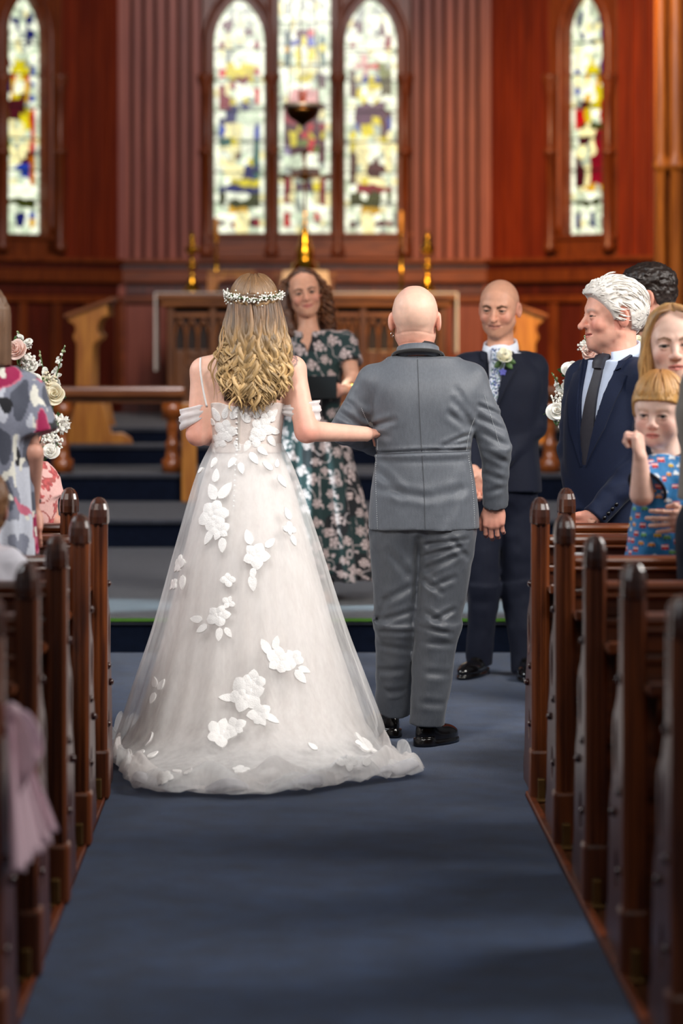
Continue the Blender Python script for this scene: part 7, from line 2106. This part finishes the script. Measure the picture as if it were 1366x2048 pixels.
# ================================================================ PERSON: fair-haired woman with the toddler
YY = 9.185
yw = thing('person', 'fair-haired young person looking out from behind the toddler', 'person', (W(1372, 1450, YY)[0], YY, 0))
zy_ = lambda py: EYE - (py - PY0) * YY / FPX
yx = lambda px: (px - PX0) * YY / FPX
YJ = {'neck': w(1362, 785, YY), 'shL': w(1300, 850, YY), 'shR': w(1432, 850, YY), 'elL': w(1290, 985, YY - 0.05), 'elR': w(1440, 985, YY - 0.06), 'wrL': w(1330, 1060, YY - 0.10), 'wrR': w(1398, 1040, YY - 0.40)}
TLv = [(zy_(1250), 0, 0.02, 0.17, 0.11), (zy_(1100), 0, 0.02, 0.15, 0.10), (zy_(1000), 0, 0.01, 0.13, 0.10), (zy_(900), 0, 0, 0.155, 0.11), (zy_(850), 0, 0, 0.15, 0.09), (zy_(810), 0, 0, 0.07, 0.06)]
def ytop(P):
    q = P - np.array([yx(1366), YY + 0.03, 0]); d = loft(q, TLv, 2.3)
    for k in 'LR':
        d = smin(d, cap(P, YJ['neck'] + np.array([0, 0.02, -0.055]), YJ['sh' + k] + np.array([0, 0.02, 0]), 0.04, 0.05), 0.03)
        d = smin(d, cap(P, YJ['sh' + k], YJ['el' + k], 0.052, 0.046), 0.02)
    d = smin(d, cone(P, YJ['elR'], YJ['wrR'] + np.array([0.05, 0.05, 0]), 0.045, 0.036), 0.02)
    return np.maximum(d, -sph(P, YJ['neck'] + np.array([0, -0.03, 0.03]), 0.07)) + 0.004 * vnoise(P, 12, 3)
V, F = mesh_sdf(ytop, [yx(1220), YY - 0.5, zy_(1250)], [yx(1520), YY + 0.2, zy_(770)], 0.0075)
obj('knit_top', V, F, mat('navy_knit', '#20253a', rough=0.85, var=0.1, bump=0.3, bscale=300), yw)
V, F = mesh_sdf(lambda P: smin(cap(P, (yx(1366) - 0.08, YY + 0.04, zy_(1230)), (yx(1366) - 0.08, YY + 0.04, 0.03), 0.085, 0.05), cap(P, (yx(1366) + 0.08, YY + 0.04, zy_(1230)), (yx(1366) + 0.08, YY + 0.04, 0.03), 0.085, 0.05), 0.03), [yx(1366) - 0.2, YY - 0.1, 0.004], [yx(1366) + 0.2, YY + 0.2, zy_(1160)], 0.014)
obj('trousers', V, F, M_suit_navy, yw)
bd = Body()
oy = {'skin': (240, 200, 182), 'blush': (232, 150, 138), 'fem': 1.0, 'jaw': 0.92, 'chin': 0.98, 'brow': (128, 92, 62), 'browk': 0.85, 'browt': 0.0042, 'browz': 0.002, 'eye': 0.95, 'iris': (74, 66, 60), 'gaze': (-0.05, -1, -0.02), 'lips': (206, 112, 108), 'nose': 1.0, 'lash': (60, 40, 34),
      'neckw': YJ['neck'] + np.array([0, 0.02, -0.03]), 'nr': 0.046, 'nr2': 0.05}
bd.head(w(1346, 690, YY), rotz(-0.06) @ roty(-0.05) @ rotx(0.03), 1.02, oy, res=0.0026)
Rh_ = np.array([[0, 0, 1.0], [0, -1.0, 0], [1.0, 0, 0]]) @ roty(0.05)
bd.hand(YJ['wrR'], Rh_, 1, curl=(0.12, 0.22, 0.15), k=0.84, col=(238, 192, 172), thumb=0.3, spread=0.10, arm=YJ['wrR'] + np.array([0.05, 0.05, 0.0]), ar=0.027, via=[YJ['elR'], YJ['elR'], YJ['shR'], YJ['neck'] + np.array([0, 0.02, -0.03])])
bd.build(yw)
fair, fdk = lina((196, 152, 96)), lina((138, 100, 64))
HC3 = bd.C
def fairhair(P):
    q = (P - HC3) @ bd.R
    d = ell(q, (0, 0.026, 0.034), (0.088, 0.100, 0.099))
    for s_ in (-1, 1): d = smin(d, chain(q, [(s_ * 0.072, 0.0, 0.02), (s_ * 0.086, 0.0, -0.06), (s_ * 0.092, -0.005, -0.16), (s_ * 0.085, -0.015, -0.27)], [0.026, 0.024, 0.026, 0.02], 0.02), 0.025)
    wd_ = 0.060 * np.clip((0.108 - q[:, 2]) / 0.05, 0, 1) ** 0.6 + 0.001
    d = np.maximum(d, -np.maximum(np.maximum(np.abs(q[:, 0]) - wd_, q[:, 1] + 0.012), q[:, 2] - 0.105))
    return d + 0.0035 * vnoise(P, (110, 110, 9), 2)
V, F = mesh_sdf(fairhair, HC3 - np.array([0.15, 0.13, 0.32]), HC3 + np.array([0.15, 0.15, 0.15]), 0.0042)
hair = obj('hair', V, F, M_hair, yw, cols=np.clip((fair * 0.8 + fdk * 0.2) * (1 + 0.35 * vnoise(V, (150, 150, 7), 4))[:, None], 0, 1))
st = []; cs = []; rr = np.random.default_rng(3)
for i in range(110):
    s_ = rr.choice([-1, 1]); n = 30; t = np.linspace(0, 1, n); f_ = rr.random(); y0 = 0.07 - 0.145 * f_
    p = [(s_ * 0.003, y0 * 0.6 - 0.01, 0.133 - abs(y0) * 0.25), (s_ * rr.uniform(0.042, 0.052), y0 * 0.8 - 0.012, 0.100), (s_ * rr.uniform(0.078, 0.088), y0 * 0.55, 0.02), (s_ * rr.uniform(0.084, 0.105), y0 * 0.4 - 0.004, -0.08), (s_ * rr.uniform(0.075, 0.115), y0 * 0.3 - 0.012, rr.uniform(-0.30, -0.2))]
    P = spline(p, n); P[:, 0] += 0.007 * smooth01(0.5, 1, t) * np.sin(t * 12 + rr.uniform(0, 6))
    st.append((P @ bd.R.T + HC3, rr.uniform(0.003, 0.0055) * np.interp(t, [0, .1, .85, 1], [.4, 1, .9, .15])))
    g_ = smooth01(0.05, 0.7, t)[:, None]; cs.append(np.clip((fdk * (1 - g_) + fair * g_) * rr.uniform(0.7, 1.3), 0, 1))
lk = locks(st, cs, 'hair_strands', M_hair, hair, n=6); lk['kind'] = 'stuff'
child_fix(yw)

# ================================================================ PERSON: toddler in a car-print shirt
YT = 8.93
td = thing('person', 'toddler in a bright blue car-print shirt with a fist at the mouth, held standing', 'person', (W(1325, 1300, YT)[0], YT, 0.445))
zt_ = lambda py: EYE - (py - PY0) * YT / FPX
tx = lambda px: (px - PX0) * YT / FPX
TJ = {'neck': w(1336, 905, YT + 0.01), 'shL': w(1322, 938, YT - 0.03), 'elL': w(1284, 988, YT - 0.10), 'wrL': w(1281, 914, YT - 0.13), 'shR': w(1382, 940, YT + 0.04), 'elR': w(1400, 1010, YT + 0.05), 'wrR': w(1400, 1060, YT - 0.05)}
SLv = [(zt_(1135), -0.01, 0, 0.112, 0.105), (zt_(1060), 0, 0, 0.106, 0.10), (zt_(990), 0.008, 0, 0.098, 0.092), (zt_(945), 0.012, 0, 0.092, 0.08), (zt_(912), 0.012, 0.005, 0.055, 0.05)]
def shirt(P):
    q = P - np.array([tx(1326), YT, 0]); d = loft(q, SLv, 2.2)
    for k in 'LR':
        d = smin(d, cap(P, TJ['neck'] + np.array([0, 0, -0.03]), TJ['sh' + k], 0.03, 0.044), 0.02)
        d = smin(d, cone(P, TJ['sh' + k], TJ['sh' + k] * 0.28 + TJ['el' + k] * 0.72, 0.052, 0.064), 0.016)
    return d + 0.0035 * vnoise(P, (20, 20, 16), 6) + 0.002 * vnoise(P, 45, 8)
V, F = mesh_sdf(shirt, [tx(1225), YT - 0.2, zt_(1140)], [tx(1440), YT + 0.16, zt_(890)], 0.0032)
N = normals_of(V, F); ids = seeds_on(V, N, 0.027, 7, 420); bi, u, v = near_seed(V, N, ids)
blue = lina((38, 122, 182)); c = np.ones((len(V), 3)) * blue
rr = np.random.default_rng(9); kd = rr.integers(0, 7, len(ids))[bi]; sg = rr.choice([-1, 1], len(ids))[bi]
bw_, bh_ = np.abs(u), v
body = (bw_ < 0.0105) & (v > -0.004) & (v < 0.0045); cab = (np.abs(u * sg + 0.001) < 0.006) & (v >= 0.0045) & (v < 0.009); whl = (np.hypot(np.abs(u) - 0.006, v + 0.0045) < 0.0026)
bus = (bw_ < 0.011) & (np.abs(v) < 0.0075)
pal = [lina(x) for x in ((214, 52, 52), (226, 184, 40), (232, 234, 238), (120, 186, 110), (214, 52, 52), (232, 234, 238), (232, 150, 60))]
for k_ in range(7):
    m = kd == k_
    if k_ in (0, 4):
        c[m & bus] = pal[k_]; c[m & bus & (np.abs(v - 0.003) < 0.0016)] = lina((240, 240, 240))
    else:
        c[m & (body | cab)] = pal[k_]; c[m & cab & (np.abs(v - 0.0065) < 0.0016)] = lina((190, 214, 236))
    c[m & whl] = lina((24, 26, 36))
so = obj('shirt', V, F, M_print, td, cols=c)
e_ = TJ['shL'] * 0.28 + TJ['elL'] * 0.72; ud = TJ['elL'] - TJ['shL']
ring('sleeve_binding', e_, to_dir(ud), 0.0625, 0.0625, mat('navy_binding', '#171c30', rough=0.85), so, 0.0055, 28)
collar('collar', TJ['neck'] + np.array([0, 0, -0.012]), 0.045, 0.046, 0.010, -0.020, 0.020, 0.7, mat('navy_binding', '#171c30', rough=0.85), so, rotz(-0.3), flare=0.008, solid=0.003)
V, F = mesh_sdf(lambda P: smin(cap(P, (tx(1326) - 0.05, YT, zt_(1130)), (tx(1326) - 0.05, YT + 0.01, 0.53), 0.062, 0.045), cap(P, (tx(1326) + 0.05, YT, zt_(1130)), (tx(1326) + 0.05, YT + 0.01, 0.53), 0.062, 0.045), 0.02), [tx(1326) - 0.14, YT - 0.1, 0.45], [tx(1326) + 0.14, YT + 0.1, zt_(1080)], 0.008)
obj('shorts', V, F, M_suit_navy, td)
for s_ in (-1, 1): shoe_obj(td, np.array([tx(1326) + s_ * 0.05, YT + 0.05]), np.array([tx(1326) + s_ * 0.05, YT - 0.10]), 0.447, 0.034, mat('white_trainer', '#d8d8d8', rough=0.6))
bd = Body()
ot = {'skin': (242, 206, 190), 'blush': (236, 150, 138), 'fem': 1.0, 'jaw': 0.92, 'chin': 0.86, 'brow': (206, 168, 130), 'browk': 0.35, 'eye': 1.0, 'iris': (84, 92, 104), 'gaze': (0.15, -1, 0.0), 'lips': (214, 120, 116), 'nose': 0.75, 'lash': (120, 86, 70),
      'neckw': TJ['neck'] + np.array([0, 0, -0.02]), 'nr': 0.046, 'nr2': 0.05}
def chub(P, d):
    Q = np.stack([np.abs(P[:, 0]), P[:, 1], P[:, 2]], -1)
    d = smin(d, ell(Q, (0.040, -0.052, -0.048), (0.027, 0.027, 0.026)), 0.02)
    return smin(d, ell(P, (0, 0.02, 0.045), (0.082, 0.100, 0.092)), 0.03)
ot['extra'] = chub
bd.head(w(1318, 826, YT), rotz(-0.36) @ roty(0.03) @ rotx(0.10), 0.90, ot, res=0.0027)
Rf = roty(math.pi) @ rotz(0.35)                        # knuckles up, palm towards the mouth
bd.hand(TJ['wrL'] + np.array([0, 0, -0.012]), rotz(1.1) @ rotx(math.pi - 0.15), 1, curl=(1.25, 1.45, 0.9), k=0.82, col=(240, 196, 178), thumb=0.3, arm=TJ['elL'], ar=0.046, spread=0.0, res=0.003, via=[TJ['elL'], TJ['elL'], TJ['shL'], TJ['neck'] + np.array([0, 0, -0.02])])
bd.build(td)
gl_, gd = lina((214, 164, 96)), lina((170, 116, 66))
hb2, HV, HF = hair_shell(td, bd, lambda x, y: np.interp(y, [-.12, -.095, -.075, -.05, -.03, -.012, .0, .006, .03, .06, .12], [.052, .050, .046, .035, .0, -.02, -.02, .006, .012, -.055, -.065]),
    lambda P: 0.013 + 0.004 * smooth01(0.06, 0.11, P[:, 2]), (206, 158, 94), rough=0.003, freq=(120, 120, 22), colf=lambda V: np.clip((gl_ * smooth01(0.12, 0.05, V[:, 2])[:, None] + gd * (1 - smooth01(0.12, 0.05, V[:, 2]))[:, None]) * (1 + 0.28 * vnoise(V, (170, 170, 14), 3))[:, None], 0, 1), hi=(0.115, 0.155, 0.17))
st = []; cs = []
for i in range(150):                                    # fringe and crown strands
    a = rr.uniform(-math.pi, math.pi); n = 16; t = np.linspace(0, 1, n)
    el = np.linspace(rr.uniform(0.05, 0.35), rr.uniform(1.15, 1.38) if abs(abs(a) - math.pi / 2) > 0.5 else 1.1, n)
    P = np.stack([0.093 * np.sin(el) * np.sin(a), 0.012 - 0.113 * np.sin(el) * np.cos(a), 0.035 + 0.113 * np.cos(el)], -1)
    if a > -1.2 and a < 1.2: P[:, 2] = np.maximum(P[:, 2], 0.046 + rr.uniform(-0.004, 0.006))
    st.append(((P * 0.90) @ bd.R.T + bd.C, rr.uniform(0.002, 0.0038) * np.interp(t, [0, .1, .85, 1], [.4, 1, .9, .2]))); f_ = rr.uniform(0.75, 1.25)
    cs.append(np.clip((gd * (1 - t[:, None]) + gl_ * t[:, None]) * f_, 0, 1))
lk = locks(st, cs, 'hair_strands', M_hair, hb2, n=5); lk['kind'] = 'stuff'
child_fix(td)

# ================================================================ PERSON: out-of-frame guest in taupe
YQ = 8.36
gq = thing('person', 'person in a taupe jacket standing in the row behind the toddler', 'person', (W(1445, 1600, YQ)[0], YQ, 0))
zq = lambda py: EYE - (py - PY0) * YQ / FPX
J = {'neck': w(1462, 700, YQ), 'shL': w(1410, 772, YQ), 'shR': w(1530, 772, YQ), 'elL': w(1406, 930, YQ), 'wrL': w(1408, 1010, YQ + 0.14), 'elR': w(1550, 930, YQ), 'wrR': w(1540, 1060, YQ + 0.1),
     'hipL': w(1432, 1110, YQ), 'hipR': w(1500, 1110, YQ), 'knL': w(1422, 1350, YQ), 'knR': w(1502, 1350, YQ), 'anL': w(1420, 1660, YQ), 'anR': w(1505, 1660, YQ)}
LEV = [(zq(1000), 0, 0, 0.17, 0.13), (zq(900), 0, 0, 0.155, 0.12), (zq(820), 0, 0, 0.18, 0.125), (zq(770), 0, 0, 0.15, 0.10), (zq(725), 0, 0, 0.08, 0.07)]
qs = Suit((W(1474, 900, YQ)[0], YQ), math.pi, LEV, J, leg=(0.115, 0.08, 0.06), seed=41)
qs.build(gq, mat('taupe_wool', '#837a70', rough=0.8, var=0.08, sheen=0.3), M_suit_navy, M_shirt, res=0.010)
bd = Body(); bd.head(w(1465, 632, YQ), rotz(math.pi), 1.03, {'skin': (222, 170, 150), 'neckw': J['neck'] + np.array([0, 0, -0.05])}, res=0.005)
bd.build(gq)
hair_shell(gq, bd, lambda x, y: np.interp(y, [-.1, -.07, -.03, 0, .05, .11], [.08, .06, .0, -.03, -.06, -.07]), 0.012, (90, 70, 54), res=0.006)
child_fix(gq)
# ================================================================ FLOWER STANDS AND PEW BOW
M_pw = mat('white_petal', '#efece4', rough=0.6, var=0.06, scale=70, sss=0.1)
M_pb = mat('blush_petal', '#ecc9bd', rough=0.6, var=0.08, scale=70, sss=0.1)
M_pc = mat('cream_petal', '#ede3c8', rough=0.6, var=0.06, scale=70, sss=0.1)
M_bud = mat('green_bud', '#a9b48a', rough=0.6, var=0.15)
M_stand = mat('black_iron', '#141210', rough=0.5, metallic=0.6)
def arrangement(label, Y, base_px, top_py, blooms, sprays, clusters, seed):
    rr = np.random.default_rng(seed)
    s_ = Y / FPX; x0 = (base_px - PX0) * s_; zt = EYE - (top_py - PY0) * s_
    o = thing('flower_stand', label, 'flower stand', (x0, Y, 0.0))
    L = np.array([x0, Y, 0.0])
    MB().lathe([(0.13, 0), (0.13, 0.015), (0.03, 0.03), (0.016, 0.06), (0.016, zt - 0.14), (0.05, zt - 0.11), (0.075, zt - 0.03), (0.085, zt)], n=18).build('pedestal', M_stand, o)
    root = np.array([0, 0, zt - 0.02])
    for px, py, r, kind in blooms:
        p = W(px, py, Y) - L + np.array([0, -0.06 + rr.uniform(-0.03, 0.03), 0]); R = r * s_
        d = np.array([p[0] * 1.2 + rr.normal(0, 0.1), -0.8, 0.35 + rr.normal(0, 0.15)])
        if kind == 'pom':
            Vv = []; mb = MB()
            for i in range(46):
                f = (i + 0.5) / 46; th = math.acos(1 - f * 1.35) ; ph = i * 2.39996
                dd = np.array([math.sin(th) * math.cos(ph), math.sin(th) * math.sin(ph), math.cos(th)])
                V, F = leaf_mesh(R * 0.95, R * 0.26, -0.35, 5); mb.add(V @ to_dir(dd, i).T, F)
            V = np.concatenate(mb.V); ob = obj('dahlia', V @ to_dir(d).T + p, mb.F, M_pw, o, solid=0.001); ob['kind'] = 'stuff'
        else:
            m = {'w': M_pw, 'b': M_pb, 'c': M_pc}[kind]
            V, F = rose_mesh(R * 1.05, R * 1.0, turns=5.0, seed=int(rr.integers(99)), open_=0.95)
            ro = obj('rose', V @ to_dir(d, rr.uniform(0, 6)).T + p, F, m, o, solid=0.0012)
            V, F = lathe([(R * 0.2, -R * 0.5), (R * 0.62, -R * 0.28), (R * 0.75, 0.0), (R * 0.3, R * 0.2)], n=12)
            obj('heart', V @ to_dir(d).T + p, F, m, ro)
        MB().tube(spline([root, root * 0.5 + p * 0.5 + np.array([0, 0.03, 0.02]), p - np.array([0, -0.01, 0.01])], 10), 0.003, 5).build('stem', M_leaf, o)
        for q in range(2):
            V, F = leaf_mesh(0.06, 0.016, 0.3); dl = np.array([rr.normal(0, 0.6), -0.4, rr.normal(0.1, 0.6)])
            obj('leaf', V @ to_dir(dl, rr.uniform(0, 6)).T + p + np.array([0, 0.03, 0]), F, M_leaf, o, solid=0.001)
    for (xa, ya), (xb, yb), n in sprays:                                  # tall spikes of bells, opening downwards
        pa, pb = W(xa, ya, Y) - L + np.array([0, -0.03, 0]), W(xb, yb, Y) - L + np.array([0, -0.03, 0])
        sp = MB().tube(spline([root, pa * 0.6 + root * 0.4, pa, pb], 20), 0.0025, 5).build('spike', M_leaf, o)
        for i in range(n):
            t = (i + 0.5) / n; r = 0.017 * (1 - t) + 0.0035
            c = pa * (1 - t) + pb * t + np.array([rr.normal(0, 0.016 * (1.1 - t)), rr.normal(0, 0.012), rr.normal(0, 0.004)])
            if t < 0.8:
                V, F = rose_mesh(r, r * 1.1, turns=1.6, n=30, seed=i, open_=1.2); V = V @ to_dir((rr.normal(0, 0.7), -0.7, 0.4)).T
                obj('bell', V + c, F, M_pw, sp, solid=0.001)
            else:
                V, F = lathe([(0.0004, -r), (r * .8, -r * .3), (r * .7, r * .5), (0.0004, r * 1.2)], n=8); obj('bud', V + c, F, M_bud, sp)
    for px, py, r, n, m in clusters:
        c = W(px, py, Y) - L + np.array([0, -0.05, 0]); R = r * s_; mb = MB()
        for i in range(n):
            dd = rr.normal(0, 1, 3); dd /= np.linalg.norm(dd); dd[1] = -abs(dd[1]) if rr.random() < 0.8 else dd[1]
            p = c + dd * R * rr.uniform(0.55, 1.0); q = R * rr.uniform(0.10, 0.20)
            V, F = lathe([(q * 0.1, -q), (q * .85, -q * .5), (q, 0), (q * .7, q * .7), (q * 0.1, q)], n=7); mb.add(V + p, F)
            if i % 3 == 0: mb.tube([c, p], 0.0009, 4)
        f = mb.build('filler_cluster', m, o); f['kind'] = 'stuff'
    return o
arrangement('tall stand of white and blush flowers beside the floral blouse', 11.35, 78, 945,
    [(38, 702, 22, 'b'), (112, 790, 25, 'c'), (122, 848, 23, 'pom'), (98, 836, 17, 'b'), (84, 900, 20, 'b'), (104, 905, 17, 'w'), (62, 735, 15, 'w'), (70, 760, 14, 'w'), (60, 820, 22, 'w'), (55, 880, 22, 'c'), (45, 790, 20, 'b')],
    [((108, 775), (131, 690), 15), ((48, 690), (37, 662), 7), ((92, 770), (80, 700), 8)], [(58, 725, 20, 60, M_pw), (100, 760, 18, 50, M_pc), (92, 870, 22, 60, M_pw), (115, 885, 16, 40, M_pw), (78, 800, 22, 50, M_bud), (58, 690, 10, 26, M_pw)], 3)
arrangement('tall stand of white and blush flowers beside the white-haired person', 11.25, 1165, 905,
    [(1176, 706, 18, 'b'), (1142, 742, 20, 'w'), (1112, 822, 20, 'w'), (1180, 760, 20, 'c'), (1165, 830, 20, 'b'), (1190, 800, 20, 'w'), (1130, 772, 11, 'w'), (1150, 870, 18, 'w')],
    [((1135, 800), (1102, 745), 8), ((1172, 700), (1168, 672), 6)], [(1140, 742, 19, 70, M_pw), (1112, 824, 19, 70, M_pw), (1152, 800, 24, 80, M_bud), (1110, 795, 14, 26, M_pw), (1135, 850, 20, 50, M_pw), (1160, 770, 18, 50, M_pw), (1165, 695, 14, 30, M_pw)], 5)

# blush tulle bow tied to an aisle pew end
M_bow = tulle_mat('blush_tulle', '#ecd2dc', 0.85, 0.08)
YBow = 6.10
xb = -0.600
bw = thing('tulle_bow', 'blush pink tulle bow hanging on the sixth pew end', 'bow', (xb, YBow, 0.73))
def swag(name, pts_top, pts_bot, depth, folds, seed, n=60, m=26, scallop=0.02):
    rr = np.random.default_rng(seed); u = np.linspace(0, 1, n); rows = []
    for v in np.linspace(0, 1, m):
        tp = np.array(pts_top)[0] * (1 - u[:, None]) + np.array(pts_top)[1] * u[:, None]; bt = np.array(pts_bot)[0] * (1 - u[:, None]) + np.array(pts_bot)[1] * u[:, None]
        P = tp * (1 - v) + bt * v
        f = np.sin(u * folds * 2 * math.pi + seed + 0.8 * v) 
        P[:, 0] += depth * v ** 0.8 * (0.6 + 0.4 * f); P[:, 1] += depth * 0.9 * v ** 0.7 * np.cos(u * folds * 2 * math.pi + seed)
        P[:, 2] += -scallop * v * np.abs(np.sin(u * 5 + seed))
        rows.append(P)
    return obj(name, np.array(rows).reshape(-1, 3), grid_faces(m, n), M_bow, bw, solid=0.001)
swag('tail', [(0.004, -0.02, 0.0), (0.004, 0.03, 0.0)], [(0.015, -0.13, -0.285), (0.060, 0.16, -0.27)], 0.040, 5, 1)
swag('tail', [(0.008, -0.01, 0.01), (0.010, 0.02, 0.01)], [(0.03, -0.06, -0.30), (0.07, 0.10, -0.25)], 0.030, 4, 2)
for s_, seed in ((-1, 3), (1, 4)):
    t = np.linspace(0, 1, 30); rows = []
    for q in np.linspace(-1, 1, 9):
        loop = np.stack([0.018 + 0.055 * np.sin(t * math.pi) * (0.7 + 0.3 * q), s_ * 0.10 * np.sin(t * math.pi) ** 0.8, 0.005 - 0.17 * np.sin(t * math.pi * 0.5) * np.sin(t * math.pi) + 0.03 * q * np.sin(t * math.pi)], -1)
        rows.append(loop)
    obj('loop', np.array(rows).reshape(-1, 3), grid_faces(9, 30), M_bow, bw, solid=0.001)
MB().lathe([(0.004, -0.022), (0.018, -0.014), (0.021, 0), (0.018, 0.014), (0.004, 0.022)], (0.012, 0, 0.005), 12).build('knot', M_bow, bw)
